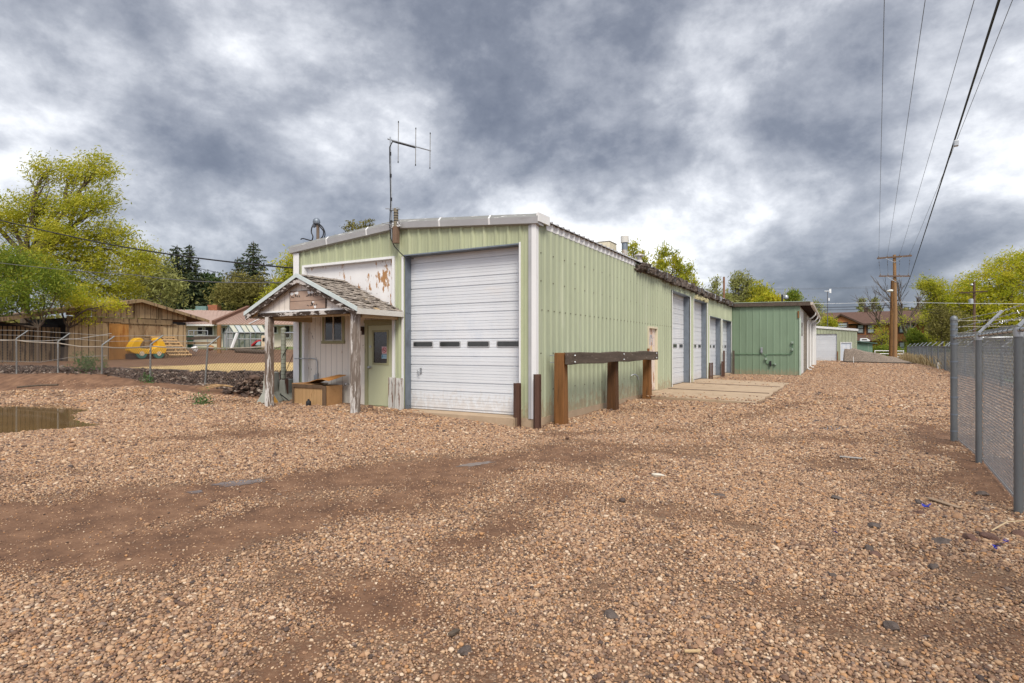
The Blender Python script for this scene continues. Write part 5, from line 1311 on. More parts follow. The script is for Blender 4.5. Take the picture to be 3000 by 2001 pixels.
# ------------------------------------------------------------------ neighbour's yard: shed
SHX = -31.7
shed = thing('plank_shed', 'old tan plank shed with low brown gable roof behind the left fence', 'shed', (-33,16,.8))
rr = random.Random(4)
ROOF = lambda y: 4.0-.255*(y-16.2) if y > 16.2 else 4.0-.215*(16.2-y)
m = MB(); y = 13.05
while y < 18.78:
    w_ = min(rr.choice([.16,.2,.24,.3,.38]), 18.8-y); x = SHX+rr.uniform(0,.03)
    zb_ = gz1(SHX,y)-.15; m.prism([(x,y,zb_),(x,y+w_-.012,zb_),(x,y+w_-.012,2.74+rr.uniform(-.0,.03)),(x,y,2.74)],(-.03,0,0)); y += w_
m.build('plank_wall', shedwood, shed)
m = MB()
for (ya,yb) in ((13.05,14.1),(14.12,15.3),(15.32,16.05),(16.2,17.25),(17.27,18.3),(18.31,18.8)):
    m.prism([(SHX+rr.uniform(0,.02),ya,3.03),(SHX+.01,yb,3.03),(SHX+.01,yb,ROOF(yb)-.06),(SHX+.01,ya,ROOF(ya)-.06)],(-.03,0,0))
m.build('gable_board', shedwood, shed)
m = MB(); m.box(SHX+.032,SHX+.075,16.06,16.19,2.8,3.85); m.box(SHX+.032,SHX+.07,13.05,18.0,2.76,2.99); m.box(SHX+.071,SHX+.10,15.4,18.2,2.72,2.80); m.box(SHX+.032,SHX+.08,17.26,17.38,2.995,3.6); m.build('batten', shedwood2, shed)
m = MB(); m.box(SHX-4,SHX-.05,13.05,18.8,.3,2.9); m.box(SHX-4.5,SHX-.6,10.2,13.0,.3,2.6); m.build('inner_shell', black, shed)
m = MB(); m.box(SHX-4,SHX-.03,18.781,18.82,.3,2.9); m.build('side_wall', shedwood2, shed)
ya, yb = PX(318,1000,SHX).y, PX(375,1000,SHX).y
m = MB(); m.box(SHX+.035,SHX+.06,ya,yb,gz1(SHX,15)-.1,2.70); m.build('plywood_door', ply, shed)
m = MB()
for (y0,y1,z0,z1) in ((15.75,16.5,2.0,2.68),(16.55,17.5,2.05,2.66)): m.box(SHX+.036,SHX+.05,y0,y1,z0,z1)
for k in range(7): m.box(SHX+.036,SHX+.055,15.8,17.6,1.0+k*.145,1.13+k*.145)
m.build('patch_board', M('stained_board',(.30,.20,.11),.3,.9,0,3,V1,[((.15,.08,.04),.5,.6,4,(2,2,.4)),((.42,.33,.22),.58,.66,6,V1)]), shed)
m = MB(); y = 9.9
while y < 13.0:
    w_ = rr.choice([.14,.17,.2]); x = SHX-.55+rr.uniform(0,.03); m.prism([(x,y,.4),(x,y+w_-.05,.4),(x,y+w_-.05,2.45),(x,y,2.45)],(-.03,0,0)); y += w_
m.build('slat_wall', shedwood2, shed)
def roofslab(y0,y1,x0=SHX+.45,x1=SHX-4.6,th=.09):
    m = MB(); m.prism([(x0,y0,ROOF(y0)),(x0,y1,ROOF(y1)),(x0,y1,ROOF(y1)-th),(x0,y0,ROOF(y0)-th)],(x1-x0,0,0)); m.build('roof', shedroof, shed)
roofslab(9.3,16.2); roofslab(16.2,19.8)
m = MB(); m.prism([(SHX+.46,16.2,4.0),(SHX+.46,19.85,ROOF(19.85)),(SHX+.46,19.85,ROOF(19.85)-.16),(SHX+.46,16.2,3.84)],(.03,0,0)); m.prism([(SHX+.46,9.3,ROOF(9.3)),(SHX+.46,16.2,4.0),(SHX+.46,16.2,3.84),(SHX+.46,9.3,ROOF(9.3)-.16)],(.03,0,0)); m.build('barge_board', shedwood2, shed)
# yellow rocking boat toy
S8 = 260/2351.
def T8(x,y): 
    q = PX(360+x*S8, 960+y*S8, SHX+1.2); return q
out = [(120,600),(135,520),(170,450),(210,385),(260,325),(320,285),(390,265),(450,290),(500,340),(455,380),(425,425),(395,480),(385,515),(430,545),(500,548),(560,560),(600,585),(650,572),(720,560),(780,535),(850,505),(862,470),(845,400),(805,330),(820,290),(880,265),(945,285),(1000,340),(1045,410),(1080,490),(1095,570),(1090,630),(1060,680),(900,692),(600,697),(300,692),(180,665)]
pts = [T8(*p) for p in out]; pc = T8(600,690)
t = thing('rocking_toy', 'yellow plastic rocking boat toy with two curled ends by the shed', 'toy', (pc.x,pc.y,pc.z-.1))
m = MB(); m.prism([p+Vector((.24,0,0)) for p in pts], (-.48,0,0)); m.build('body', yellow, t, bevel=.05)
m = MB()
for cx_ in (440,895):
    c = T8(cx_,690); m.lathe((c.x-.2,c.y,c.z+.03),[(.27,0),(.27,.42)],18,'x')
m.build('wheel', tealgreen, t, smooth=True)
m = MB()
for cx_ in (440,895):
    c = T8(cx_,700); m.lathe((c.x+.221,c.y,c.z+.03),[(.12,0),(.12,.02)],14,'x')
m.build('hub', beige, t)
a_ = T8(150,700); b_ = T8(1070,760); m = MB(); m.box(a_.x-.3,a_.x+.12,a_.y,b_.y,b_.z-.12,a_.z+.02); m.build('base', dkbrown, t)
# pallet leaning on the shed
q0 = PX(498,1043,SHX+1.25); q1 = PX(566,1040,SHX+1.25)
t = thing('pallet', 'wooden pallet leaning against the right corner of the plank shed', 'pallet', tuple(q0))
yA, yB = q0.y, q1.y; zb_ = q0.z-.02; hh = 1.02; xA, xB = SHX+1.15, SHX+.2; sk = -.45
def PP(f, y, off=0): return Vector((xA+(xB-xA)*f+off*.7, y+sk*f, zb_+hh*f+off*.7))
m = MB()
for yy in (yA+.05,(yA+yB)/2,yB-.05): m.beam(PP(0,yy),PP(1,yy),.05,.10,up=(1,0,.9))
m.build('stringer', palletw, t)
m = MB()
for f in (.04,.20,.36,.52,.68,.82,.96): m.beam(PP(f,yA,.06),PP(f,yB,.06),.02,.10,up=(xB-xA,sk,hh))
m.build('slats', palletw, t)

# ------------------------------------------------------------------ neighbour's house and yard things
def H(px,py,t): return D(px,py,t)
hs = thing('pink_roof_house', 'low pale house with pink metal roof between the shed and the porch', 'house', tuple(D(690,1014,50)))
FW = Vector((FX,FY,0)); RT = Vector((RX,RY,0))
def Q(px,py,t,dt=0,dz=0): return D(px,py,t)+FW*dt+Vector((0,0,dz))
m = MB(); a,b = D(470,1030,48.6),D(1000,1030,48.6); za,zt_ = 1.2,3.5
m.prism([(a.x,a.y,za),(b.x,b.y,za),(b.x,b.y,zt_),(a.x,a.y,zt_)], FW*7); m.build('wall', M('house_wall',(.70,.63,.53),.06,.8,0,2), hs)
def rslab(name,P,mat,ribs=0,th=.08):
    m = MB(); P = [Vector(p) for p in P]; m.prism(P,(0,0,-th))
    for i in range(1,ribs):
        f = i/ribs; m.beam(P[0].lerp(P[1],f)+Vector((0,0,.02)),P[3].lerp(P[2],f)+Vector((0,0,.02)),.05,.05)
    m.build(name,mat,hs)
rslab('roof',[D(497,950,47.6),D(700,949,47.6),D(735,912,53.5),D(470,906,53.5)],pinkroof,22)
rslab('roof',[D(625,948,47.2),D(1000,949,47.2),D(1000,898,54.5),D(727,904,54.5)],pinkroof,40)
m = MB(); m.beam(D(626,945,47.0),D(727,901,54.3),.28,.34); m.build('valley_trim', M('brown_trim',(.17,.085,.055),.15,.7), hs)
m = MB(); m.beam(D(729,949,46.9),D(786,921,50),.05,.05); m.build('roof_pipe', white_trim, hs)
m = MB(); m.beam(D(497,952.5,47.4),D(1000,952,47.4),.1,.14); m.build('eave_gutter', white_trim, hs)
for (x0,x1,y0,y1) in ((578,597,956,982),(600,627,955,985),(650,664,957,980),(800,815,954,978),(832,852,952,992)):
    a,b = D(x0,y0,48.5),D(x1,y1,48.5); m = MB(); m.prism([(a.x,a.y,b.z),(b.x,b.y,b.z),(b.x,b.y,a.z),(a.x,a.y,a.z)],-FW*.06); wn = m.build('window', white_trim, hs)
    m = MB(); e=.1; ra = RT*e; m.prism([Vector((a.x,a.y,b.z+e))+ra-FW*.07,Vector((b.x,b.y,b.z+e))-ra-FW*.07,Vector((b.x,b.y,a.z-e))-ra-FW*.07,Vector((a.x,a.y,a.z-e))+ra-FW*.07],-FW*.02); m.build('pane', black, wn)
gh_ = thing('green_roof_house', 'house with a green metal roof and brick chimney behind the pink one', 'house', tuple(D(600,960,62)))
a,b = D(515,960,60),D(690,960,60); m = MB(); m.prism([(a.x,a.y,1.5),(b.x,b.y,1.5),(b.x,b.y,4.4),(a.x,a.y,4.4)],FW*8); m.build('wall', cream_wall, gh_)
m = MB(); m.prism([D(515,914,59.5),D(690,914,59.5),D(690,903,64),D(520,907,64)],(0,0,-.1)); m.build('roof', greenroof, gh_)
m = MB(); a,b = D(608,905,60),D(636,893,60); m.prism([(a.x,a.y,a.z-1),(b.x,b.y,a.z-1),(b.x,b.y,b.z),(a.x,a.y,b.z)],FW*.9); m.build('chimney', brick, gh_)
c = D(588,914,59.8); m = MB(); a,b = D(572,914,59.6),D(604,897,59.6); m.prism([(a.x,a.y,a.z-.3),(b.x,b.y,a.z-.3),(b.x,b.y,b.z),(a.x,a.y,b.z)],FW*1.1)
m.build('roof_cooler', M('cooler_green',(.14,.22,.21),.15,.6), label='grey green cooler box on the green metal roof left of the chimney', cat='cooler', bevel=.03)
# greenhouse
gt = 41.5; gr_ = thing('greenhouse', 'small glass greenhouse with pale sloped roof panes in front of the pink roof', 'greenhouse', tuple(D(715,1016,gt)))
ridA, ridB = D(670,953,gt+1), D(768,953,gt+1); evA, evB = D(684,974,gt-.1), D(781,975,gt-.1); bkA, bkB = D(655,976,gt+2.1), D(752,976,gt+2.1)
bz = D(0,1018,gt).z
pane1 = M('pale_pane',(.46,.45,.36),.08,.3,0,2); pane2 = M('clear_pane',(.42,.44,.44),.08,.2,0,2)
for i in range(6):
    f0,f1 = i/6+.01,(i+1)/6-.01; m = MB(); m.prism([evA.lerp(evB,f0),evA.lerp(evB,f1),ridA.lerp(ridB,f1),ridA.lerp(ridB,f0)],(0,0,-.02)); m.build('roof_pane', pane2 if i in (1,4) else pane1, gr_)
m = MB(); m.prism([bkA,bkB,ridB,ridA],(0,0,-.02)); m.build('roof_pane', pane2, gr_)
m = MB()
for i in range(7):
    f=i/6; m.beam(evA.lerp(evB,f),ridA.lerp(ridB,f),.05,.06); e=evA.lerp(evB,f); m.beam((e.x,e.y,bz),e,.06,.06)
for p in (bkA,): m.beam((p.x,p.y,bz),p,.06,.06); m.beam(p,ridA,.05,.06)
m.beam(evA,evB,.06,.06); m.beam(bkA,evA,.05,.05); c=bkA.lerp(evA,.5); m.beam((c.x,c.y,bz),(c.x,c.y,ridA.z),.05,.05); m.build('frame', M('dark_frame',(.10,.13,.12),.1,.5), gr_)
gl = M('greenhouse_glass',(.22,.24,.21),.25,.25,0,1.6,(1,1,1),[((.10,.12,.08),.5,.65,2,(1,1,1))])
m = MB(); m.prism([Vector((evA.x,evA.y,bz))+FW*.05,Vector((evB.x,evB.y,bz))+FW*.05,evB+FW*.05-Vector((0,0,.03)),evA+FW*.05-Vector((0,0,.03))],FW*.02); m.build('wall_pane', gl, gr_)
m = MB(); m.prism([Vector((evA.x,evA.y,bz)),evA,ridA-Vector((0,0,.04)),bkA,Vector((bkA.x,bkA.y,bz))],RT*.02); m.build('wall_pane', pane2, gr_)
# timber post with a cross rail, pipe panels, play things
pb = D(642,1034,38); t = thing('timber_post', 'thick brown timber post standing in the yard left of the greenhouse', 'post', (pb.x,pb.y,pb.z))
m = MB(); top = D(642,952,38); m.tube([(pb.x,pb.y,pb.z-.3),(pb.x,pb.y,top.z)],.135,12); m.build('shaft', polewood, t, smooth=True)
t = thing('rail_fence', 'weathered two rail timber fence running left from the thick timber post', 'fence', tuple(D(590,1024,38.5)))
m = MB(); m.beam(D(520,993,38.6),D(648,988,38.2),.09,.2); m.build('rail', darkwood, t)
m = MB(); m.beam(D(520,1006,38.7),D(640,1004,38.3),.09,.14); m.build('rail', shedwood2, t)
def pipes(lbl, xs, ys, t_, xa, xb, r=.035, name='pipe_fence'):
    t = thing(name, lbl, 'fence panel', tuple(D(xa,1022,t_)))
    m = MB()
    for y in ys: m.tube([D(xa,y,t_),D(xb,y,t_)],r,8)
    m.build('rail', galv_lt, t, smooth=True)
    m = MB()
    for x in xs: m.tube([D(x,1026,t_),D(x,ys[0]-1,t_)],r,8)
    m.build('upright', galv_lt, t, smooth=True)
pipes('grey pipe panel with two rails in front of the greenhouse', (664,734,776), (974,993.5), 39.6, 664, 778)
pipes('white pipe gate between the shed corner and the timber post', (553,568,608), (969,983,1012), 39.4, 552, 608, .03)
m = MB(); m.beam(D(678,1021,39),D(695,976,39.4),.13,.13); m.build('leaning_post', white_trim, label='white post leaning right in front of the greenhouse panes', cat='post')
rc = D(738,1012,39.2)
t = thing('slide', 'red curved childs slide with a pale blue side near the greenhouse', 'slide', tuple(D(750,1013,39.2)))
m = MB(); P = [D(736,1010,39.2),D(742,1004,39.2),D(750,998,39.2),D(758,996,39.2),D(763,997,39.2)]
for i in range(4): m.prism([P[i],P[i+1],P[i+1]+Vector((0,0,-.12)),P[i]+Vector((0,0,-.12))],FW*.5)
m.build('chute', red, t)
m = MB(); m.prism([D(748,1010,39.15),D(763,1010,39.15),D(763,1000,39.15),D(756,1001,39.15)],FW*.4); m.build('side', M('pale_blue',(.28,.42,.46),.1,.5), t)
pa = D(765,1012,39); t = thing('playhouse', 'beige plastic playhouse with an arched opening half hidden by the porch post', 'playhouse', tuple(pa))
m = MB(); a,b = D(765,1012,39),D(783,983,39); m.prism([(a.x,a.y,a.z-.2),(b.x,b.y,a.z-.2),(b.x,b.y,b.z),(a.x,a.y,b.z)],FW*.9); m.build('body', beige, t, bevel=.03)
m = MB(); a,b = D(769,1000,38.98),D(778,990,38.98); m.prism([(a.x,a.y,a.z),(b.x,b.y,a.z),(b.x,b.y,b.z-.06),((a.x+b.x)/2,(a.y+b.y)/2,b.z+.03),(a.x,a.y,b.z-.06)],FW*-.01); m.build('opening', glass_grey, t)
def boulder(p, r, sc, mat, name, label, cat, group=None, seed=0, sub=3):
    import bmesh
    bm = bmesh.new(); bmesh.ops.create_icosphere(bm, subdivisions=sub, radius=1)
    rg = np.random.RandomState(seed); ph = rg.rand(3,4)*6.28; fq = rg.uniform(1,3.2,(3,4)); dirs = rg.randn(7,3)
    dirs /= np.linalg.norm(dirs,axis=1)[:,None]; cut = rg.uniform(.62,.9,7)
    for v in bm.verts:
        n_ = np.array(v.co); k = 1+.10*sum(math.sin(fq[a][b]*n_[a]*2+ph[a][b]) for a in range(3) for b in range(4))/2
        q = n_*k
        for dd_,cc in zip(dirs,cut):
            e = q.dot(dd_)-cc
            if e > 0: q = q-dd_*e*.8
        v.co = Vector((q[0]*r*sc[0], q[1]*r*sc[1], q[2]*r*sc[2]))
    me = bpy.data.meshes.new(name); bm.to_mesh(me); bm.free(); me.shade_smooth(); me.set_sharp_from_angle(angle=.5)
    o = link_mesh(name, me, mat, None, (p[0],p[1],p[2])); o.rotation_euler = (rg.uniform(-.2,.2),rg.uniform(-.2,.2),rg.uniform(0,6.28))
    return tag(o, label, cat, group)
boulder(D(571,1023,38),.22,(1,.8,.9),whitep,'stone','white rounded lump on the grass edge right of the shed','stone',None,3)  # plain lump put in for an unidentified white shape
boulder(D(618,1019,38.5),.32,(1.1,.7,.6),M('tan_lump',(.42,.22,.09),.3,.9,0,5),'stone','orange tan lump on the grass left of the thick timber post','stone',None,4)  # added lump, stands in for a tan shape of unknown kind
m = MB(); m.tube([D(690,1027,36.5),D(730,1029,36.5),D(785,1032,36)],.14,8); m.build('fallen_log', darkwood, smooth=True, label='dark fallen log on the soil in front of the greenhouse', cat='log')
m = MB(); m.lathe(tuple(D(557,996,39)),[(.16,-.6),(.2,0),(.22,.3)],12); m.build('barrel', M('barrel_green',(.02,.09,.05),.2,.5), smooth=True, label='dark green barrel beside the shed corner', cat='barrel')

# ------------------------------------------------------------------ brown house, green shed, gravel pile and gate at the far right
bh = thing('brick_house', 'two storey brown brick house with dark shingle roof behind the pole', 'house', tuple(D(2560,1045,102)))
Yh = 118.0
def B(px,py,Y=Yh): return PY(px,py,Y)
a,b = B(2415,1060),B(2708,915); m = MB(); m.box(a.x,b.x,Yh,Yh+10,0,6.0); m.build('wall', brownwall, bh)
rz = B(2550,913,Yh+5).z; ez = B(2560,948,Yh-.6).z
x0,x1 = B(2405,930).x,B(2690,930).x+3
m = MB(); m.prism([(x0-.5,Yh-.7,ez),(x0-.5,Yh+5,rz),(x0-.5,Yh+10.7,ez)],(x1-x0+.5,0,0)); m.build('roof', brownroof, bh)
m = MB(); g0,g1 = B(2436,940).x,B(2517,948).x; gm = B(2462,925).x; gzt = B(2462,925).z
m.prism([(g0,Yh-1.5,ez),(g1,Yh-1.5,ez),(gm,Yh-1.5,gzt)],(0,3,0)); m.build('gable_wall', brownwall, bh)
m = MB()
for (p,q) in (((gm,gzt),(g0-.5,ez-.25)),((gm,gzt),(g1+.5,ez-.25))): m.prism([(p[0],Yh-1.9,p[1]+.3),(q[0],Yh-1.9,q[1]+.3),(q[0],Yh-1.9,q[1]),(p[0],Yh-1.9,p[1])],(0,3.5,0))
m.build('gable_roof', dkbrown, bh)
a,b = B(2505,980,Yh-2.2),B(2625,996,Yh-2.2); m = MB(); m.prism([(a.x,Yh-2.4,b.z),(b.x,Yh-2.4,b.z),(b.x,Yh-.02,a.z),(a.x,Yh-.02,a.z)],(0,0,-.15)); m.build('porch_roof', brownroof, bh)
m = MB(); m.box(x0,x1,Yh-.75,Yh-.68,ez-.25,ez+.05); m.build('eave_board', dkbrown, bh)
for (px0,px1,py0,py1) in ((2514,2528,952,974),(2543,2559,952,974),(2636,2673,949,973),(2454,2480,949,959),(2637,2649,1004,1030)):
    a,b = B(px0,py0,Yh-.05),B(px1,py1,Yh-.05); yy = Yh-.08
    if px1 < 2490: yy = Yh-1.55
    m = MB(); m.box(a.x-.25,b.x+.25,yy,yy+.06,b.z-.25,a.z+.25); wn = m.build('window', dkbrown, bh)
    m = MB(); mid = (a.z+b.z)/2; m.box(a.x,b.x,yy-.02,yy-.001,b.z,mid-.06); m.box(a.x,b.x,yy-.02,yy-.001,mid+.06,a.z); m.build('pane', window_pale, wn)
m = MB(); a = B(2537,913,Yh+5); m.box(a.x-.3,a.x+.3,Yh+4.7,Yh+5.3,a.z-.3,a.z+.8); m.build('chimney', dkbrown, bh)
gs = thing('green_shed', 'small faded green shed right of the pale green garage', 'shed', tuple(PY(2533,1036,84)))
a,b = PY(2511,1045,84),PY(2556,1004,84); m = MB(); m.prism([(a.x,84,0),(b.x,84,0),(b.x,84,b.z-.12),(a.x,84,b.z+.12)],(0,3,0)); m.build('wall', M('faded_green',(.15,.25,.19),.2,.8,0,2,V1,[((.26,.33,.27),.52,.7,4,V1)]), gs)
m = MB(); m.prism([(a.x-.2,83.7,b.z+.15),(b.x+.5,83.7,b.z-.15),(b.x+.5,83.7,b.z-.02),(a.x-.2,83.7,b.z+.28)],(0,3.6,0)); m.build('roof', M('shed_roof_green',(.07,.12,.10),.2,.7), gs)
q = [PY(x,y,84.5) for x,y in ((2519,1000),(2548,1000),(2549,997),(2540,991),(2520,991))]; m = MB(); m.prism(q,(0,1,0))
t = thing('rooftop_unit', 'white sloped cooling unit on top of the small green shed', 'cooler', tuple(q[0])); m.build('shell', whitep, t, bevel=.03)
m = MB(); m.prism([PY(x,y,84.48) for x,y in ((2525,996),(2541,996),(2539,993.5),(2525,993.5))],(0,-.02,0)); m.build('grille', dkbrown, t)
# gravel pile
t = thing('gravel_pile', 'low heap of grey brown gravel with a black edging strip before the pole', 'pile', tuple(D(2570,1062,54)))
nI,nJ = 90,36; V=[]; 
eL, eR = D(2470,1061,57), D(2682,1068,50.5)
for i in range(nI+1):
    f = i/nI; c = eL.lerp(eR,f); hmax = 1.32*(ss(-.01,.02,f))*float(np.interp(f,[0,.2,.4,.65,.85,1],[1,1,.80,.5,.25,.03]))
    for j in range(nJ+1):
        g_ = j/nJ; dpt = 4.2*g_; rd = Vector((c.x,c.y,0)).normalized(); prof_ = float(np.interp(g_,[0,.05,.35,.6,1],[0.02,.2,1,1,.0]))
        p = c+rd*dpt; z = gz1(p.x,p.y)-.02+hmax*prof_ + float(fbm(np.array(p.x*1.7),np.array(p.y*1.7),4)-.45)*.35*prof_*min(1,hmax*2)
        V.append((p.x,p.y,z))
V = np.array(V); ii = np.arange((nI+1)*(nJ+1)).reshape(nI+1,nJ+1)
F = np.stack([ii[:-1,:-1],ii[1:,:-1],ii[1:,1:],ii[:-1,1:]],-1).reshape(-1,4); mesh_np('mound', V, F, rockpile_m, t, smooth=True)
m = MB(); P = [eL.lerp(eR,k/10)-FW*.06 for k in range(11)]
for p,q in zip(P,P[1:]): m.beam((p.x,p.y,gz1(p.x,p.y)+.05),(q.x,q.y,gz1(q.x,q.y)+.05),.05,.16)
m.build('edging', black, t)
p = D(2501,1062,54.4); m = MB(); m.tube([(p.x,p.y,gz1(p.x,p.y)-.1),(p.x-.03,p.y,.65)],.025,6); m.build('stake', whitep, smooth=True, label='thin white stake in front of the gravel pile', cat='stake')
t = thing('pipe_gate', 'white pipe gate with three rails behind the utility poles', 'gate', tuple(D(2605,1050,66)))
m = MB()
for y in (1027.5,1036,1045): m.tube([D(2563,y,66),D(2647,y+1,65)],.05,6)
m.build('rail', whitep, t, smooth=True)
m = MB()
for x in (2563,2605,2647): m.tube([D(x,1052,65.7),D(x,1026,65.7)],.05,6)
m.build('upright', whitep, t, smooth=True)

# ------------------------------------------------------------------ utility poles and wires
pb = Vector((5.2,69.65,.05)); t = thing('utility_pole', 'tall brown utility pole with two crossarms beside the gravel pile', 'utility pole', tuple(pb))
m = MB(); m.tube([pb-Vector((0,0,.4)),pb+Vector((.05,0,5)),(5.16,69.65,10.95)],[.20,.175,.135],14); m.build('shaft', polewood, t, smooth=True)
aL,aR = Vector((3.69,69.8,10.55)),Vector((6.62,69.15,10.72)); bL,bR = PY(2575,809,69.7),PY(2666,809,69.2)
aL=PY(2569.6,757,69.8); aR=PY(2671.4,749,69.15)
m = MB(); m.beam(aL,aR,.11,.15); m.build('crossarm', armwood, t); m = MB(); m.beam(bL,bR,.10,.13); m.build('crossarm', armwood, t)
m = MB()
for (l,r,f) in ((aL,aR,.25),(aL,aR,.75),(bL,bR,.25),(bL,bR,.78)):
    p = l.lerp(r,f); m.beam(p-Vector((0,.08,.05)),(5.18,69.5,p.z-.55),.03,.05)
m.build('brace', galv_lt, t)
m = MB()
for f in (.05,.30,.66,.95):
    p = aL.lerp(aR,f); m.lathe((p.x,p.y,p.z+.07),[(.02,0),(.05,.06),(.06,.10),(.03,.16)],8)
    p2 = bL.lerp(bR,f); m.lathe((p2.x,p2.y,p2.z+.06),[(.02,0),(.05,.07),(.07,.11),(.04,.18)],8)
m.build('insulator', M('insulator_grey',(.18,.17,.17),.1,.3), t, smooth=True)
m = MB()
for f in (.05,.30,.66,.95):
    p = aL.lerp(aR,f); p2 = bL.lerp(bR,f); m.tube([p-Vector((0,.05,.05)),p2+Vector((0,0,.2))],.012,4)
    for g_ in (.2,.35,.85): q = p.lerp(p2,g_); m.tube([q,q-Vector((0,0,.14))],.035,6)
m.build('jumper', wiregrey, t)
ob = D(2610,1046,60.5); ot = D(2614,822,60.5); t = thing('utility_pole', 'darker old pole stub standing right behind the tall crossarm pole', 'utility pole', (ob.x,ob.y,.1))
m = MB(); m.tube([(ob.x,ob.y,-.3),tuple(ot)],[.22,.13],12); m.build('shaft', polewood2, t, smooth=True)
lp = D(2609,853,59.8); t = thing('street_lamp', 'round white yard lamp fixed high on the old pole stub', 'lamp', tuple(lp))
m = MB(); m.lathe((lp.x,lp.y,lp.z-.12),[(.12,0),(.30,.05),(.36,.13),(.30,.22),(.1,.30)],14); m.build('lamp_head', M('lamp_white',(.62,.62,.58),.05,.4), t, smooth=True)
m = MB(); m.tube([(lp.x,lp.y,lp.z+.1),(ot.x-.02,ot.y-.1,lp.z+.2)],.03,6); m.build('arm', galv_lt, t)
pf = D(2854,905,78); t = thing('utility_pole', 'distant utility pole with a transformer half buried in the bright green tree', 'utility pole', (pf.x,pf.y,.2))
m = MB(); m.tube([(pf.x,pf.y,0),(pf.x,pf.y,D(2854,826,78).z)],[.2,.14],10); m.build('shaft', M('dark_pole',(.12,.07,.05),.2,.8), t, smooth=True)
m = MB(); m.beam(D(2812,858,77.8),D(2893,853,77.8),.14,.16); m.beam(D(2830,858,77.7),D(2853,866,77.8),.06,.06); m.beam(D(2876,856,77.7),D(2855,866,77.8),.06,.06); m.build('crossarm', dkbrown, t)
q = D(2845,891,77.6); m = MB(); m.lathe((q.x,q.y,q.z),[(.2,0),(.27,.03),(.27,.65),(.2,.72)],12); m.build('transformer', galv_lt, t, smooth=True)
q = D(2847,835,77.8); m = MB(); m.lathe((q.x,q.y,q.z-.1),[(.1,0),(.18,.1),(.1,.3)],8); m.build('insulator', galv_lt, t)
st = D(2121,905,46); t = thing('timber_pole', 'bare brown pole top rising behind the workshop roof among trees', 'pole', (st.x,st.y,0))
m = MB(); m.tube([(st.x,st.y,0),(st.x,st.y,D(2121,811,46).z)],[.1,.075],8); m.build('shaft', M('red_brown_pole',(.24,.12,.07),.2,.8), t, smooth=True)

def wire(label, pts, r, sag, mat, name='overhead_wire', group=None, n=24):
    P = []
    for a,b in zip(pts,pts[1:]):
        a,b = Vector(a),Vector(b)
        for i in range(n): f=i/n; P.append(a.lerp(b,f)-Vector((0,0,sag*4*f*(1-f))))
    P.append(Vector(pts[-1])); m = MB(); m.tube(P,r,5,cap=False)
    return m.build(name, mat, smooth=True, label=label, cat='wire', group=group)
G3 = 'power lines from the crossarm pole over the gravel yard'
def line_to(a, px, tt, ext=1.75):
    b = D(px,0,tt); return b+(b-Vector(a))*(ext-1)
for (f,px,lb,tt) in ((.05,2590,'thin overhead wire, the one farthest left above the gravel yard',14.8),(.30,2705,'thin overhead wire, second from the left above the gravel yard',14.8),(.66,2843,'thin overhead wire, just left of the thick black cable at the top',14.8),(.95,2951,'thin overhead wire crossing behind the thick black cable, farthest right at the top',14.8)):
    a = aL.lerp(aR,f)+Vector((0,0,.18)); wire(lb,[a,line_to(a,px,tt)],.0085,.35,wiregrey,'overhead_wire',G3,30)
a = bR+Vector((.02,-.05,-.05)); cab_end = line_to(a,2915,10.7)
o = wire('thick black bundled cable running overhead from the pole to the upper right',[a,cab_end],.024,.25,wirecol,'overhead_cable',None,40)
a2 = a+Vector((0,0,.0)); wire('thick dark cable drooping right and down from the pole behind the trees',[a,D(2640,870,72),D(2618,885,78)],.03,.1,wirecol,'overhead_cable')
q = D(2801,419,17); m = MB(); m.box(q.x-.06,q.x+.06,q.y-.06,q.y+.06,q.z-.10,q.z+.08); m.build('cable_clamp', galv_lt, bevel=.02, label='small clamp on the thick black cable halfway up the sky', cat='clamp')
G4 = 'cables crossing behind the annex roof'
for (y0,y1,y2,mt,r,lb) in ((898,894,897,wirecol,.03,'upper thick dark cable running level between annex roof and pole'),(906,901,908,wirecol,.022,'lower thick dark cable running level between annex roof and pole')):
    wire(lb,[D(2330,y0+1,62),D(2608,y1,61),D(2830,y2+16,80)],r,.12,mt,'overhead_cable',G4)
wire('pale thin wire running level across the bright green trees',[D(2300,889,66),D(2610,884,64),D(3100,889,58)],.022,.1,wirepale,'overhead_wire')
wire('faint thin wire high across the dark cloud above the annex, the upper of two',[D(2250,846,95),D(2620,837,95),D(3100,824,95)],.016,.1,wiregrey,'overhead_wire')
wire('faint thin wire high across the dark cloud above the annex, the lower of two',[D(2250,848,95),D(2620,841,95),D(3100,830,95)],.016,.1,wiregrey,'overhead_wire')
wire('thick service cable sagging from the left trees to the workshop corner',[D(-260,575,23.5),D(300,712,19.2),D(868,786,15.9)],.022,.08,wirecol,'overhead_cable')
wire('thin wire just under the thick service cable through the conifers',[D(-200,620,40),D(480,760,40),D(860,838,38)],.02,.15,wirecol,'overhead_wire')
wire('thin low wire from the left trees to the porch roof',[D(-200,742,24),D(400,806,20),D(830,827,15.2)],.012,.1,wiregrey,'overhead_wire')
LOBES = [(1560,650,.26,.42),(1950,640,.22,.32),(150,290,.34,.20),(850,330,.24,.12),(2900,520,.30,.18),(2750,640,.24,.17),(2250,600,.16,.14),(2050,300,.16,.10),
         (1400,120,.46,-.20),(1750,440,.24,-.30),(2030,560,.18,-.24),(1350,360,.18,-.16),(2450,860,.22,-.34),(2200,800,.14,-.14),(2350,380,.22,-.14),(480,520,.3,-.10),(60,620,.2,-.04),(600,740,.25,-.14),(2850,120,.3,-.10),(2750,870,.2,-.2)]
SKY_K, EXPO = .76, 1.24
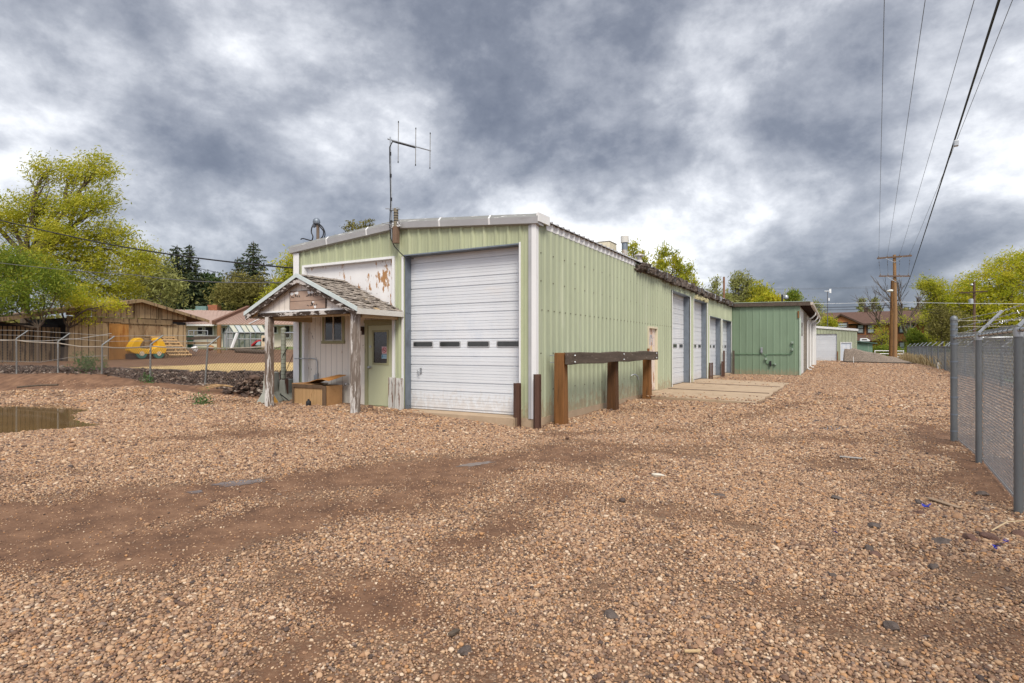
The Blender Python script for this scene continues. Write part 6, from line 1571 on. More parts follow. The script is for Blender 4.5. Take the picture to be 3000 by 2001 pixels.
# ------------------------------------------------------------------ trees
def quads_leaf(C, size, elong, rg, wind=None):
    n = len(C)
    a = rg.randn(n,3)
    if wind is not None: a = a*.75 + np.array(wind)[None,:]
    a /= np.linalg.norm(a,axis=1)[:,None]
    b = np.cross(a, rg.randn(n,3)); b /= np.linalg.norm(b,axis=1)[:,None]+1e-9
    s = size*rg.uniform(.6,1.4,n)
    a = a*(s*elong)[:,None]; b = b*s[:,None]*.5
    V = np.stack([C-a*.5, C+b*.5, C+a*.5, C-b*.5],1).reshape(-1,3)
    return V, np.arange(4*n).reshape(-1,4)
def limb_pts(p0,p1,rg,bend=.12,n=5):
    p0,p1 = Vector(p0),Vector(p1); Ld = (p1-p0).length; P=[]
    o = Vector(rg.randn(3))*bend*Ld
    for i in range(n+1):
        f=i/n; P.append(p0.lerp(p1,f)+o*math.sin(math.pi*f)*.5+Vector(rg.randn(3))*.02*Ld*(0<i<n))
    return P
def tree(label, base, fork, blobs, nleaf, leaf, mat, bmat, tr, name='tree', seed=0, elong=1.6, clump=26, cr=.5, wind=None, twigs=5, cat='tree', group=None, hollow=.35, trunk_pts=None):
    """blobs: list of (centre, (rx,ry,rz))"""
    rg = np.random.RandomState(seed); base = Vector(base); t = thing(name, label, cat, tuple(base), group)
    fork = Vector(fork)
    wts = np.array([(r[0]*r[1]*r[2])**.75 for _,r in blobs]); wts /= wts.sum()
    C = []; VAL = []; ends = []
    for (c,r),w in zip(blobs,wts):
        nc = max(3,int(nleaf*w/clump)); d = rg.randn(nc,3); d /= np.linalg.norm(d,axis=1)[:,None]
        rad = (hollow+(1-hollow)*rg.rand(nc))**.6*(1+.22*rg.randn(nc)*.6)
        cc = np.array(c)[None,:]+d*rad[:,None]*np.array(r)[None,:]
        ends.append((Vector(c), cc))
        cv = rg.rand(nc)*.75
        pts = cc[:,None,:]+rg.randn(nc,clump,3)*cr*np.array([1,1,.75])[None,None,:]*rg.uniform(.5,1.2,nc)[:,None,None]
        C.append(pts.reshape(-1,3)); VAL.append((cv[:,None]+rg.rand(nc,clump)*.35).reshape(-1))
    C = np.concatenate(C); VAL = np.concatenate(VAL)
    V,F = quads_leaf(C, leaf, elong, rg, wind)
    mesh_np('crown', V, F, mat, t, attrs=dict(v=np.repeat(np.clip(VAL,0,1),4)))
    m = MB(); n = 7
    tp = [base-Vector((0,0,.3)),base.lerp(fork,.5)+Vector((rg.randn()*.06*tr*8,rg.randn()*.06*tr*8,0)),fork]
    m.tube(tp,[tr*1.25,tr,tr*.8],8)
    for c,cc in ends:
        P = limb_pts(fork, c, rg); k = len(P); m.tube(P,[tr*.6*(1-i/k)+tr*.16 for i in range(k)],6,cap=False)
        for j in rg.choice(len(cc),min(twigs,len(cc)),replace=False):
            Q = limb_pts(P[rg.randint(2,k)], cc[j], rg, .15, 3); m.tube(Q,[tr*.20,tr*.14,tr*.09,tr*.04],4,cap=False)
    m.build('trunk', bmat, t, smooth=True, fixn=False)
    return t
def bl(px,py,rx,ry,d,dd=0,depth=None):
    """blob from a direction, apparent radii and distance"""
    k = d/FPX; return (tuple(D(px,py,d+dd)), (rx*k, depth if depth else (rx+ry)/2*k, ry*k))
def G(px,d): 
    p = D(px,1000,d); return (p.x,p.y,gz1(p.x,p.y))
# big trees at the left
tree('tall wind blown yellow green tree rising above the shed at far left', G(70,33), D(80,760,33),
     [bl(285,500,60,55,33),bl(215,520,60,50,33,1),bl(130,505,45,45,33),bl(300,590,60,35,33),bl(230,600,70,40,33,-1),bl(110,610,80,50,33),bl(40,650,70,60,33),bl(180,690,90,60,33,-1),bl(320,690,80,45,33),bl(270,770,90,60,33),bl(120,780,90,70,33,-1),bl(400,760,70,55,33),bl(20,790,70,70,33),bl(350,850,80,45,33,1),bl(230,860,80,45,33,-1),bl(-60,600,60,70,33),bl(-120,720,90,90,33)],
     52000,.105,lf_yel,bark,.20,seed=1,elong=1.8,cr=.33,wind=(RX*.9,RY*.9,.25),clump=22,twigs=9,hollow=.1)
tree('bushy greener tree in front of the slat wall left of the shed', G(112,25.5), D(112,960,25.5),
     [bl(40,770,70,50,25.5),bl(130,810,65,45,25.5),bl(30,860,75,45,25.5,-.5),bl(110,895,55,25,25.5),bl(-60,830,70,80,25.5),bl(-10,910,45,30,25.5),bl(170,840,45,35,25.5),bl(-90,930,50,50,25.5)],
     16000,.09,lf_grn,bark,.05,seed=2,cr=.30,twigs=10,hollow=.05)
tree('yellow green branch cluster hanging over the shed roof edge', G(190,27), D(200,960,27),
     [bl(255,885,70,28,27),bl(330,893,48,20,27,-.5),bl(190,870,55,35,27),bl(255,930,28,20,27)],
     3200,.085,lf_bright,bark,.07,seed=3,cr=.22,twigs=9,hollow=.05)
tree('pale leafed thin tree with white trunks right of the shed ridge', G(425,45), D(425,890,45),
     [bl(430,800,60,60,45),bl(480,850,55,55,45),bl(395,840,40,60,45)],5000,.2,lf_pale,bark_pale,.12,seed=4,cr=.5)
m = None
# conifers
def conifer(label, base, top, R, nlay, mat, seed, name='conifer', sparse=1.0, card=.34):
    rg = np.random.RandomState(seed); base, top = Vector(base), Vector(top); t = thing(name,label,'conifer',tuple(base)); Hh = top.z-base.z
    C=[];A=[];VAL=[]; m = MB(); m.tube([base-Vector((0,0,.3)),top],[R*.075,.03],8)
    for k in range(nlay):
        f = .10+.90*(k/nlay)**1.0; z = base.z+Hh*f; rad = R*(1-f)**.68*rg.uniform(.72,1.12)+.12
        nb = max(5,int(13*(1-f)+5))
        ph = rg.rand()*6.28
        for j in range(nb):
            an = ph+6.283*j/nb+rg.randn()*.16; rl = rad*rg.uniform(.6,1.12); dx,dy = math.cos(an),math.sin(an)
            dr_ = rl*rg.uniform(.05,.30); up_ = .10*rl
            if k % 2 == 0: m.tube([(base.x,base.y,z),(base.x+dx*rl*.6,base.y+dy*rl*.6,z-dr_*.7),(base.x+dx*rl,base.y+dy*rl,z-dr_+up_)],[.03,.02,.008],3,cap=False)
            ns = max(5,int(rl*12*sparse)); s_ = .12+.88*rg.rand(ns)
            cx_ = np.stack([base.x+dx*rl*s_+rg.randn(ns)*.17*(1-.4*s_),base.y+dy*rl*s_+rg.randn(ns)*.17*(1-.4*s_),z-dr_*s_+up_*s_**3+rg.randn(ns)*.08-.06],1)
            C.append(cx_); d = np.tile([dx,dy,-.25],(ns,1))+rg.randn(ns,3)*.55; A.append(d); VAL.append(np.clip(.12+.6*s_+rg.randn(ns)*.22,0,1))
    C=np.concatenate(C);A=np.concatenate(A);VAL=np.concatenate(VAL); A/=np.linalg.norm(A,axis=1)[:,None]
    n=len(C); B_=np.cross(A,rg.randn(n,3)); B_/=np.linalg.norm(B_,axis=1)[:,None]+1e-9; s=card*rg.uniform(.6,1.4,n)
    V=np.stack([C-A*s[:,None]*.6,C+B_*s[:,None]*.2,C+A*s[:,None]*.7,C-B_*s[:,None]*.2],1).reshape(-1,3)
    mesh_np('crown',V,np.arange(4*n).reshape(-1,4),mat,t,attrs=dict(v=np.repeat(VAL,4)))
    m.build('trunk',bark,t,smooth=True,fixn=False); return t
def CB(px,d,z=1.6): p = D(px,1000,d); return (p.x,p.y,z)
conifer('tall dark conifer left of a close pair behind the shed roof', CB(519,66), D(519,717,66), 4.0, 38, lf_dark, 1)
conifer('tall dark conifer right of a close pair, brownish at its top', CB(556,67), D(556,717,67), 3.6, 38, lf_dark, 2)
conifer('broad dark conifer standing alone between the pair and the workshop', CB(742,72), D(742,706,72), 5.6, 36, lf_dark, 3)
conifer('shorter dark conifer at the left of the lone broad one', CB(700,74), D(696,752,74), 3.4, 26, lf_dark, 4)
tree('round dark green pine right of the tall conifer pair', CB(615,70,1.6), D(612,900,70),[bl(605,835,42,32,70),bl(630,850,32,32,70),bl(600,880,45,30,70),bl(630,895,40,30,70)],7000,.3,leaf_mat('leaf_pine',[(.02,.04,.015),(.045,.075,.022),(.075,.11,.03)],.1),bark,.25,seed=6,cr=.55)
tree('small dark pine behind the pale tree left of the conifer pair', CB(470,72,1.6), D(470,880,72),[bl(470,800,32,22,72),bl(485,845,40,30,72),bl(450,850,40,40,72)],4500,.3,lf_dark,bark,.2,seed=7,cr=.55)
tree('brown green rounded tree before the lone conifer', CB(715,62,1.6), D(712,930,62),[bl(700,845,55,45,62),bl(760,850,50,45,62),bl(690,890,50,40,62),bl(750,900,60,35,62),bl(660,880,35,40,62)],9000,.24,lf_olive,bark,.22,seed=8,cr=.5,twigs=9)
tree('yellow tree close to the left wall corner of the workshop', CB(850,58,1.6), D(850,920,58),[bl(850,775,40,40,58),bl(865,830,55,50,58),bl(825,860,40,40,58),bl(795,885,40,30,58),bl(900,800,50,60,58)],8000,.2,lf_yel,bark,.2,seed=9,cr=.42)
tree('olive tree top showing above the gable left of the antenna', CB(1060,62,1), D(1060,800,62),[bl(1062,672,22,17,62),bl(1085,655,16,14,62),bl(1030,665,24,12,62),bl(1050,720,60,50,62)],4200,.2,lf_olive,bark,.2,seed=10,cr=.35)
# trees beyond the workshop roof
def poplar(label, spec, d, n, mat, seed, bm=bark, leaf=.17, tw=7, wind=(.25,.1,.9)):
    px = spec[0][0]; tree(label,(D(px,1000,d).x,D(px,1000,d).y,0),D(px,960,d),[bl(*s,d) for s in spec],int(n*.72),leaf,mat,bm,.16,seed=seed,elong=2.0,cr=.30,twigs=tw,wind=wind,clump=18,hollow=.05)
poplar('yellow green tree just right of the roof flue',[(1855,735,20,28),(1880,760,22,25),(1840,790,30,30)],60,3200,lf_yel,11)
poplar('tall upright yellow green tree above the torn roof edge',[(1945,745,20,36),(1935,790,30,35),(1975,760,13,30),(1990,790,22,35),(2015,800,20,30),(1970,830,50,35),(2030,840,22,25)],58,8000,lf_yel,12)
poplar('thin yellow green tree behind the bare brown pole',[(2095,835,14,22),(2075,865,40,20),(2110,880,40,20)],60,3000,lf_pale,13)
poplar('wide upright yellow tree left of centre above the annex roof',[(2155,835,14,30),(2165,820,14,32),(2190,830,14,32),(2180,870,40,30),(2150,880,20,25)],62,5200,lf_pale,14,tw=12)
poplar('wide upright yellow green tree in the middle above the annex roof',[(2215,850,18,28),(2240,860,22,28),(2215,885,40,20)],61,4200,lf_yel,15,tw=12)
poplar('bright green bush above the middle of the annex roof',[(2250,872,18,14),(2235,880,25,10),(2270,878,18,10)],57,2600,lf_bright,16)
poplar('small green treetop at the right end above the annex roof',[(2325,868,12,20),(2335,880,14,12),(2310,880,14,12)],60,1500,lf_grn,17)
poplar('slim pale tree between the annex gutter and the weather pole',[(2398,905,16,20),(2392,940,20,25),(2388,890,10,14)],90,1800,lf_pale,18)
def bare(label, base, top, spread, seed, r, mat, levels=5, name='bare_tree'):
    rg = random.Random(seed); base=Vector(base); t = thing(name,label,'tree',tuple(base)); m = MB()
    def rec(p,d,Ln,r_,lv):
        q = p+d*Ln; mid = p.lerp(q,.5)+Vector((rg.uniform(-1,1),rg.uniform(-1,1),rg.uniform(-1,1)))*Ln*.06
        m.tube([p,mid,q],[r_,r_*.85,r_*.7],5 if lv>2 else 3,cap=False)
        if lv == 0: return
        for k in range(rg.choice([2,3,3])):
            nd = (d+Vector((rg.uniform(-1,1),rg.uniform(-1,1),rg.uniform(-.25,.8)))*spread).normalized()
            rec(p.lerp(q,rg.uniform(.6,1)),nd,Ln*rg.uniform(.6,.85),r_*.62,lv-1)
    Ht = top-base.z; rec(base-Vector((0,0,.2)),Vector((0,0,1)),Ht*.34,r,levels); m.build('trunk',mat,t,smooth=True,fixn=False); return t
bare('pale leafless tree above the annex roof right of the yellow trees',(D(2280,1000,64).x,D(2280,1000,64).y,0),9.5,.45,21,.12,bark_pale,5)
bare('dark leafless tree behind the old pole stub',(D(2660,1000,84).x,D(2660,1000,84).y,0),13,.5,22,.22,bark,5)
bare('brown leafless sapling tree left of the old pole stub',(D(2595,1000,86).x,D(2595,1000,86).y,0),12.5,.5,23,.18,bark,5)
poplar('small pale tree left of two above the brown house roof',[(2522,888,9,18),(2520,910,10,10)],125,700,lf_pale,24,leaf=.3)
poplar('small pale tree right of two above the brown house roof',[(2560,888,12,20),(2545,912,9,10),(2575,908,10,14)],126,900,lf_pale,25,leaf=.3)
# right hand trees
tree('large bright yellow green tree at the right behind the fences', G(2950,88), D(2930,980,88),
     [bl(2900,830,70,45,88),bl(2960,790,70,45,88),bl(3030,780,80,50,88),bl(2830,860,50,40,88),bl(2920,890,80,50,88),bl(3010,870,80,60,88),bl(2860,920,70,40,88),bl(2960,950,80,40,88),bl(3080,920,80,80,88),bl(2800,880,30,30,88),bl(3100,820,60,70,88)],
     52000,.22,lf_bright,bark,.4,seed=30,elong=1.9,cr=.65,wind=(.5,.2,.3),twigs=7)
tree('lighter yellow green tree left of the large bright one', G(2730,92), D(2725,980,92),
     [bl(2714,835,24,30,92),bl(2745,850,26,30,92),bl(2738,890,34,35,92),bl(2760,900,35,35,92),bl(2722,930,20,26,92)],11000,.2,lf_yel,bark,.25,seed=31,elong=1.9,cr=.5,twigs=12,hollow=.1)
tree('low sprawling olive tree behind the distant fence posts', G(2760,72), D(2760,990,72),
     [bl(2760,930,45,36,72),bl(2800,950,40,32,72),bl(2748,968,26,24,72),bl(2775,985,45,22,72)],5200,.2,lf_olive,bark,.16,seed=32,cr=.5,twigs=14,hollow=.1)
tree('small leafing tree in front of the brown house window', G(2662,80), D(2662,970,80),
     [bl(2650,930,22,14,80),bl(2690,935,24,18,80),bl(2634,945,12,10,80)],420,.17,lf_yel,bark,.13,seed=33,cr=.45,twigs=12)
tree('dense dark green bush right of the brown house door', G(2688,76), D(2688,1010,76),[bl(2683,990,18,18,76),bl(2692,1008,26,15,76),bl(2676,975,9,12,76)],4200,.18,lf_grn,bark,.1,seed=34,cr=.4,cat='bush',name='bush')
tree('yellow bush right of the dark green bush', G(2720,77), D(2720,1015,77),[bl(2715,1000,18,20,77),bl(2738,1008,18,16,77)],2600,.2,lf_yel,bark,.08,seed=35,cr=.4,cat='bush',name='bush')
tree('leafy tree between the green shed and the utility pole', G(2585,82), D(2582,1010,82),
     [bl(2582,965,16,22,82),bl(2600,985,13,22,82),bl(2573,990,13,16,82),bl(2590,1015,20,12,82)],1300,.16,lf_yel,bark,.12,seed=36,cr=.45,twigs=12)
tree('green bush low behind the white pipe gate', G(2600,74), D(2600,1030,74),[bl(2600,1030,40,15,74),bl(2575,1040,20,10,74),bl(2640,1035,20,14,74)],3400,.18,lf_grn,bark,.07,seed=37,cr=.4,cat='bush',name='bush')
tree('yellow leafed bush above the small garage roof left of the brown house', G(2425,95), D(2425,950,95),[bl(2422,940,14,14,95),bl(2440,950,14,8,95),bl(2412,950,10,10,95)],1200,.25,lf_yel,bark,.15,seed=38,cr=.5,cat='bush',name='bush')
# far tree belts close the horizon
def belt(name, spec, mat, seed, n, leaf):
    rg = np.random.RandomState(seed); C=[]
    for (px0,px1,py,d,h) in spec:
        k = int(n*(px1-px0)/600); px = rg.uniform(px0,px1,k); uu=(px-CX)/FPX; dd=d+rg.randn(k)*4
        X=(FX+uu*RX)*dd; Y=(FY+uu*RY)*dd; top = EYE+(HY-py)/FPX*d
        z = (top+1.6*(fbm(px*.03,px*0+seed,3)-.4))*rg.rand(k)**.8*h; C.append(np.stack([X,Y,z],1))
    C=np.concatenate(C); V,F=quads_leaf(C,leaf,1.5,rg); val=np.clip(fbm(C[:,0]*.25,C[:,1]*.25+C[:,2]*.4,3)*1.1-.1+rg.randn(len(C))*.15,0,1)
    o=mesh_np(name,V,F,mat,None,(0,0,0),attrs=dict(v=np.repeat(val,4))); tag(o,kind='stuff')
belt('distant_wood',[(-900,450,930,120,1),(640,1000,905,130,1),(1000,2400,930,140,1),(2620,3800,905,125,1)],lf_olive,40,9000,.8)
def scatter_blades(name, X, Y, mat, h, seed):
    rg=np.random.RandomState(seed); n=len(X); Z=gz(X,Y); a=rg.rand(n)*6.28; hh=h*rg.uniform(.5,1.3,n); w=hh*.05; dx=np.cos(a);dy=np.sin(a); lx=rg.randn(n)*.3*hh; ly=rg.randn(n)*.3*hh
    V=np.stack([np.stack([X-dx*w,Y-dy*w,Z-.03],1),np.stack([X+dx*w,Y+dy*w,Z-.03],1),np.stack([X+dx*w*.3+lx,Y+dy*w*.3+ly,Z+hh],1),np.stack([X-dx*w*.3+lx,Y-dy*w*.3+ly,Z+hh],1)],1).reshape(-1,3)
    o=mesh_np(name,V,np.arange(4*n).reshape(-1,4),mat,None,(0,0,0),attrs=dict(v=np.repeat(rg.rand(n),4))); return tag(o,kind='stuff')
Xg=RS.uniform(6.3,13,16000); Yg=RS.uniform(38,92,16000); scatter_blades('dry_grass',Xg,Yg,lf_dry,.75,50)
# weeds on the soil bank
def weed(label, px, py, rad, n, leaf, seed, mat=lf_weed, hgt=.2):
    X = PZ(px,py,.45); rg=np.random.RandomState(seed)
    x,y=X.x,X.y; z=gz1(x,y); c=rg.randn(n,3)*np.array([rad,rad*.5,hgt*.5])+np.array([x,y,z+hgt*.55]); c[:,2]=np.maximum(c[:,2],gz(c[:,0],c[:,1])+.01)
    V,F=quads_leaf(c,leaf,1.2,rg); t=thing('weed',label,'plant',(x,y,z)); mesh_np('leaves',V,F,mat,t,attrs=dict(v=np.repeat(rg.rand(n),4)))
weed('leafy green weed clump on the bank left of a fence post', 255,1103,.33,700,.07,60,hgt=.36)
weed('tiny green weed on the bank right of the leafy clump', 306,1100,.10,120,.05,61)
weed('small green weed at the foot of the fence post before the toy', 431,1112,.15,200,.05,62)
weed('low green weed at the foot of the leaning fence post', 590,1137,.18,260,.05,63)
# dry roots hanging on the bank
m = MB(); rr = random.Random(9)
for k in range(12):
    x = -15.55+rr.uniform(-.3,.35); P=[]; 
    for i in range(6): f=i/5; xx=x-.55*f+rr.uniform(-.05,.05); yy=10.72-.75*f; P.append((xx,yy,gz1(xx,yy)+.07+.10*math.sin(3.14*f)+rr.uniform(0,.04)))
    m.tube(P,[.012,.010,.009,.008,.006,.003],4,cap=False)
m.build('dry_roots', M('dry_root',(.38,.24,.12),.2,.9), smooth=True, label='dry straw coloured roots spilling down the soil bank', cat='roots')
m = MB(); m.tube([(-21.5,7.6,.28),(-20.9,7.9,.34),(-20.3,8.15,.36)],.03,6); m.build('branch', bark, smooth=True, label='dark dead branch lying on the soil behind the puddle', cat='branch')

# ------------------------------------------------------------------ loose rocks and litter in the gravel
def on_g(px,py): 
    p = PZ(px,py,-.1)
    for _ in range(4): p = PZ(px,py,gz1(p.x,p.y))
    return p
GR='dark rocks lying in the gravel'
RK=[(2457,1463,.10,'flat dark rock in the gravel halfway to the right fence',rock_dark,(1.2,.9,.45)),(2562,1546,.11,'dark rock left of the reddish one near the right fence',rock_dark,(1.2,.8,.6)),(2690,1475,.09,'dark rock just left of the loose wooden strip',rock_dark,(1.2,.7,.7)),(2697,1507,.085,'dark purple rock with blue scraps beside it',rock_red,(1.2,.8,.6)),
    (2567,1630,.09,'squat reddish rock below two grey stones',rock_red,(1.1,1,.6)),(2545,1612,.065,'small grey rock touching the reddish rock',rock_dark,(1,1,.8)),(2845,1582,.10,'dark red rock under the fence, left of a pair',rock_red,(1,1,.6)),(2895,1578,.12,'dark red rock under the fence, right of a pair',rock_red,(1.3,.8,.5)),(2755,1588,.12,'wide grey flat rock between the reddish rocks and the fence',rock_dark,(1.4,.9,.4)),
    (1790,1805,.075,'lone dark brown rock in the lower middle gravel',rock_dark,(1.1,.9,.7)),(2610,1840,.075,'grey pitted rock in the gravel at lower right',rock_dark,(1,1,.8)),(2735,1665,.07,'small dark stone in the gravel at right, under a grey slab',rock_dark,(1.1,.8,.7)),(2110,1452,.10,'long flat dark rock in the middle gravel',rock_dark,(1.8,.6,.3)),(1925,1420,.05,'small dark clod right of the white stone',rock_red,(1,1,.7)),
    (2880,1450,.09,'grey rock at the foot of the near fence mesh',rock_dark,(1.1,.9,.7)),(1360,1912,.06,'black pitted lump of cinder at the bottom of the yard',rock_dark,(1.5,.9,.6)),(2105,1915,.05,'brown soil clod at the bottom right of centre',rock_red,(1,1,.8)),(2440,1690,.05,'small grey stone in the gravel under the flat dark rock',rock_dark,(1,.9,.7)),(2390,1235,.10,'dark rock beside the far puddle in the driveway',rock_dark,(1.3,.9,.5)),(2985,1570,.09,'dark red rock at the right picture edge below the fence',rock_red,(1.1,.9,.8))]
for i,(px,py,r,lb,mt,sc) in enumerate(RK):
    p=on_g(px,py); r*=.60; boulder((p.x,p.y,p.z+r*sc[2]*.25),r,sc,mt,'rock',lb,'rock',GR,100+i)
p=on_g(1927,1396); boulder((p.x,p.y,p.z+.015),.075,(1.3,.8,.4),M('white_stone',(.62,.56,.46),.08,.8),'stone','single cream white stone in the middle of the gravel','stone',None,140)
def strip(px0,py0,px1,py1,w,mat,label,name='wood_strip'):
    a,b=on_g(px0,py0),on_g(px1,py1); m=MB(); m.beam(a+Vector((0,0,.03)),b+Vector((0,0,.025)),w,.012); m.build(name,mat,label=label,cat='wood scrap',bevel=.002)
strip(2720,1467,2812,1495,.055,M('pale_scrap',(.34,.24,.16),.2,.8),'flat brown wood strip lying near the right fence')
strip(2460,1343,2525,1348,.05,M('grey_scrap',(.36,.34,.32),.15,.8),'flat grey wood strip in the middle gravel')
strip(2005,1924,2052,1921,.012,M('pale_stick',(.50,.36,.2),.15,.8),'thin pale stick at the bottom of the gravel','stick')
strip(1318,1875,1342,1858,.03,bark,'short dark piece of wood left of the cinder lump','stick')
G5='scraps of blue plastic in the gravel'
for i,(px,py,lb) in enumerate(((2443,1572,'dark blue plastic scrap alone in the middle right gravel'),(2714,1493,'purple blue plastic scrap on the dark purple rock'),(2950,1603,'bright blue plastic scrap by the fence, upper of two'),(2925,1622,'bright blue plastic scrap by the fence, lower of two'))):
    p=on_g(px,py); m=MB(); rr=random.Random(70+i)
    for k in range(3):
        c=p+Vector((rr.uniform(-.02,.02),rr.uniform(-.02,.02),.035+.008*k)); m.prism([c+Vector((rr.uniform(-.03,.03),rr.uniform(-.03,.03),rr.uniform(-.012,.02))) for _ in range(3)],(0,0,.003))
    m.build('plastic_scrap',blue,label=lb,cat='litter',group=G5)
m=MB(); P=[on_g(2905,1572)+Vector((0,0,.05)),on_g(2950,1560)+Vector((0,0,.09)),on_g(3010,1545)+Vector((0,0,.06))]; m.tube(P,.006,5); m.build('stick',M('straw_stem',(.55,.42,.26),.1,.8),smooth=True,label='thin straw stem lying in the gravel at the right edge',cat='stem')
t_=D(2752,1079,40); m=MB(); m.box(t_.x-.12,t_.x+.12,t_.y-.1,t_.y+.1,gz1(t_.x,t_.y),gz1(t_.x,t_.y)+.45); m.build('bucket',whitep,bevel=.04,label='small white container at the foot of the distant fence',cat='container')

# ------------------------------------------------------------------ sky, sun, camera
w = bpy.data.worlds.new('World'); scene.world = w; w.use_nodes = True
nt = w.node_tree; nt.nodes.clear()
out = nt.nodes.new('ShaderNodeOutputWorld')
SUN_EL, SUN_AZ = math.radians(48), math.radians(140)      # azimuth measured from +Y toward +X
sky = nt.nodes.new('ShaderNodeTexSky'); sky.sky_type = 'NISHITA'; sky.sun_disc = False; sky.sun_elevation = SUN_EL; sky.sun_rotation = SUN_AZ
bg1 = nt.nodes.new('ShaderNodeBackground'); L(nt, sky.outputs[0], bg1.inputs[0]); bg1.inputs[1].default_value = .08
co = nt.nodes.new('ShaderNodeTexCoord').outputs['Generated']
sp = nt.nodes.new('ShaderNodeSeparateXYZ'); L(nt, co, sp.inputs[0])
zc = math_(nt, 'ADD', math_(nt, 'MAXIMUM', sp.outputs[2], 0.0), .50)
cmb = nt.nodes.new('ShaderNodeCombineXYZ')
L(nt, math_(nt, 'DIVIDE', sp.outputs[0], zc), cmb.inputs[0]); L(nt, math_(nt, 'DIVIDE', sp.outputs[1], zc), cmb.inputs[1])
plane = cmb.outputs[0]
# warp
wn = nt.nodes.new('ShaderNodeTexNoise'); wn.inputs['Scale'].default_value = 1.6; wn.inputs['Detail'].default_value = 2; L(nt, plane, wn.inputs['Vector'])
vs = nt.nodes.new('ShaderNodeVectorMath'); vs.operation = 'SUBTRACT'; L(nt, wn.outputs['Color'], vs.inputs[0]); vs.inputs[1].default_value = (.5,.5,.5)
vm = nt.nodes.new('ShaderNodeVectorMath'); vm.operation = 'SCALE'; L(nt, vs.outputs[0], vm.inputs[0]); vm.inputs['Scale'].default_value = .32
va = nt.nodes.new('ShaderNodeVectorMath'); va.operation = 'ADD'; L(nt, plane, va.inputs[0]); L(nt, vm.outputs[0], va.inputs[1])
n1 = noise(nt, va.outputs[0], 1.9, (1,1,1), 7, .55, (3.2,1.4,0)); n2 = math_(nt, 'ADD', math_(nt, 'MULTIPLY', noise(nt, va.outputs[0], 4.4, (1,1,1), 8, .6, (1.2,7.4,0)), .5), math_(nt, 'MULTIPLY', noise(nt, co, 5.2, (1,1,1.5), 9, .6, (4.2,1.4,3)), .6)); n3 = noise(nt, co, 15, (1,1,1.3), 8, .62, (9,2,0))
val = math_(nt, 'ADD', math_(nt, 'MULTIPLY', math_(nt, 'SUBTRACT', n1, .5), 1.45), math_(nt, 'MULTIPLY', math_(nt, 'SUBTRACT', n2, .55), 1.35))
val = math_(nt, 'ADD', val, math_(nt, 'MULTIPLY', math_(nt, 'SUBTRACT', n3, .5), .34))
val = math_(nt, 'ADD', val, .462)
# broad bright and dark parts of the overcast (directions in the world), edges warped by the same noise
wdir = nt.nodes.new('ShaderNodeVectorMath'); wdir.operation = 'SCALE'; L(nt, vs.outputs[0], wdir.inputs[0]); wdir.inputs['Scale'].default_value = .35
dadd = nt.nodes.new('ShaderNodeVectorMath'); dadd.operation = 'ADD'; L(nt, co, dadd.inputs[0]); L(nt, wdir.outputs[0], dadd.inputs[1])
def lobe(px, py, rad, amt):
    global val
    d = D(px,py,1.0)-Vector((0,0,EYE)); d.normalize()
    dt = nt.nodes.new('ShaderNodeVectorMath'); dt.operation = 'DISTANCE'; L(nt, dadd.outputs[0], dt.inputs[0]); dt.inputs[1].default_value = d
    mr = nt.nodes.new('ShaderNodeMapRange'); mr.interpolation_type = 'SMOOTHSTEP'; mr.inputs[1].default_value = rad; mr.inputs[2].default_value = 0; mr.inputs[3].default_value = 0; mr.inputs[4].default_value = amt
    L(nt, dt.outputs['Value'], mr.inputs[0]); val = math_(nt, 'ADD', val, mr.outputs[0])
for l in LOBES: lobe(*l)
ccol = ramp(nt, val, [(0.0,(.085,.097,.130)),(.22,(.140,.154,.190)),(.42,(.25,.264,.30)),(.60,(.42,.433,.466)),(.78,(.66,.67,.69)),(1.0,(.92,.92,.92))])
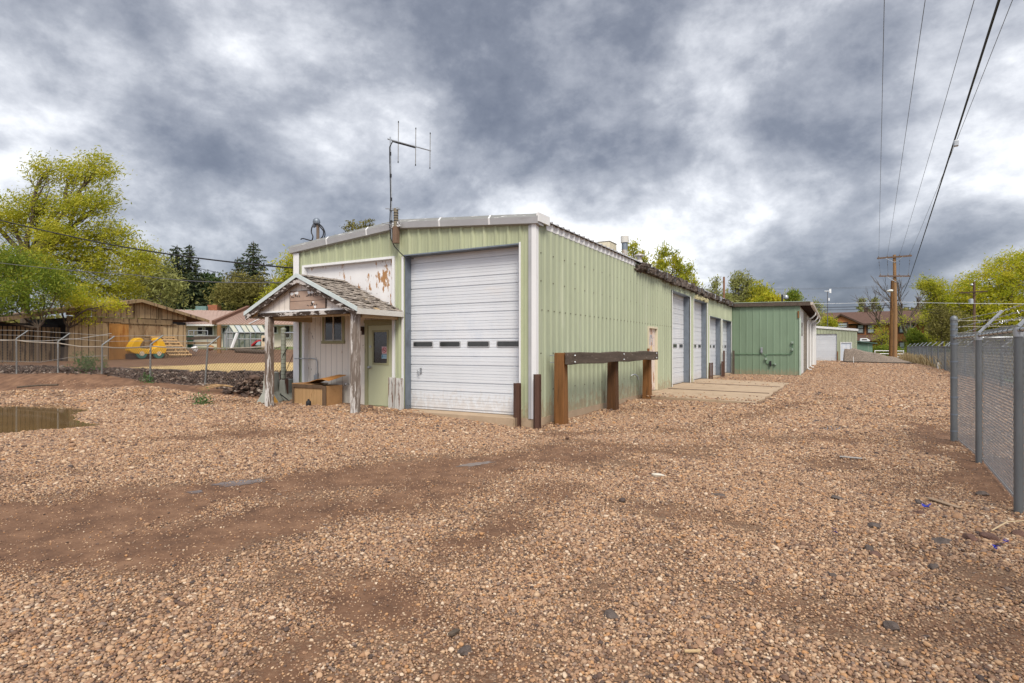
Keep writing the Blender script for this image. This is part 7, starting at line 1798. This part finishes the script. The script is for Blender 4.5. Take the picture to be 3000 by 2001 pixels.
# sky overhead and behind the photographer is brighter
bk = math_(nt, 'MULTIPLY', step_ramp(nt, sp.outputs[2], .55, .95), 1.0)
vdt = nt.nodes.new('ShaderNodeVectorMath'); vdt.operation = 'DOT_PRODUCT'; L(nt, co, vdt.inputs[0]); vdt.inputs[1].default_value = (FX,FY,0)
bk2 = step_ramp(nt, math_(nt, 'MULTIPLY', vdt.outputs['Value'], -1), -.15, .5)
gain = math_(nt, 'ADD', 1.0, math_(nt, 'MULTIPLY', math_(nt, 'MAXIMUM', bk, bk2), .9))
bg2 = nt.nodes.new('ShaderNodeBackground'); L(nt, ccol, bg2.inputs[0]); L(nt, math_(nt, 'MULTIPLY', gain, SKY_K), bg2.inputs[1])
mx = nt.nodes.new('ShaderNodeMixShader'); mx.inputs[0].default_value = .93
L(nt, bg1.outputs[0], mx.inputs[1]); L(nt, bg2.outputs[0], mx.inputs[2]); L(nt, mx.outputs[0], out.inputs[0])

sun = bpy.data.lights.new('sun', 'SUN'); sun.energy = 1.5; sun.angle = math.radians(22); sun.color = (1,.93,.81)
so = bpy.data.objects.new('sun', sun); COL.objects.link(so)
sd_ = Vector((math.sin(SUN_AZ)*math.cos(SUN_EL), math.cos(SUN_AZ)*math.cos(SUN_EL), math.sin(SUN_EL)))
so.rotation_euler = sd_.to_track_quat('Z','Y').to_euler(); so.location = (0,-5,12)

cam = bpy.data.cameras.new('camera'); cam.sensor_width = 36; cam.lens = 36*FPX/3000; cam.shift_y = (HY-1000.5)/3000; cam.clip_start = .05; cam.clip_end = 3000
cob = bpy.data.objects.new('camera', cam); COL.objects.link(cob); cob.location = (0,0,EYE)
cob.rotation_euler = (math.radians(90), 0, YAW); scene.camera = cob
scene.view_settings.view_transform = 'Standard'; scene.view_settings.look = 'None'; scene.view_settings.exposure = EXPO; scene.view_settings.gamma = 1
scene.render.engine = 'CYCLES'; cy = scene.cycles
cy.max_bounces = 5; cy.diffuse_bounces = 3; cy.glossy_bounces = 3; cy.transmission_bounces = 3; cy.caustics_reflective = False; cy.caustics_refractive = False; cy.use_denoising = True; cy.denoiser = "OPENIMAGEDENOISE"; cy.denoising_input_passes = "RGB_ALBEDO_NORMAL"
